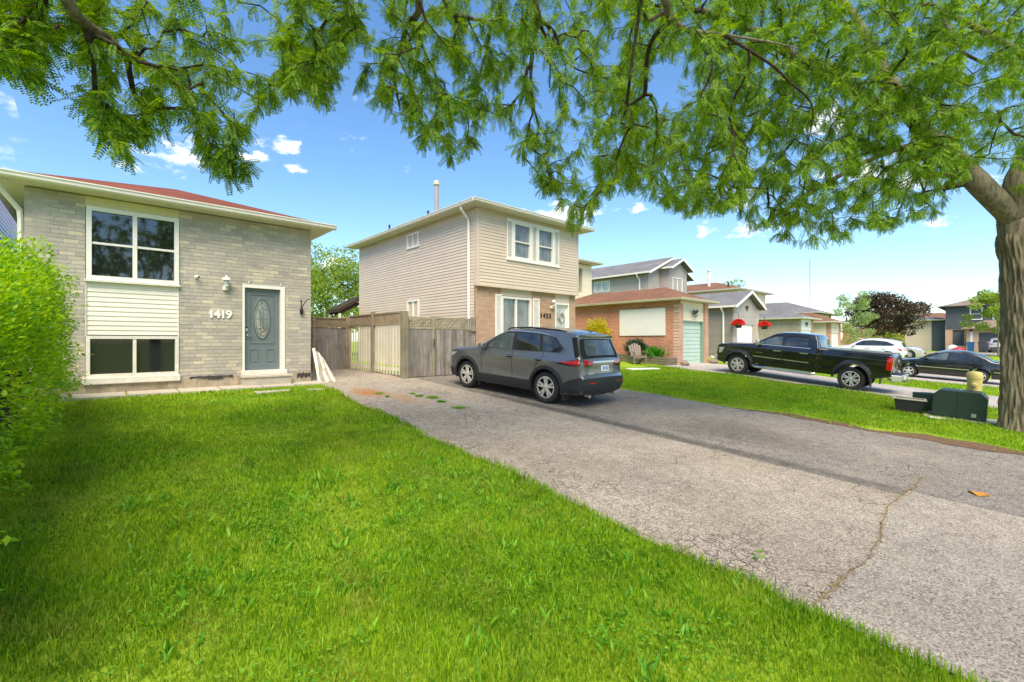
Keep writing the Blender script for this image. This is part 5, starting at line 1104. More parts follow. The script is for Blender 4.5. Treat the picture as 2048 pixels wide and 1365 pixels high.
a = R(94.8); hx, hy = math.cos(a), math.sin(a); mid = (7.508 + .8 * hy, 8.51 - .8 * hx)
place(t, mid, 94.8, math.atan(.0635), G(*mid) + .016)

# ---- black pickup
t = thing('pickup_truck', 'gloss black pickup truck with chrome trim parked facing the garages', 'truck', local=True)
wb = 3.9; A1, A2 = wb / 2, -wb / 2
top = crom([(2.62, .42), (2.86, .46), (2.93, .6), (2.94, .85), (2.9, 1.12), (2.78, 1.2)], 4)[:-1] + crom([(2.78, 1.2), (2.3, 1.265), (1.62, 1.31), (1.45, 1.33)], 4)[:-1] + crom([(1.45, 1.33), (1.0, 1.6), (.68, 1.79), (.4, 1.86), (0, 1.885), (-.55, 1.87), (-.72, 1.83)], 5)[:-1] + crom([(-.72, 1.83), (-.79, 1.7), (-.86, 1.45), (-.88, 1.4)], 3)[:-1] + [(-.9, 1.395), (-1.5, 1.385), (-2.2, 1.375), (-2.9, 1.365), (-3.0, 1.36)] + crom([(-3.03, 1.33), (-3.04, 1.1), (-3.04, .85), (-3.04, .66)], 3)[:-1] + [(-3.04, .64), (-2.98, .6), (-2.7, .52)]
sect = [(.4, .93), (.6, .97), (.8, .985), (1.0, 1.0), (1.15, .995), (1.3, .975), (1.36, .955), (1.6, .86), (1.88, .74)]
plan = np.array([(-3.2, .975), (-3.0, .985), (-2.5, 1.0), (2.2, 1.0), (2.6, .965), (2.8, .9), (2.95, .8)])
def tr_extra(x, z): return -.012 * np.exp(-((z - .78) / .1) ** 2) * (x < 1.3) * (x > -1.3) - .03 * (x < -.86) * np.clip((x + .86) / -.03, 0, 1) * (x > -.95) + .02 * np.exp(-((z - 1.17) / .05) ** 2)
c = Car(t, top, (A1, A2), .41, .47, 2.0, sect, plan, .05, .04, .05, .53, tr_extra)
c.body(M['paint_black'], M['black_plastic']); c.wheels(.86, .27, .265, M['alloy'], 6, True, .28)
for ax in c.ax: c.patch('fender_flare', ringseg(ax, .41, .528, .60, -2, 182), M['black_plastic'], .045, step=.05, deep=.03)
c.patch('front_door_window', [(1.2, 1.375), (.38, 1.37), (.37, 1.74), (.66, 1.715), (.85, 1.61)], M['car_glass_lt'], .007); c.patch('rear_door_window', [(.24, 1.37), (-.5, 1.375), (-.5, 1.735), (.22, 1.745)], M['car_glass'], .007)
c.line('window_chrome', [(1.3, 1.345), (.4, 1.34), (-.62, 1.345)], .022, M['chrome'], .012); c.patch('window_visor', [(.9, 1.65), (.66, 1.745), (.36, 1.77), (.36, 1.73), (.64, 1.7), (.87, 1.61)], M['dark'], .022); c.patch('window_visor', [(.22, 1.775), (-.5, 1.765), (-.5, 1.725), (.22, 1.735)], M['dark'], .022)
for a, b in ((1.28, .5), (.3, .5), (-.66, .52)): c.line('door_seam', [(a, b), (a + .01, .9), (a, 1.3)], .011, M['dark'])
MB().box(-.9, -.872, -.97, .97, .6, 1.38).build('cab_gap', M['dark'], t)
c.line('body_side_moulding', [(1.36, .84), (.32, .82)], .03, M['chrome'], .016); c.line('body_side_moulding', [(.27, .82), (-.6, .80)], .03, M['chrome'], .016)
for a in (.62, -.3): c.patch('door_handle', rect(a - .26, a, 1.12, 1.155), M['chrome'], .04)
c.patch('fender_badge', rect(1.02, 1.26, .985, 1.02), M['brass'], .012)
c.patch('headlight', [(2.55, 1.08), (2.78, 1.05), (2.8, .82), (2.66, .84)], M['clear_lens'], .008); c.patch('tail_light', rect(-3.02, -2.9, .85, 1.27), M['red_lens'], .02)
for sg in (1, -1):
    MB().tube([(1.32, sg * 1.02, .45), (1.22, sg * 1.08, .42), (-.75, sg * 1.08, .4), (-.85, sg * 1.02, .44)], .05, 8).build('running_board', M['steel'], t)
    c.epatch('tail_light', [(sg * .84, .85), (sg * .97, .85), (sg * .97, 1.27), (sg * .84, 1.27)], M['red_lens'], off=.012)
    MB().box(-2.52, -2.5, min(sg * .72, sg * 1.0), max(sg * .72, sg * 1.0), .2, .55).build('mud_flap', M['black_plastic'], t); MB().tube([(-2.9, sg * .5, .5), (-3.1, sg * .52, .48)], .045, 8).build('exhaust_tip', M['chrome'], t)
c.epatch('tailgate', rect(-.8, .8, .72, 1.3), M['paint_black'], off=.01); c.epatch('tailgate_handle', rect(-.14, .14, 1.1, 1.2), M['chrome'], off=.02); c.epatch('licence_plate', rect(-.15, .15, .54, .66), M['plate'], off=.04) if False else None
rb = MB().prism([(-3.06, -.98, .5), (-3.3, -.82, .5), (-3.3, .82, .5), (-3.06, .98, .5)], [(-3.06, -.98, .7), (-3.3, -.82, .7), (-3.3, .82, .7), (-3.06, .98, .7)]).build('rear_bumper', M['chrome'], t, bevel=.02); MB().box(-3.28, -3.08, -.7, .7, .7, .715).build('bumper_step', M['black_plastic'], rb); MB().box(-3.42, -3.2, -.04, .04, .44, .5).build('tow_hitch', M['steel'], t); MB().box(-3.309, -3.301, -.15, .15, .54, .66).build('licence_plate', M['plate'], t)
MB().box(2.86, 2.99, -.9, .9, .48, .72).build('front_bumper', M['chrome'], t, bevel=.03); c.epatch('grille', rect(-.6, .6, .76, 1.12), M['chrome'], True, .012)
MB().box(-2.98, -.92, -.86, .86, 1.378, 1.412).build('tonneau_cover', plain('grey_vinyl_cover', '#6d6a66', .6), t, bevel=.01)
c.epatch('windshield', [(-.72, 1.38), (.72, 1.38), (.62, 1.79), (-.62, 1.79)], M['car_glass'], True, .008)
MB().prism([(-.745, -.66, 1.77), (-.745, .66, 1.77), (-.86, .72, 1.44), (-.86, -.72, 1.44)], [(-.775, -.66, 1.775), (-.775, .66, 1.775), (-.895, .72, 1.445), (-.895, -.72, 1.445)]).build('rear_window', M['car_glass_lt'], t); mirrors(c, 1.2, 1.42, .98, M['chrome'], (.14, .22, .24))
MB().prism([(.3, -.02, 1.9), (.05, -.02, 1.9), (.05, -.02, 1.95)], [(.3, .02, 1.9), (.05, .02, 1.9), (.05, .02, 1.95)]).build('antenna_fin', M['paint_black'], t)
place(t, (19.93 + .9, 3.906 + wb / 2), 90, math.atan((G(20.5, 7.81) - G(20.5, 3.91)) / 3.9), (G(20.5, 7.81) + G(20.5, 3.91)) / 2 + .016)

# ---- sedan and the smaller cars behind
def sedan(name, label, paintm, loc, head, pitch, z, L=4.38, kind='sedan', chrome=True, group=None, H=1.46):
    t = thing(name, label, 'car', local=True, group=group); k = L / 4.38; hz = H / 1.46; W_ = 1.74
    if kind == 'sedan':
        top = crom([(1.9, .22), (2.1, .28), (2.16, .45), (2.14, .62), (2.02, .72)], 4)[:-1] + crom([(2.02, .72), (1.6, .85), (1.05, .94), (.9, .97)], 4)[:-1] + crom([(.9, .97), (.5, 1.19), (.2, 1.34), (-.15, 1.43), (-.6, 1.445), (-1.0, 1.38), (-1.4, 1.2), (-1.62, 1.06), (-1.75, 1.03)], 5)[:-1] + crom([(-1.75, 1.03), (-2.1, 1.0), (-2.2, .95), (-2.22, .8), (-2.24, .6), (-2.2, .38), (-2.0, .26)], 4)
        wr, ax = .316, (1.26, -1.26)
    elif kind == 'hatch':
        top = crom([(1.9, .25), (2.12, .32), (2.18, .5), (2.16, .72), (2.0, .86)], 4)[:-1] + crom([(2.0, .86), (1.5, .99), (1.0, 1.06)], 4)[:-1] + crom([(1.0, 1.06), (.6, 1.32), (.25, 1.52), (-.15, 1.61), (-.7, 1.63), (-1.3, 1.58), (-1.75, 1.49), (-1.9, 1.43)], 5)[:-1] + crom([(-1.9, 1.43), (-2.05, 1.15), (-2.14, 1.0), (-2.16, .8), (-2.2, .62), (-2.18, .4), (-2.0, .3)], 4)
        wr, ax = .35, (1.3, -1.3)
    top = [(p[0] * k, p[1]) for p in top]; ax = tuple(a * k for a in ax)
    sect = [(.2, .93), (.45, .98), (.7, 1.0), (.85, .985), (.98, .94), (1.2, .85), (1.45, .72), (1.65, .66)]
    plan = np.array([(-2.4 * k, .78), (-2.15 * k, .88), (-1.8 * k, .96), (-1.3 * k, 1.0), (1.3 * k, 1.0), (1.75 * k, .94), (2.0 * k, .85), (2.25 * k, .68)])
    if kind == 'hatch': W_ = 1.84; sect = [(.2, .93), (.45, .98), (.75, 1.0), (.95, .985), (1.08, .94), (1.35, .84), (1.65, .7)]
    c = Car(t, top, ax, wr, .24, W_, sect, plan, .06, .05, .02, wr + .055); c.body(paintm, M['black_plastic'], .08); c.wheels(W_ / 2 - .12, .2, wr * .64, M['alloy'], 5 if kind == 'sedan' else 6, False, .2)
    if kind == 'sedan':
        c.patch('front_door_window', [(.68, .985), (-.1, .995), (-.14, 1.33), (.1, 1.29), (.4, 1.15)], M['car_glass_lt'], .006); c.patch('rear_door_window', [(-.2, .995), (-.95, 1.01), (-1.0, 1.28), (-.6, 1.36), (-.22, 1.35)], M['car_glass'], .006); c.patch('quarter_window', [(-1.02, 1.015), (-1.33, 1.04), (-1.2, 1.18), (-1.05, 1.265)], M['car_glass'], .006)
        c.line('side_moulding', [(1.0, .6), (-.9, .59)], .03, M['chrome'], .012); c.line('side_moulding', [(-1.7, .56), (-2.1, .56)], .03, M['chrome'], .012); c.line('roof_trim', [(.72, 1.08), (.3, 1.3), (-.15, 1.4), (-.6, 1.41)], .014, M['chrome'], .006)
        for a in (.02, -.9): c.patch('door_handle', rect(a - .2, a, .83, .86), paintm, .028)
        for a in (.88, -.15, -1.0): c.line('door_seam', [(a, .3), (a, .6), (a - .02, .97)], .009, M['dark'])
        c.patch('tail_light', [(-1.98, .66), (-2.12, .65), (-2.13, .86), (-2.05, .9)], M['red_lens'], .01); c.epatch('rear_window', [(-.5, 1.08), (.5, 1.08), (.45, 1.32), (-.45, 1.32)], M['car_glass'], off=.01)
        for sg in (1, -1): c.epatch('tail_light', [(sg * .4, .68), (sg * .68, .66), (sg * .68, .86), (sg * .42, .84)], M['red_lens'], off=.01)
        c.patch('headlight', [(1.85, .62), (2.03, .58), (2.05, .48), (1.9, .5)], M['clear_lens'], .008)
    else:
        c.patch('side_window', [(.72 * k, 1.09), (-1.5 * k, 1.17), (-1.66 * k, 1.25), (-1.2 * k, 1.46), (-.4 * k, 1.53), (.1 * k, 1.48), (.4 * k, 1.34)], M['car_glass'], .006); c.patch('tail_light', [(-1.75 * k, 1.02), (-2.0 * k, .98), (-2.08 * k, .84), (-1.95 * k, .86)], M['red_lens'], .012)
        for sg in (1, -1): c.epatch('tail_light', [(sg * .5, .9), (sg * .74, .88), (sg * .74, 1.02), (sg * .5, 1.0)], M['red_lens'], off=.012)
        c.epatch('rear_window', [(-.55, 1.1), (.55, 1.1), (.48, 1.38), (-.48, 1.38)], M['car_glass'], off=.012); c.epatch('rear_bumper', rect(-.75, .75, .36, .6), M['clad'], off=.012); c.epatch('licence_plate', rect(-.15, .15, .72, .84), M['plate'], off=.015)
        for a in (.8 * k, -.25 * k, -1.1 * k): c.line('door_seam', [(a, .35), (a, .7), (a - .03, 1.08)], .01, M['dark'])
        for a in (-.02 * k, -.95 * k): c.patch('door_handle', rect(a - .2, a, .93, .96), M['chrome'], .028)
        for q in ax: c.patch('arch_cladding', ringseg(q, wr, wr + .055, wr + .11, -14, 194), M['clad'], .012)
    c.epatch('windshield', [(-.6, 1.03 if kind == 'sedan' else 1.12), (.6, 1.03 if kind == 'sedan' else 1.12), (.5, 1.32 if kind == 'sedan' else 1.5), (-.5, 1.32 if kind == 'sedan' else 1.5)], M['car_glass'], True, .008); c.epatch('grille', rect(-.4, .4, .42, .6), M['black_plastic'], True, .01)
    mirrors(c, .62 * k, 1.03 if kind == 'sedan' else 1.12, .8 if kind == 'sedan' else .86, paintm, (.14, .18, .12))
    place(t, loc, head, pitch, z); return t
sl = .06
sedan('parked_sedan', 'black sedan with chrome side strip parked beyond the black pickup', M['paint_black'], (30.4 + .75, 1.03 + 1.26), 90, (G(31, 3.5) - G(31, 1)) / 2.5, (G(31, 3.5) + G(31, 1)) / 2 + .016)
sedan('parked_crossover', 'silver crossover parked side on beside the pale green tree', M['paint_silver'], (51.5, 7.3), 270, -.04, G(51.5, 7) + .03, 4.7, 'hatch')
sedan('parked_hatchback', 'white hatchback showing its roof behind the bed of the black pickup', M['paint_white'], (41.8, 7.2), 90, .05, G(41.8, 7.2) + .02, 4.4, 'hatch')
sedan('parked_hatchback', 'small silver hatchback on the drive of the charcoal house beside the blue bin', M['paint_silver'], (75.0, .9), 0, 0, .6, 4.2, 'hatch')
# ------------------------------------------------------------------ vegetation
def rnd_unit(n): v = RNG.normal(size=(n, 3)); return v / np.linalg.norm(v, axis=1)[:, None]
def nrmz(v): return v / (np.linalg.norm(v, axis=1)[:, None] + 1e-9)
def frames(d, up):
    d = nrmz(d); s = nrmz(np.cross(d, up)); n = np.cross(s, d); return d, s, n
def pinnate_template(pairs, tri=False):
    T = []; Q = []
    for k in range(pairs):
        x = .1 + .86 * (k + .5) / pairs; ln = .2 * (1 - .55 * abs((k + .5) / pairs - .42)); w = .036
        for sg in (1, -1):
            a = np.array([x, 0.]); d = np.array([.42, sg * .9]); d /= np.linalg.norm(d); p = np.array([-d[1], d[0]])
            b = len(T)
            if tri:
                for q, z in ((a - p * w * .5, 0), (a + d * ln * .6 + p * w * 1.6, .012), (a + d * ln, -.03)): T.append((q[0], q[1], z))
                Q.append((b, b + 1, b + 2)); continue
            for q, z in ((a, 0), (a + d * ln * .5 + p * w, .012), (a + d * ln, -.03), (a + d * ln * .5 - p * w, .012)): T.append((q[0], q[1], z))
            Q.append((b, b + 1, b + 2, b + 3))
    if tri: return np.array(T), np.array(Q)
    b = len(T); T += [(0, -.007, 0), (0, .007, 0), (1, .003, 0), (1, -.003, 0)]; Q.append((b, b + 1, b + 2, b + 3))
    return np.array(T), np.array(Q)
def pinnate(pos, d, up, length, pairs, curl=.25, tri=False):
    T, Q = pinnate_template(pairs, tri); d, s, n = frames(d, up); N = len(pos); cu = RNG.uniform(.3, 1.3, N) * curl
    z = T[None, :, 2] - cu[:, None] * T[None, :, 0] ** 2
    V = pos[:, None] + length[:, None, None] * (T[None, :, 0:1] * d[:, None] + T[None, :, 1:2] * s[:, None] + z[..., None] * n[:, None])
    F = Q[None] + (np.arange(N) * len(T))[:, None, None]; return V.reshape(-1, 3), F.reshape(-1, 3 if tri else 4)
LEAF = np.array([(0, 0, 0), (.35, -.26, .05), (1, 0, -.08), (.35, .26, .05)]), np.array([(0, 1, 2, 3)])
LEAF2 = np.array([(0, 0, 0), (.3, -.2, .07), (.68, -.17, .04), (1, 0, -.12), (.68, .17, .04), (.3, .2, .07), (.5, 0, -.02)]), np.array([(0, 1, 6, 5), (1, 2, 3, 6), (6, 3, 4, 5)])
LEAFH = np.array([(0, 0, 0), (.4, -.25, .08), (1, 0, -.1), (.4, .25, .08), (.45, 0, -.01)]), np.array([(0, 1, 2, 4), (0, 4, 2, 3)])
def leaves(pos, d, up, length, T=LEAF, wid=1.):
    T_, Q = T; d, s, n = frames(d, up); N = len(pos)
    V = pos[:, None] + length[:, None, None] * (T_[None, :, 0:1] * d[:, None] + wid * T_[None, :, 1:2] * s[:, None] + T_[None, :, 2:3] * n[:, None])
    return V.reshape(-1, 3), (Q[None] + (np.arange(N) * len(T_))[:, None, None]).reshape(-1, Q.shape[1])
def np_obj(name, V, F, mat, parent=None, kind=None, smooth=False):
    V = np.asarray(V, float)
    if parent is None: off = np.array([(V[:, 0].min() + V[:, 0].max()) / 2, (V[:, 1].min() + V[:, 1].max()) / 2, V[:, 2].min()])
    else: off = np.array(OFF[parent])
    o = link(bpy.data.objects.new(name, mesh_np(name, V - off, F, mat, smooth)), parent); OFF[o] = tuple(off)
    if parent is None: o.location = off
    if kind: o['kind'] = kind
    return o
def frusta(A, B, ra, rb, n):
    """tapered tubes, one for each edge"""
    A, B = np.asarray(A), np.asarray(B); d = nrmz(B - A); up = np.where(np.abs(d[:, 2:3]) > .9, np.array([[1., 0, 0]]), np.array([[0, 0, 1.]])); s = nrmz(np.cross(d, up)); w = np.cross(d, s)
    t = 2 * np.pi * np.arange(n) / n; ring = np.cos(t)[None, :, None] * s[:, None] + np.sin(t)[None, :, None] * w[:, None]
    P = A[:, None] + ring * np.asarray(ra)[:, None, None]; Q = B[:, None] + ring * np.asarray(rb)[:, None, None]
    V = np.concatenate([P, Q], 1).reshape(-1, 3); k = np.arange(n); q = np.stack([k, (k + 1) % n, n + (k + 1) % n, n + k], -1)
    return V, (q[None] + (np.arange(len(A)) * 2 * n)[:, None, None]).reshape(-1, 4)
class Grow:
    """limbs given as paths, twigs grown to anchor points by nearest attachment"""
    def __init__(s, root, r0): s.P = [np.array(root, float)]; s.par = [-1]; s.L = [0.]; s.fix = {0: r0}; s.limb = {0}; s.tip = set(); s.chains = []
    def path(s, pts, start=None, limb=True, radii=None, step=.22, jit=.03):
        P = np.array(s.P); i = int(np.argmin(np.linalg.norm(P - np.array(pts[0]), axis=1))) if start is None else start
        cur = i; C = [s.P[i]] + [np.array(p, float) for p in (pts if start is not None else pts[1:])]; C = crom(C, 1) if len(C) < 3 else [np.array(q) for q in crom(C, 4)]
        out = []
        for a, b in zip(C, C[1:]):
            L = np.linalg.norm(b - a); n = max(1, int(L / step))
            for k in range(1, n + 1):
                s.P.append(a + (b - a) * k / n + (RNG.normal(size=3) * jit if k < n else 0)); s.par.append(cur); s.L.append(s.L[cur] + L / n); cur = len(s.P) - 1; out.append(cur)
                if limb: s.limb.add(cur)
        if limb: s.chains.append([i] + out)
        return out
    def reach(s, anchors, wl=.18, sag=.12, step=.28):
        """anchors nearest the existing limbs first"""
        A = np.asarray(anchors, float); A = A[np.argsort(np.min(np.linalg.norm(A[:, None] - np.array(s.P)[None, ::3], axis=2), axis=1))]
        for a in A:
            P = np.array(s.P); D = np.linalg.norm(P - a, axis=1); c = D + wl * np.array(s.L) + np.where(D < .12, 9, 0); i = int(np.argmin(c)); b = s.P[i]; L = np.linalg.norm(a - b); n = max(2, int(L / step)); cur = i
            for k in range(1, n + 1):
                t = k / n; q = b + (a - b) * t; q = q + np.array([0, 0, sag * L * 4 * t * (1 - t) * .35]) + (RNG.normal(size=3) * .035 if k < n else 0)
                s.P.append(q); s.par.append(cur); s.L.append(s.L[cur] + L / n); cur = len(s.P) - 1
            s.tip.add(cur)
    def mesh(s, tree, rk=.0042, rmin=.0028, bigmat=None, twigmat=None, rp=.52):
        n = len(s.P); cnt = np.zeros(n)
        for i in range(n - 1, 0, -1):
            if i in s.tip or cnt[i] == 0: cnt[i] += 1
            cnt[s.par[i]] += cnt[i]
        r = np.maximum(rmin, rk * cnt ** rp)
        for i, v in s.fix.items(): r[i] = max(r[i], v) if i else v
        for i in range(1, n): r[i] = min(r[i], r[s.par[i]] * (.995 if i in s.limb else .93))
        s.r = r; P = np.array(s.P); par = np.array(s.par); e = np.arange(1, n); done = set(); ch = MB(); sm = MB()
        for c in s.chains:
            rc = [min(r[c[0]], r[c[1]] * 1.25)] + [r[i] for i in c[1:]]; (ch if rc[0] > .06 else sm).tube([P[i] for i in c], rc, 14 if rc[0] > .06 else 8); done |= set(c[1:])
        if ch.v: ch.build('trunk' if not any(o.name.startswith('trunk') for o in tree.children) else 'limbs', bigmat or M['bark'], tree, True)['kind'] = 'stuff'
        if sm.v: sm.build('boughs', twigmat or M['twig'], tree, True)['kind'] = 'stuff'
        e = np.array([i for i in e if i not in done]); big = r[e] > 1.
        for m, nm, mt, k in ((big, 'trunk', bigmat or M['bark'], 12), (~big, 'branches', twigmat or M['twig'], 5)):
            ii = e[m]
            if len(ii): V, F = frusta(P[par[ii]], P[ii] + nrmz(P[ii] - P[par[ii]]) * .01, r[par[ii]] if nm == 'trunk' else np.minimum(r[par[ii]], r[ii] * 1.35), r[ii], k); np_obj(nm, V, F, mt, tree, None if nm == 'trunk' else 'stuff', True)
        s.cnt = cnt
    def foliage(s, tree, mat, per_tip=9, per_node=3, thin=.011, length=(.13, .2), pairs=9, droop=.55, kind=None, tri=False):
        P = np.array(s.P); par = np.array(s.par); idx = np.array([i for i in range(1, len(P)) if s.r[i] < thin and i not in s.limb]); tips = np.array(sorted(s.tip))
        src = np.concatenate([np.repeat(idx, per_node), np.repeat(tips, per_tip)]); t = RNG.uniform(0, 1, len(src)); base = P[src] * t[:, None] + P[par[src]] * (1 - t)[:, None]
        td = nrmz(P[src] - P[par[src]]); rd = rnd_unit(len(src)); d = nrmz(td * .55 + rd * .85 + np.array([0, 0, -droop])); up = nrmz(np.array([0, 0, 1.]) + rnd_unit(len(src)) * .55)
        V, F = pinnate(base, d, up, RNG.uniform(*length, len(src)), pairs, tri=tri); return np_obj('crown', V, F, mat, tree, kind)
# ---- canopy outline: lowest leaves of the overhanging boughs at each photo column
BU = [-400, 0, 40, 75, 110, 135, 160, 200, 245, 300, 340, 380, 430, 470, 500, 540, 600, 650, 700, 730, 770, 800, 850, 900, 945, 990, 1040, 1075, 1120, 1170, 1200, 1240, 1290, 1340, 1400, 1450, 1520, 1580, 1650, 1720, 1800, 1900, 1960, 2050, 2400]
BV = [150, 165, 150, 190, 120, 90, 210, 300, 320, 300, 250, 300, 370, 375, 330, 235, 205, 235, 170, 200, 255, 285, 310, 330, 290, 255, 330, 400, 440, 470, 400, 395, 400, 430, 455, 440, 470, 500, 510, 470, 480, 440, 420, 380, 380]
def bottom(u): return np.interp(u, BU, BV)
def anchors_px(n, u0, u1, t0f, t1f, vtop=-650, zmax=8.5, power=.8, hang=.17, zmin=2.9, holes=()):
    out = []
    while len(out) < n:
        u = RNG.uniform(u0, u1); t = RNG.uniform(t0f(u), t1f(u)); b = bottom(u) - hang * 910 / t; v = vtop + (b - vtop) * RNG.uniform(0, 1) ** power; p = pix(u, v, t)
        if p[2] > zmax or p[2] < zmin or any(((u - a) / c) ** 2 + ((v - b_) / d) ** 2 < 1 for a, b_, c, d in holes): continue
        out.append(p)
    return np.array(out)
HOLES = [(715, 150, 45, 60), (525, 15, 50, 30), (1345, 165, 50, 55), (745, 40, 25, 40), (150, 200, 30, 60), (1220, 110, 25, 30), (1660, 215, 40, 25), (1990, 330, 40, 30)]
# ---- tree whose boughs hang over the lawn; its trunk stands behind the camera
tb = thing('honey_locust_tree', 'honey locust boughs hanging over the front lawn from a trunk by the street', 'tree', (2.2, -4.2, G(2.2, -4.2)))
gb = Grow((2.2, -4.2, G(2.2, -4.2) - .1), .27)
tr = gb.path([(2.2, -4.2, 1.2), (2.15, -4.1, 2.6), (2.1, -4.0, 3.4)], 0, jit=.0)
for i in tr: gb.fix[i] = .27 - .03 * gb.L[i] / 3.4
fk = tr[-1]
def px_path(L): return [tuple(pix(*q)) for q in L]
limbs = [[(1.0, -2.2, 4.6)] + px_path([(40, -260, 2.6), (135, 0, 3.1), (169, 46, 3.3), (211, 74, 3.5), (253, 112, 3.7), (316, 148, 4.0), (373, 176, 4.3)]),
         [(1.6, -1.6, 5.0)] + px_path([(560, -360, 3.4), (640, -120, 4.2), (700, 20, 5.0), (640, 110, 5.4), (580, 150, 5.6)]),
         [(2.2, -1.4, 5.2)] + px_path([(800, -300, 4.0), (839, 0, 4.8), (814, 53, 5.2), (790, 150, 5.6), (800, 220, 6.0)]),
         [(2.6, -1.6, 5.2)] + px_path([(860, -260, 4.4), (890, 0, 5.2), (935, 35, 5.6), (980, 56, 6.0), (960, 150, 6.4)]),
         [(3.0, -1.9, 5.1)] + px_path([(1040, -260, 4.4), (1069, 0, 5.2), (1076, 39, 5.5), (1062, 133, 6.0), (1065, 230, 6.3)]),
         [(3.6, -2.4, 5.0)] + px_path([(1290, -240, 4.6), (1332, 0, 5.2), (1345, 37, 5.5), (1378, 62, 5.8), (1448, 70, 6.2), (1552, 87, 6.7), (1602, 99, 7.1)])]
for k, Lm in enumerate(limbs):
    ii = gb.path(Lm, fk, jit=.012); n = len(ii)
    for q, i in enumerate(ii): gb.fix[i] = .036 * (1 - q / n) ** 1.1 + .009
for Lm in ([(1465, 75, 6.2), (1540, 128, 6.5), (1581, 166, 6.7), (1620, 203, 7.0), (1624, 248, 7.2), (1600, 330, 7.4)], [(1378, 62, 5.8), (1424, 128, 6.1), (1400, 200, 6.3)], [(1076, 39, 5.5), (1099, 100, 5.9), (1099, 176, 6.2)], [(1076, 39, 5.5), (1110, 67, 5.8), (1138, 130, 6.0), (1226, 162, 6.4)], [(1345, 37, 5.5), (1300, 90, 6.0), (1290, 190, 6.4)], [(253, 112, 3.7), (270, 190, 3.9), (300, 215, 4.0), (390, 225, 4.3), (440, 300, 4.4)], [(169, 46, 3.3), (185, 110, 3.4), (190, 180, 3.5)]):
    ii = gb.path(px_path(Lm), None, jit=.012); n = len(ii)
    for q, i in enumerate(ii): gb.fix[i] = .016 * (1 - q / n) + .006
lo = lambda u: np.interp(u, [-400, 0, 500, 900, 1400], [2.6, 3.0, 3.9, 4.8, 5.4]); hi = lambda u: np.interp(u, [-400, 0, 500, 900, 1400], [3.6, 4.4, 6.0, 7.2, 8.4])
an = np.concatenate([anchors_px(320, -150, 620, lo, hi, -250, 7.5, .55, .15, 2.9, HOLES), anchors_px(820, 560, 1500, lo, hi, -260, 8.5, .6, .15, 3.0, HOLES), anchors_px(160, -500, 1500, lambda u: 2.2, lambda u: 4.2, -900, 8.0, 1.3, .3, 4.2)])
strands = []
for (u, v0, v1, t_) in [(205, 200, 300, 3.4), (240, 210, 322, 3.5), (260, 250, 310, 3.6), (440, 250, 340, 4.2), (470, 280, 375, 4.2), (455, 300, 350, 4.3), (490, 330, 360, 4.3), (75, 90, 180, 3.2), (35, 80, 150, 3.1), (720, 150, 190, 5.4), (640, 170, 225, 5.2), (830, 230, 300, 5.6), (890, 260, 335, 5.8), (870, 260, 310, 5.8), (935, 300, 325, 5.9), (1090, 380, 400, 6.4), (1150, 400, 460, 6.4), (1165, 430, 475, 6.5), (1130, 350, 440, 6.4)]:
    for k in range(3): strands.append(pix(u + RNG.normal() * 14, v0 + (v1 - v0) * k / 2 - 22, t_ + RNG.normal() * .12))
gb.reach(an); gb.reach(np.array(strands), .05, .03)
gb.mesh(tb, .0036, .0026); gb.foliage(tb, M['locust'], 9, 3, .013, (.14, .21), 9, .6, 'stuff')
# ---- honey locust with the trunk in view
ta = thing('honey_locust_tree', 'honey locust with thick ridged grey trunk on the lawn beside the green utility box', 'tree', (14.52, -.16, G(14.52, -.16)))
def limb(gr, pts, r0, r1, start=None):
    ii = gr.path(pts, start, jit=.012); n = len(ii)
    for q, i in enumerate(ii): gr.fix[i] = r0 + (r1 - r0) * (q + 1) / n
    return ii
TX, TY = 14.52, -.16
ga = Grow((TX, TY, 3.6), .31)
def trunk_tube():
    """ridged trunk, flared at the foot, as one surface"""
    q = np.random.default_rng(8); n, k = 130, 130; zz = np.linspace(G(TX, TY) - .15, 4.3, k); V = []
    ph = q.uniform(0, 6.28, 12); fr = [13, 17, 23, 29, 37, 5, 19, 3, 43, 26, 33, 21]; am = [.007, .007, .008, .007, .006, .01, .008, .012, .005, .007, .006, .007]; kz = [3, -4, 6, -7, 9, 1, -9, .6, 12, 11, -13, 15]
    for z in zz:
        cx = TX + np.interp(z, [0, 1, 2, 3, 3.6, 4.3], [0, .03, .04, -.02, -.07, -.13]); cy = TY + np.interp(z, [0, 2, 3.4, 4.3], [0, .02, .06, .1])
        r0 = .33 + .08 * math.exp(-(z + .05) / .2) - .018 * z + .05 * math.exp(-((z - 4.15) / .35) ** 2)
        r0 *= math.sqrt(max(.02, 1 - max(0, (z - 3.98) / .325) ** 2))
        for j in range(n):
            a = 2 * math.pi * j / n; tw = .35 * math.sin(z * 1.1) + .12 * math.sin(z * 5 + 2 * a); r_ = r0 + sum(A * math.sin(f * a + p + k_ * z * .8 + 1.3 * math.sin(z * 3.1 + p * 2 + a)) for f, A, p, k_ in zip(fr, am, ph, kz)) + .05 * math.exp(-(z + .05) / .16) * math.sin(5 * a + 1)
            V.append((cx + r_ * math.cos(a), cy + r_ * math.sin(a), z))
    F = [[i * n + j, i * n + (j + 1) % n, (i + 1) * n + (j + 1) % n, (i + 1) * n + j] for i in range(k - 1) for j in range(n)]
    return np_obj('trunk', np.array(V), np.array(F), M['bark'], ta, None, True)
trunk_tube()
s0 = ga.path([(TX - .1, TY + .07, 4.0), (TX - .14, TY + .11, 4.45)], 0, step=.12, jit=.0)
for i in s0: ga.fix[i] = .3
fkA = s0[-1]
L1 = limb(ga, px_path([(1962, 372, 9.4), (1925, 333, 9.55), (1870, 282, 9.8), (1815, 225, 10.1), (1765, 130, 10.6), (1700, 20, 11.2), (1600, -80, 11.4)]), .205, .045, fkA)
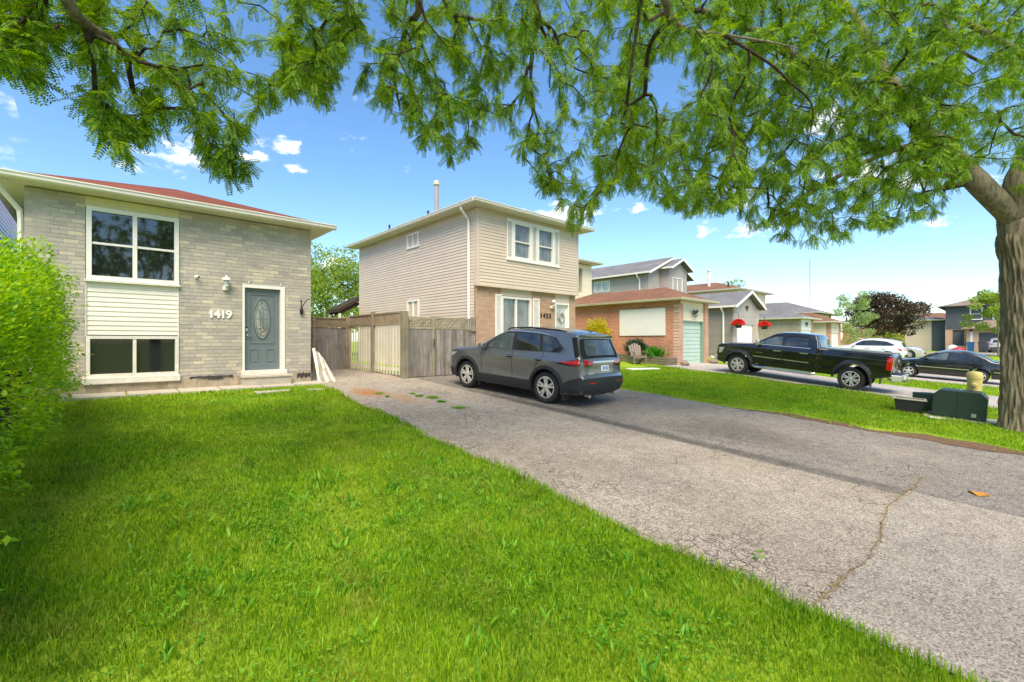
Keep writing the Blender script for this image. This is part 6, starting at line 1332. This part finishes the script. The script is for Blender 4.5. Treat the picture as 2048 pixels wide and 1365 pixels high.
L2 = limb(ga, px_path([(2040, 355, 9.35), (2085, 290, 9.3), (2130, 190, 9.2), (2150, 40, 9.1), (2120, -150, 9.0)]), .26, .08, fkA)
L3 = limb(ga, px_path([(1840, 200, 10.6), (1900, 130, 11.2), (1960, 60, 11.8)]), .08, .03, L1[len(L1) // 2])
L4 = limb(ga, px_path([(1770, 225, 9.6), (1690, 160, 9.2), (1600, 120, 8.8), (1500, 60, 8.4), (1400, 20, 8.2)]), .07, .02, L1[len(L1) // 2])
L5 = limb(ga, px_path([(2060, 120, 8.6), (1960, 60, 8.2), (1887, 31, 8.0), (1929, 108, 7.8)]), .06, .018, L2[len(L2) // 2])
L6 = limb(ga, px_path([(2010, -60, 8.6), (1860, -150, 8.2), (1680, -180, 8.0)]), .07, .02, L2[-6])
L7 = limb(ga, px_path([(1790, 300, 10.2), (1700, 340, 10.6), (1600, 400, 11), (1540, 440, 11.2)]), .035, .01, L1[len(L1) // 3])
L8 = limb(ga, px_path([(1810, 330, 9.9), (1760, 380, 10.3), (1700, 420, 10.6)]), .03, .01, L1[len(L1) // 3])
L9 = limb(ga, px_path([(1650, 130, 9.6), (1560, 200, 9.8), (1480, 290, 10.0), (1430, 380, 10.2)]), .035, .01, L4[len(L4) // 3])
loA = lambda u: np.interp(u, [1000, 1500, 2100], [7.2, 7.6, 6.8]); hiA = lambda u: np.interp(u, [1000, 1500, 2100], [9.6, 12.5, 13.5])
an = np.concatenate([anchors_px(420, 1420, 1930, lambda u: 7.0, lambda u: 8.8, -60, 8.5, 1., .9, 3.2), anchors_px(1550, 1190, 2120, loA, hiA, -250, 11.5, .62, .16, 3.2, HOLES + [(1960, 400, 75, 55)]), anchors_px(170, 1000, 2500, loA, hiA, -700, 11, 1.4, .3, 6)])
ga.reach(an, .14); ga.mesh(ta, .0042, .0034); ga.foliage(ta, M['locust'], 11, 4, .018, (.16, .25), 9, .65, 'stuff', True)
# ---- bushy background trees
def bushy_tree(name, label, x, y, h, rad, mat, n_clump=40, per=260, leaf=(.09, .16), trunk_r=.14, base=.25, squash=1., seed=1, group=None, barkm=None, gap=.35):
    z = G(x, y); t = thing(name, label, 'tree', (x, y, z), group); q = np.random.default_rng(seed); C = []
    for k in range(n_clump):
        a = q.uniform(0, 2 * np.pi); f = q.uniform(0, 1) ** .45; el = q.uniform(-.75, 1); r_ = rad * f * math.sqrt(max(.05, 1 - (el * .85) ** 2)); C.append((x + r_ * math.cos(a), y + r_ * math.sin(a), z + h * base + (h * (1 - base)) * (.5 + .5 * el * squash)))
    C = np.array(C); gr = Grow((x, y, z - .1), trunk_r); ii = limb(gr, [(x, y, z + h * base * .6), (x + .05, y, z + h * base), (x, y + .05, z + h * .55)], trunk_r * .95, trunk_r * .4, 0)
    gr.reach(C, .15, .05, .5); gr.mesh(t, trunk_r * .07, .008, barkm, barkm)
    cr = q.uniform(.16, gap, n_clump) * rad; N = n_clump * per; ci = np.repeat(np.arange(n_clump), per); d = q.normal(size=(N, 3)); d /= np.linalg.norm(d, axis=1)[:, None]
    P = C[ci] + d * (cr[ci] * q.uniform(.25, 1, N) ** .5)[:, None] * np.array([1.15, 1.15, .75]); dr = nrmz(d + np.array([0, 0, -.35]) + q.normal(size=(N, 3)) * .5); up = nrmz(np.array([0, 0, 1.]) + q.normal(size=(N, 3)) * .6)
    V, F = leaves(P, dr, up, q.uniform(*leaf, N), LEAF, 1.25); np_obj('crown', V, F, mat, t, 'stuff'); return t
bushy_tree('maple_tree', 'light green leafy tree rising behind the board fence between the two houses', 11.2, 30.5, 6.6, 3.9, M['maple_green'], 75, 330, (.11, .2), .2, .2, seed=3, gap=.3)
bushy_tree('maple_tree', 'dark bronze leafed tree in front of the red brick bungalow', 63.5, 9.4, 6.1, 3.3, M['maple_dark'], 60, 300, (.13, .24), .16, .3, seed=4, gap=.3)
bushy_tree('young_tree', 'slim pale green tree beside the silver crossover', 53.6, 10.2, 6.0, 1.7, M['birch'], 46, 160, (.08, .14), .06, .05, seed=5, gap=.3)
bushy_tree('small_locust', 'low yellow green tree in front of the charcoal house', 64.7, .9, 6.3, 2.3, M['maple_green'], 40, 220, (.12, .22), .08, .3, seed=6, gap=.24)
bushy_tree('small_shrub_tree', 'low lime green shrub between the bronze tree and the brick bungalow', 70, 9.9, 2.6, 1.9, M['maple_green'], 20, 220, (.1, .18), .05, .1, seed=7)
bushy_tree('rear_tree', 'distant tree top above the brown hip roof of the cream house', 62, 24.5, 9.0, 2.2, M['maple_green'], 26, 200, (.15, .25), .15, .4, seed=8)
for k, (x, y, h_, r_) in enumerate([(96, -6, 8, 4), (118, 14, 7, 4), (122, 2, 8, 4.5), (110, 32, 8, 5)]): bushy_tree('distant_tree', 'distant green tree behind the houses at the end of the street', x, y, h_, r_, M['maple_green'], 24, 150, (.25, .45), .15, .2, seed=20 + k, group='distant trees behind the end houses')
# ---- hedge
hd = thing('privet_hedge', 'tall bright yellow green hedge along the left side of the lawn', 'hedge', (-1.2, 8, G(-1, 8)))
def hedge():
    q = np.random.default_rng(5); N = 70000; y = q.uniform(2.6, 12.3, N); a = q.uniform(-.35, np.pi + .1, N); z0 = g(-.9, y)
    hgt = 2.5 - .42 * (1 - sstep(6.2, 9.2, y)) - .08 * np.sin(y * 1.3) + .07 * np.sin(y * 3.1 + 1); hgt = hgt * (1 - .62 * sstep(9.8, 12.35, y)); wid = (.98 + .07 * np.sin(y * 2.3)) * (1 - .5 * sstep(11.3, 12.4, y))
    lump = 1 + .1 * np.sin(y * 4.1 + a * 3) + .08 * np.sin(y * 7.3 - a * 5) + .05 * np.sin(y * 13 + a * 9); rr_ = q.uniform(.62, 1.04, N) ** .6 * lump
    ca, sa = np.cos(a), np.sin(a); sx = np.sign(ca) * np.abs(ca) ** .55; sz = np.sign(sa) * np.abs(sa) ** .6
    x = -1.25 - .22 * (1 - sstep(4.3, 6.8, y)) + wid * sx * rr_ * .86; z = z0 + hgt * .5 + hgt * .5 * np.clip(sz * rr_, -1, 1.15); m = z > z0 + .05; P = np.stack([x, y, z], 1)[m]; out = np.stack([sx, .25 * q.normal(size=N), sz * .8], 1)[m]
    # short leafy shoots: several leaves from one stem
    d = nrmz(nrmz(out) + q.normal(size=out.shape) * .5 + np.array([0, 0, .05])); up = nrmz(np.array([0, 0, 1.]) + q.normal(size=d.shape) * .4)
    return P, d, up, q
P, d_, up_, q_ = hedge(); V, F = leaves(P, d_, up_, q_.uniform(.035, .062, len(P)), LEAFH, 1.15); np_obj('foliage', V, F, M['hedge'], hd, 'stuff')
S, D_, n_ = [], [], 0
for k in range(330):
    i = q_.integers(len(P)); L = q_.uniform(.12, .3); ax = nrmz((d_[i] + np.array([.3, 0, .3]))[None])[0]
    if P[i][0] < -.95 and P[i][2] < 2.4: continue
    for j in range(9): S.append(P[i] + ax * L * j / 8 + q_.normal(size=3) * .006); D_.append(ax * .6 + q_.normal(size=3) * .55)
S = np.array(S); V, F = leaves(S, np.array(D_), nrmz(np.array([0, 0, 1.]) + q_.normal(size=S.shape) * .3), q_.uniform(.04, .07, len(S)), LEAF2, 1.1); np_obj('shoots', V, F, M['hedge'], hd, 'stuff')
stm = MB()
for k in range(26): y = 2.9 + k * .36; x = -1.25 + random.uniform(-.3, .3); stm.tube([(x, y, G(x, y) - .05), (x + random.uniform(-.15, .3), y + .1, G(x, y) + .8), (x + random.uniform(-.3, .4), y, G(x, y) + (1.7 if y < 9.5 else 1.0))], [.022, .016, .008], 5)
stm.build('stems', M['twig'], hd)['kind'] = 'stuff'
core = MB().prism([(-2.0, 2.7, .2), (-1.15, 2.7, .2), (-.75, 11.6, .75), (-2.0, 11.6, .75)], [(-1.9, 2.7, 1.85), (-1.3, 2.7, 1.85), (-.95, 9.9, 2.3), (-1.8, 9.9, 2.3)]).build('inner_shade_core', plain('hedge_interior', '#1f2a0e', .95, var=.5, scale=20), hd)  # solid filler block, coloured dark for the shade inside the hedge
# ---- shrubs and flowers by the red brick garage
def shrub(name, label, x, y, rx, ry, h, mat, n=1500, leaf=(.05, .1), blade=False, seed=1, z=None):
    q = np.random.default_rng(seed); z = G(x, y) if z is None else z; d = q.normal(size=(n, 3)); d /= np.linalg.norm(d, axis=1)[:, None]; d[:, 2] = np.abs(d[:, 2]) * (1 if blade else np.sign(q.uniform(-.35, 1, n)))
    lump = 1 + .18 * np.sin(d[:, 0] * 7 + d[:, 1] * 5) + .12 * np.sin(d[:, 2] * 11 + d[:, 0] * 6); r_ = q.uniform(.35, 1.05, n) ** .45 * lump; t = thing(name, label, 'shrub', (x, y, z))
    if blade:
        P = np.stack([x + q.normal(size=n) * rx * .3, y + q.normal(size=n) * ry * .3, np.full(n, z + .1)], 1); D = nrmz(np.stack([d[:, 0] * .7, d[:, 1] * .7, np.abs(d[:, 2]) + .5], 1)); V, F = leaves(P, D, rnd_unit(n), q.uniform(.5, 1, n) * h, LEAF2, .22)
    else:
        P = np.stack([x + d[:, 0] * rx * r_, y + d[:, 1] * ry * r_, z + h * .5 + d[:, 2] * h * .5 * r_], 1); V, F = leaves(P, nrmz(d + q.normal(size=d.shape) * .5), nrmz(np.array([0, 0, 1.]) + q.normal(size=d.shape) * .5), q.uniform(*leaf, n), LEAF, 1.2)
    np_obj('foliage', V, F, mat, t, 'stuff'); s_ = MB()
    for k in range(5): s_.tube([(x + .04 * k - .08, y, z - .02), (x + rx * .4 * math.cos(k * 2.1), y + ry * .4 * math.sin(k * 2.1), z + h * .6)], [.02, .008], 5)
    s_.build('stems', M['twig'], t)['kind'] = 'stuff'; return t
shrub('golden_shrub', 'golden yellow shrub against the red brick wall behind the grey SUV', 20.35, 15.4, .55, .75, 2.15, M['shrub_yellow'], 4200, (.06, .13), seed=2)
shrub('evergreen_shrub', 'rounded blue green evergreen shrub behind the taupe lawn chair', 20.55, 13.1, .42, .62, 1.05, M['shrub_dark'], 2600, (.05, .1), seed=3, z=G(20.5, 13.1) + .08)
shrub('flowering_perennial', 'clump of bright green strap leaves in the timber planter', 20.6, 12.1, .35, .5, .75, M['perennial'], 420, seed=4, blade=True, z=G(20.5, 12.1) + .1)
# ------------------------------------------------------------------ garden things by the garage
pt = thing('timber_planter', 'low weathered timber planter along the red brick garage wall', 'planter', (20.6, 12.5, G(20.6, 12.5)))
for k in range(3):
    z = G(20.4, 11.2) + .02 + k * .125
    MB().prism([(20.2, 11.1, z), (20.28, 11.1, z), (20.28, 14.8, z + .18), (20.2, 14.8, z + .18)], [(20.2, 11.1, z + .11), (20.28, 11.1, z + .11), (20.28, 14.8, z + .29), (20.2, 14.8, z + .29)]).build('timber', M['planter'], pt, bevel=.008)
    MB().box(20.29, 21.08, 11.08, 11.16, z, z + .11).build('timber', M['planter'], pt, bevel=.008)
MB().prism([(20.28, 11.15, .7), (21.09, 11.15, .7), (21.09, 14.8, .9), (20.28, 14.8, .9)], [(20.28, 11.15, 1.0), (21.09, 11.15, 1.0), (21.09, 14.8, 1.18), (20.28, 14.8, 1.18)]).build('soil', M['soil'], pt)
ac = thing('adirondack_chair', 'taupe slatted lawn chair in front of the timber planter', 'chair', (19.35, 12.35, G(19.35, 12.35)), local=True); am = M['chair']
for k in range(5):
    y = (k - 2) * .105; hh = 1.0 - .035 * abs(k - 2) ** 1.6; MB().prism([(-.02, y - .048, .3), (-.04, y - .048, .3), (-.36, y * 1.18 - .052, hh), (-.34, y * 1.18 - .052, hh)], [(-.02, y + .048, .3), (-.04, y + .048, .3), (-.36, y * 1.18 + .052, hh), (-.34, y * 1.18 + .052, hh)]).build('back_slat', am, ac)
for k in range(5): x = .02 + k * .11; MB().ob((x, 0, .33 + .02 * k), (.095, .52, .02), Matrix.Rotation(-.18, 3, 'Y')).build('seat_slat', am, ac)
for sg in (1, -1):
    MB().box(.42, .5, sg * .29 - .02, sg * .29 + .02, 0, .56).build('leg', am, ac); MB().beam((.48, sg * .25, .36), (-.5, sg * .25, .02), .03, .12).build('leg', am, ac); MB().prism([(.56, sg * .37, .56), (.56, sg * .24, .56), (-.3, sg * .27, .56), (-.3, sg * .36, .56)], [(.56, sg * .37, .585), (.56, sg * .24, .585), (-.3, sg * .27, .585), (-.3, sg * .36, .585)]).build('armrest', am, ac)
MB().beam((-.19, -.32, .55), (-.19, .32, .55), .03, .06).build('back_rail', am, ac); MB().beam((.49, -.27, .34), (.49, .27, .34), .02, .09).build('front_apron', am, ac); ac.rotation_euler = (0, 0, R(232))
ac.location = (19.4, 12.3, G(19.4, 12.3) + .005)
def boulder(name, label, x, y, sx, sy, sz, mat, seed, cat='stone'):
    q = np.random.default_rng(seed); m = MB(); n1, n2 = 9, 12; m.v = []
    for i in range(n1):
        for j in range(n2):
            a, b = math.pi * i / (n1 - 1), 2 * math.pi * j / n2; k = 1 + .12 * math.sin(3 * b + seed) * math.sin(2 * a) + q.uniform(-.05, .05); m.v.append((x + sx * math.sin(a) * math.cos(b) * k, y + sy * math.sin(a) * math.sin(b) * k, G(x, y) + sz * .75 + sz * math.cos(a)))
    for i in range(n1 - 1):
        for j in range(n2): m.f.append([i * n2 + j, i * n2 + (j + 1) % n2, (i + 1) * n2 + (j + 1) % n2, (i + 1) * n2 + j])
    return tag(m.build(name, mat, None, True), label, cat)
boulder('garden_stone', 'flat brown stone at the left foot of the mint garage door', 21.15, 10.72, .22, .2, .14, M['stone'], 1); boulder('garden_stone', 'brown stone at the right foot of the mint garage door', 24.3, 10.72, .25, .22, .15, M['stone'], 2)
o = MB().prism([(16.2, 10.5, G(16.2, 10.5) + .02), (17.9, 10.2, G(17.9, 10.2) + .02), (17.8, 10.5, G(17.8, 10.5) + .02), (16.3, 10.85, G(16.3, 10.8) + .02)], [(16.2, 10.5, G(16.2, 10.5) + .07), (17.9, 10.2, G(17.9, 10.2) + .07), (17.8, 10.5, G(17.8, 10.5) + .07), (16.3, 10.85, G(16.3, 10.8) + .07)]).build('white_slab', M['vinyl_white'], None, bevel=.01); tag(o, 'white slab lying on the lawn behind the grey SUV', 'slab')
o = MB().tube([(24.6, 11.0, 1.05), (24.9, 10.6, .85), (25.4, 9.9, .7)], .06, 8).build('drain_pipe', M['vinyl_white']); tag(o, 'white drain pipe end lying beside the brick garage pier', 'pipe')
for i, (x, y, z) in enumerate([(31.4, 12.2, 2.75), (36.1, 12.2, 2.75)]):
    b = thing('hanging_basket', ['hanging basket of red flowers left of the white garage door', 'hanging basket of red flowers right of the white garage door'][i], 'basket', (x, y, z)); q = np.random.default_rng(30 + i); N = 420
    MB().lathe([(.16, 0), (.24, .22), (.26, .24)], (x, y, z), 14).build('pot', M['black_plastic'], b); d = q.normal(size=(N, 3)); d /= np.linalg.norm(d, axis=1)[:, None]; d[:, 2] = np.abs(d[:, 2]) - .25
    P = np.array([x, y, z + .32]) + d * np.array([.38, .36, .3]) * q.uniform(.5, 1, (N, 1)) ** .4; V, F = leaves(P, nrmz(d + q.normal(size=d.shape) * .6), rnd_unit(N), q.uniform(.08, .14, N), LEAF, 1.6); np_obj('flowers', V, F, M['flower_red'], b, 'stuff')
    V, F = leaves(P * .6 + np.array([x, y, z + .22]) * .4, nrmz(d + q.normal(size=d.shape)), rnd_unit(N), q.uniform(.08, .14, N), LEAF, 1.4); np_obj('leaves', V, F, M['perennial'], b, 'stuff'); MB().tube([(x, y, z + .2), (x, y, z + 1.0), (x, y + .35, z + 1.1)], .012, 5).build('hanger', M['black_iron'], b)
# ------------------------------------------------------------------ utility things on the right lawn
sl_ = math.atan(.0635); bx = thing('utility_box', 'dark green steel utility box on a concrete pad beside the big trunk', 'utility box', (15.2, .86, G(15.2, .86)), local=True)
pf = [(-.46, .04), (.46, .04), (.46, .56), (.34, .68), (-.34, .68), (-.46, .56)]
MB().prism([(-.36, y, z) for y, z in pf], [(.36, y, z) for y, z in pf]).build('cabinet', M['green_metal'], bx, bevel=.008); 
MB().prism([(-.372, y, z) for y, z in [(.05, .07), (.44, .07), (.44, .55), (.335, .655), (.05, .655)]], [(-.362, y, z) for y, z in [(.05, .07), (.44, .07), (.44, .55), (.335, .655), (.05, .655)]]).build('door_panel', M['green_metal'], bx); MB().prism([(-.372, y, z) for y, z in [(-.44, .07), (.03, .07), (.03, .655), (-.335, .655), (-.44, .55)]], [(-.362, y, z) for y, z in [(-.44, .07), (.03, .07), (.03, .655), (-.335, .655), (-.44, .55)]]).build('door_panel', M['green_metal'], bx)
MB().box(-.46, .46, -.62, .58, -.06, .04).build('concrete_pad', M['concrete'], bx, bevel=.01); MB().box(-.1, .1, -.03, .03, .685, .7).build('lifting_lug', M['steel'], bx); MB().box(-.385, -.373, -.3, -.22, .12, .2).build('padlock_hasp', M['steel'], bx)
bx.rotation_euler = (sl_, 0, 0); bx.location.z = G(15.2, .86) + .01
tb_ = thing('recycling_tub', 'black plastic recycling tub with pale rim left of the green utility box', 'tub', (15.25, 1.78, G(15.25, 1.78)), local=True)
def ring_box(m, w, l, z): return [(-w, -l, z), (w, -l, z), (w, l, z), (-w, l, z)]
m = MB(); m.v = ring_box(m, .19, .24, .01) + ring_box(m, .23, .3, .34) + ring_box(m, .215, .285, .34) + ring_box(m, .18, .23, .03); m.f = [[0, 3, 2, 1]] + [[a + k * 4, a + k * 4 + 1 if a < 3 else k * 4, (a + 1) % 4 + (k + 1) * 4, a + (k + 1) * 4] for k in range(3) for a in range(4)] + [[12, 13, 14, 15]]; m.build('tub_body', M['black_plastic'], tb_)
m = MB(); m.v = ring_box(m, .26, .33, .33) + ring_box(m, .26, .33, .36) + ring_box(m, .2, .27, .365) + ring_box(m, .2, .27, .335); m.f = [[a + k * 4, (a + 1) % 4 + k * 4, (a + 1) % 4 + ((k + 1) % 4) * 4, a + ((k + 1) % 4) * 4] for k in range(4) for a in range(4)]; m.build('rim', M['concrete'], tb_, bevel=.006); MB().box(-.2, .2, -.26, .26, .2, .3).build('contents', M['stone'], tb_); tb_.rotation_euler = (sl_, 0, R(8))
for k in range(5): MB().box(-.235 + .012, -.2, -.2 + k * .1 - .01, -.2 + k * .1 + .01, .04, .33).build('rib', M['black_plastic'], tb_) if False else None
o = MB().box(15.72, 15.95, 1.2, 1.75, G(15.8, 1.5), G(15.8, 1.5) + .5).build('meter_box', M['green_metal'], None, bevel=.01); tag(o, 'small green box standing behind the recycling tub', 'utility box')
o = MB().lathe([(.2, -.03), (.17, .1), (.16, .45), (.14, .46)], (16.5, 1.55, G(16.5, 1.55)), 14).build('tree_stump', M['bark'], None); tag(o, 'brown cut stump standing behind the green utility boxes', 'stump')
hy = thing('fire_hydrant', 'faded yellow hydrant with a front cap behind the green utility box', 'hydrant', (15.95, .62, G(15.95, .62))); hz = G(15.95, .62)
MB().lathe([(.115, -.02), (.118, .1), (.132, .75), (.142, .98)], (15.95, .62, hz), 24).build('barrel', M['hydrant'], hy, 40); MB().lathe([(.15, .97), (.152, 1.03), (.142, 1.1), (.12, 1.13), (.02, 1.15)], (15.95, .62, hz), 24).build('bonnet', M['hydrant'], hy, 40)
MB().lathe([(.06, 0), (.06, -.045), (.04, -.06), (.015, -.065)], (15.95 - .12, .62, hz + .82), 16, 'x').build('outlet_cap', M['hydrant'], hy, 40)
o = MB().prism([(14.35, 1.28, G(14.3, 1.3) + .03), (14.45, 1.02, G(14.4, 1.0) + .03), (14.62, 1.08, G(14.6, 1.1) + .03), (14.52, 1.36, G(14.5, 1.3) + .03)], [(14.35, 1.28, G(14.3, 1.3) + .05), (14.45, 1.02, G(14.4, 1.0) + .06), (14.62, 1.08, G(14.6, 1.1) + .045), (14.52, 1.36, G(14.5, 1.3) + .06)]).build('litter', M['vinyl_white']); tag(o, 'crumpled white paper on the grass before the green utility box', 'litter')
for i, (x, y, mt, lab) in enumerate([(76.5, 3.3, 'blue_bin', 'blue wheeled bin before the charcoal house'), (77.2, 2.4, 'charcoal', 'dark wheeled bin beside the blue bin of the charcoal house')]):
    b = thing('wheeled_bin', lab, 'bin', (x, y, .6)); MB().prism([(x - .25, y - .25, .6), (x + .25, y - .25, .6), (x + .25, y + .25, .6), (x - .25, y + .25, .6)], [(x - .32, y - .32, 1.7), (x + .32, y - .32, 1.7), (x + .32, y + .32, 1.7), (x - .32, y + .32, 1.7)]).build('bin_body', M[mt], b, bevel=.02); MB().box(x - .36, x + .36, y - .36, y + .36, 1.7, 1.78).build('lid', M[mt], b, bevel=.02)
b = thing('toy_heap', 'heap of red and white covers on the lawn of the charcoal house', 'heap', (75.5, 4.4, .57)); boulder('tmp', 'x', 75.5, 4.3, .7, .7, .35, M['red_cloth'], 4); boulder('tmp', 'x', 75.7, 4.8, .5, .5, .5, M['vinyl_white'], 5)
for o_ in [o for o in COL.objects if o.name.startswith('tmp')]:
    o_.name = 'cover'; o_.parent = b; o_.location = Vector(o_.location) - b.location
    for k in ('label', 'category'): del o_[k]
# ------------------------------------------------------------------ grass, weeds, litter
def blades(n, sx, sy, h, w, lean=.5, seed=1, zoff=0.):
    q = np.random.default_rng(seed); N = len(sx); z = g(sx, sy) + zoff; a = q.uniform(0, 2 * np.pi, N); b = q.uniform(0, 2 * np.pi, N); le = np.abs(q.normal(size=N)) * lean
    base = np.stack([sx, sy, z - .004], 1); s = np.stack([np.cos(a), np.sin(a), 0 * a], 1); lv = np.stack([np.cos(b), np.sin(b), 0 * b], 1) * (le * h)[:, None]; up = np.array([0, 0, 1.])
    m = base + lv * .35 + up * (h * .6)[:, None]; t = base + lv + up * (h * np.maximum(.45, 1 - .3 * le))[:, None]; W = (w * .5)[:, None]
    V = np.stack([base, m * .8 + base * .2 - s * W, t, m * .8 + base * .2 + s * W], 1).reshape(-1, 3); k = np.arange(N)[:, None] * 4
    return V, k + np.array([[0, 1, 2, 3]])
def lawn(name, label, x0, x1f, y0, y1, dens, seed, hmul=1., wmul=1., mat=None, skip=None):
    q = np.random.default_rng(seed); A = 1.15 * max(x1f(y) - x0 for y in np.linspace(y0, y1, 40)) * (y1 - y0); dm = dens(0.); n = int((max(x1f(y) for y in np.linspace(y0, y1, 40)) - x0) * (y1 - y0) * dm); X1 = max(x1f(y) for y in np.linspace(y0, y1, 200))
    x = q.uniform(x0, X1, n); y = q.uniform(y0, y1, n); D = np.hypot(x, y); yy = np.linspace(y0, y1, 400); e = np.interp(y, yy, [x1f(v) for v in yy]); e = e + q.normal(size=n) * .025 + .03
    # ragged density: thin, brownish patches
    pat = .5 + .5 * np.sin(x * 2.1 + np.sin(y * 1.7)) * np.sin(y * 2.6 + np.sin(x * 1.3)); keep = (x < e) & (q.uniform(0, 1, n) < np.array([dens(v) for v in D]) / dm * (.6 + .4 * pat))
    if skip is not None: keep &= ~skip(x, y)
    a = (x * math.cos(0) * FW[0] + y * FW[1]); keep &= (a > -1.5); x, y, D = x[keep], y[keep], D[keep]
    h = q.uniform(.035, .08, len(x)) * (1 + .35 * np.sin(x * 1.3 + 2) * np.sin(y * 1.9)) * hmul * (1 + .4 * np.clip(1 - (np.interp(y, yy, [x1f(v) for v in yy]) - x) / .25, 0, 1)); w = q.uniform(.0026, .0046, len(x)) * (1 + D / 3.2) * wmul
    V, F = blades(0, x, y, h, w, .42, seed + 1); o = np_obj(name, V, F, mat or M['grass'], None, 'stuff'); tag(o, label, 'grass'); return len(x)
lawn('lawn_grass', 'lush bright green lawn grass in front of the grey brick bungalow', -3.2, lawn_edge, -1.6, 11.9, lambda d: 7600 if d < 3.6 else 7600 * (3.6 / d) ** 1.55, 41)
lawn('verge_grass', 'sunlit lawn grass between the two driveways around the big trunk', 11.2, lambda y: 19.4, -2.5, 11.0, lambda d: 1500 if d < 12 else 1500 * (12 / d) ** 1.4, 43, 1.1, .85, None, lambda x, y: (x < right_edge(0) + .1 + .75 * np.clip(1 - np.abs(y - 1.3) / 3.9, 0, 1) ** .6 * (.7 + .3 * np.sin(y * 2.3))) & (RNG.uniform(0, 1, len(x)) < .86))
lawn('strip_grass', 'narrow grass strip between the pickup driveway and the sedan driveway', 24.35, lambda y: 28.5, -2.5, 9, lambda d: 260, 47, 1.5, .8)
def clover_and_weeds():
    q = np.random.default_rng(9); N = 9000; cx = q.uniform(-.6, 3.9, 130); cy = q.uniform(1.0, 11, 130); i = q.integers(0, 130, N); x = cx[i] + q.normal(size=N) * .17; y = cy[i] + q.normal(size=N) * .2
    k = x < 3.42 + .062 * y; x, y = x[k], y[k]; n = len(x); b = np.stack([x, y, g(x, y) + q.uniform(.025, .055, n)], 1); Vs, Fs, o = [], [], 0
    ph = q.uniform(0, 6.28, n)
    for j in range(3):
        a = ph + j * 2.094; d = np.stack([np.cos(a), np.sin(a), q.uniform(-.1, .35, n)], 1); V, F = leaves(b, d, np.tile([0, 0, 1.], (n, 1)) + q.normal(size=(n, 3)) * .2, q.uniform(.012, .02, n), LEAF, 1.7); Vs.append(V); Fs.append(F + o); o += len(V)
    ob = np_obj('clover', np.concatenate(Vs), np.concatenate(Fs), M['weed'], None, 'stuff'); tag(ob, 'patches of small clover leaves growing through the front lawn', 'clover')
    N = 1500; cx = q.uniform(.2, 3.4, 190); cy = q.uniform(.9, 5.5, 190) ; i = q.integers(0, 190, N); x = cx[i] + q.normal(size=N) * .05; y = cy[i] + q.normal(size=N) * .05; k = x < 3.4 + .062 * y; x, y = x[k], y[k]; n = len(x); a = q.uniform(0, 6.28, n)
    d = np.stack([np.cos(a) * .55, np.sin(a) * .55, q.uniform(.5, 1.2, n)], 1); V, F = leaves(np.stack([x, y, g(x, y)], 1), d, rnd_unit(n), q.uniform(.05, .12, n), LEAF2, .55); ob = np_obj('lawn_weeds', V, F, M['weed'], None, 'stuff'); tag(ob, 'broad upright weed leaves scattered through the near lawn', 'weeds')
clover_and_weeds()
def gpx(u, v):
    a = (u - 1024) / 910; x = a * RT[0] + FW[0]; y = a * RT[1] + FW[1]; z = -(v - 682.5) / 910; t = CAM_H / (.0635 * y - z); return x * t, y * t
for i, (u, v, r_, n) in enumerate([(757, 790, .1, 40), (775, 796, .06, 24), (838, 795, .12, 60), (866, 798, .2, 130), (882, 806, .14, 80), (918, 819, .17, 90), (826, 790, .08, 30)]):
    x, y = gpx(u, v); q = np.random.default_rng(60 + i); a = q.uniform(0, 6.28, n); P = np.stack([x + q.normal(size=n) * r_ * .35, y + q.normal(size=n) * r_ * .35, np.full(n, G(x, y) + .015)], 1)
    V, F = leaves(P, np.stack([np.cos(a), np.sin(a), q.uniform(.2, 1.1, n)], 1), rnd_unit(n), q.uniform(.04, .085, n), LEAF2, .6); o = np_obj('driveway_weed', V, F, M['weed']); tag(o, 'low green weed growing from a crack in the driveway', 'weed', 'weeds in the driveway crack')
q = np.random.default_rng(77); n = 170; x = q.uniform(3.7, 8.1, n); P = np.stack([x, .86 + .05 * np.sin(x * 2.2) + q.normal(size=n) * .012, g(x, 0 * x + .86) + .022], 1); V, F = leaves(P, rnd_unit(n) * np.array([1, 1, .4]), rnd_unit(n), q.uniform(.015, .04, n), LEAF2, .8); o = np_obj('joint_debris', V, F, plain('dry_leaf_litter', '#8a7440', .9, var=.4, scale=40), None, 'stuff'); tag(o, 'dry bits and moss lying in the driveway joint', 'debris')
x, y = gpx(1960, 997); m = MB()
for k in range(6): a = -.5 + k * .22; m.prism([(x, y, G(x, y) + .02), (x + .1 * math.cos(a), y + .1 * math.sin(a), G(x, y) + .05), (x + .2 * math.cos(a), y + .2 * math.sin(a), G(x, y) + .022)], [(x + .004, y + .02, G(x, y) + .022), (x + .1 * math.cos(a), y + .1 * math.sin(a) + .03, G(x, y) + .052), (x + .2 * math.cos(a), y + .2 * math.sin(a) + .004, G(x, y) + .024)])
tag(m.build('dry_leaf', plain('orange_dry_leaf', '#b07a30', .8, var=.2, scale=30)), 'orange dried leaf spray on the driveway beyond the joint', 'leaf')
x, y = gpx(1508, 1114); q = np.random.default_rng(3); P = np.tile([x, y, G(x, y) + .02], (5, 1)) + q.normal(size=(5, 3)) * np.array([.02, .02, .003]); V, F = leaves(P, rnd_unit(5) * np.array([1, 1, .2]), np.tile([0, 0, 1.], (5, 1)), q.uniform(.05, .08, 5), LEAF2, 1.2); tag(np_obj('fallen_leaf', V, F, M['weed']), 'few fallen green leaves on the cracked asphalt near the lawn edge', 'leaf')
am_ = MB().tube([(60, 15.5, 5), (60, 15.5, 11.2)], .05, 5); 
for k in range(5): am_.tube([(59.4 + .1 * k, 15.5, 9.6 + k * .4), (60.6 - .1 * k, 15.5, 9.6 + k * .4)], .02, 4)
am_.build('roof_antenna', M['steel'], h6)
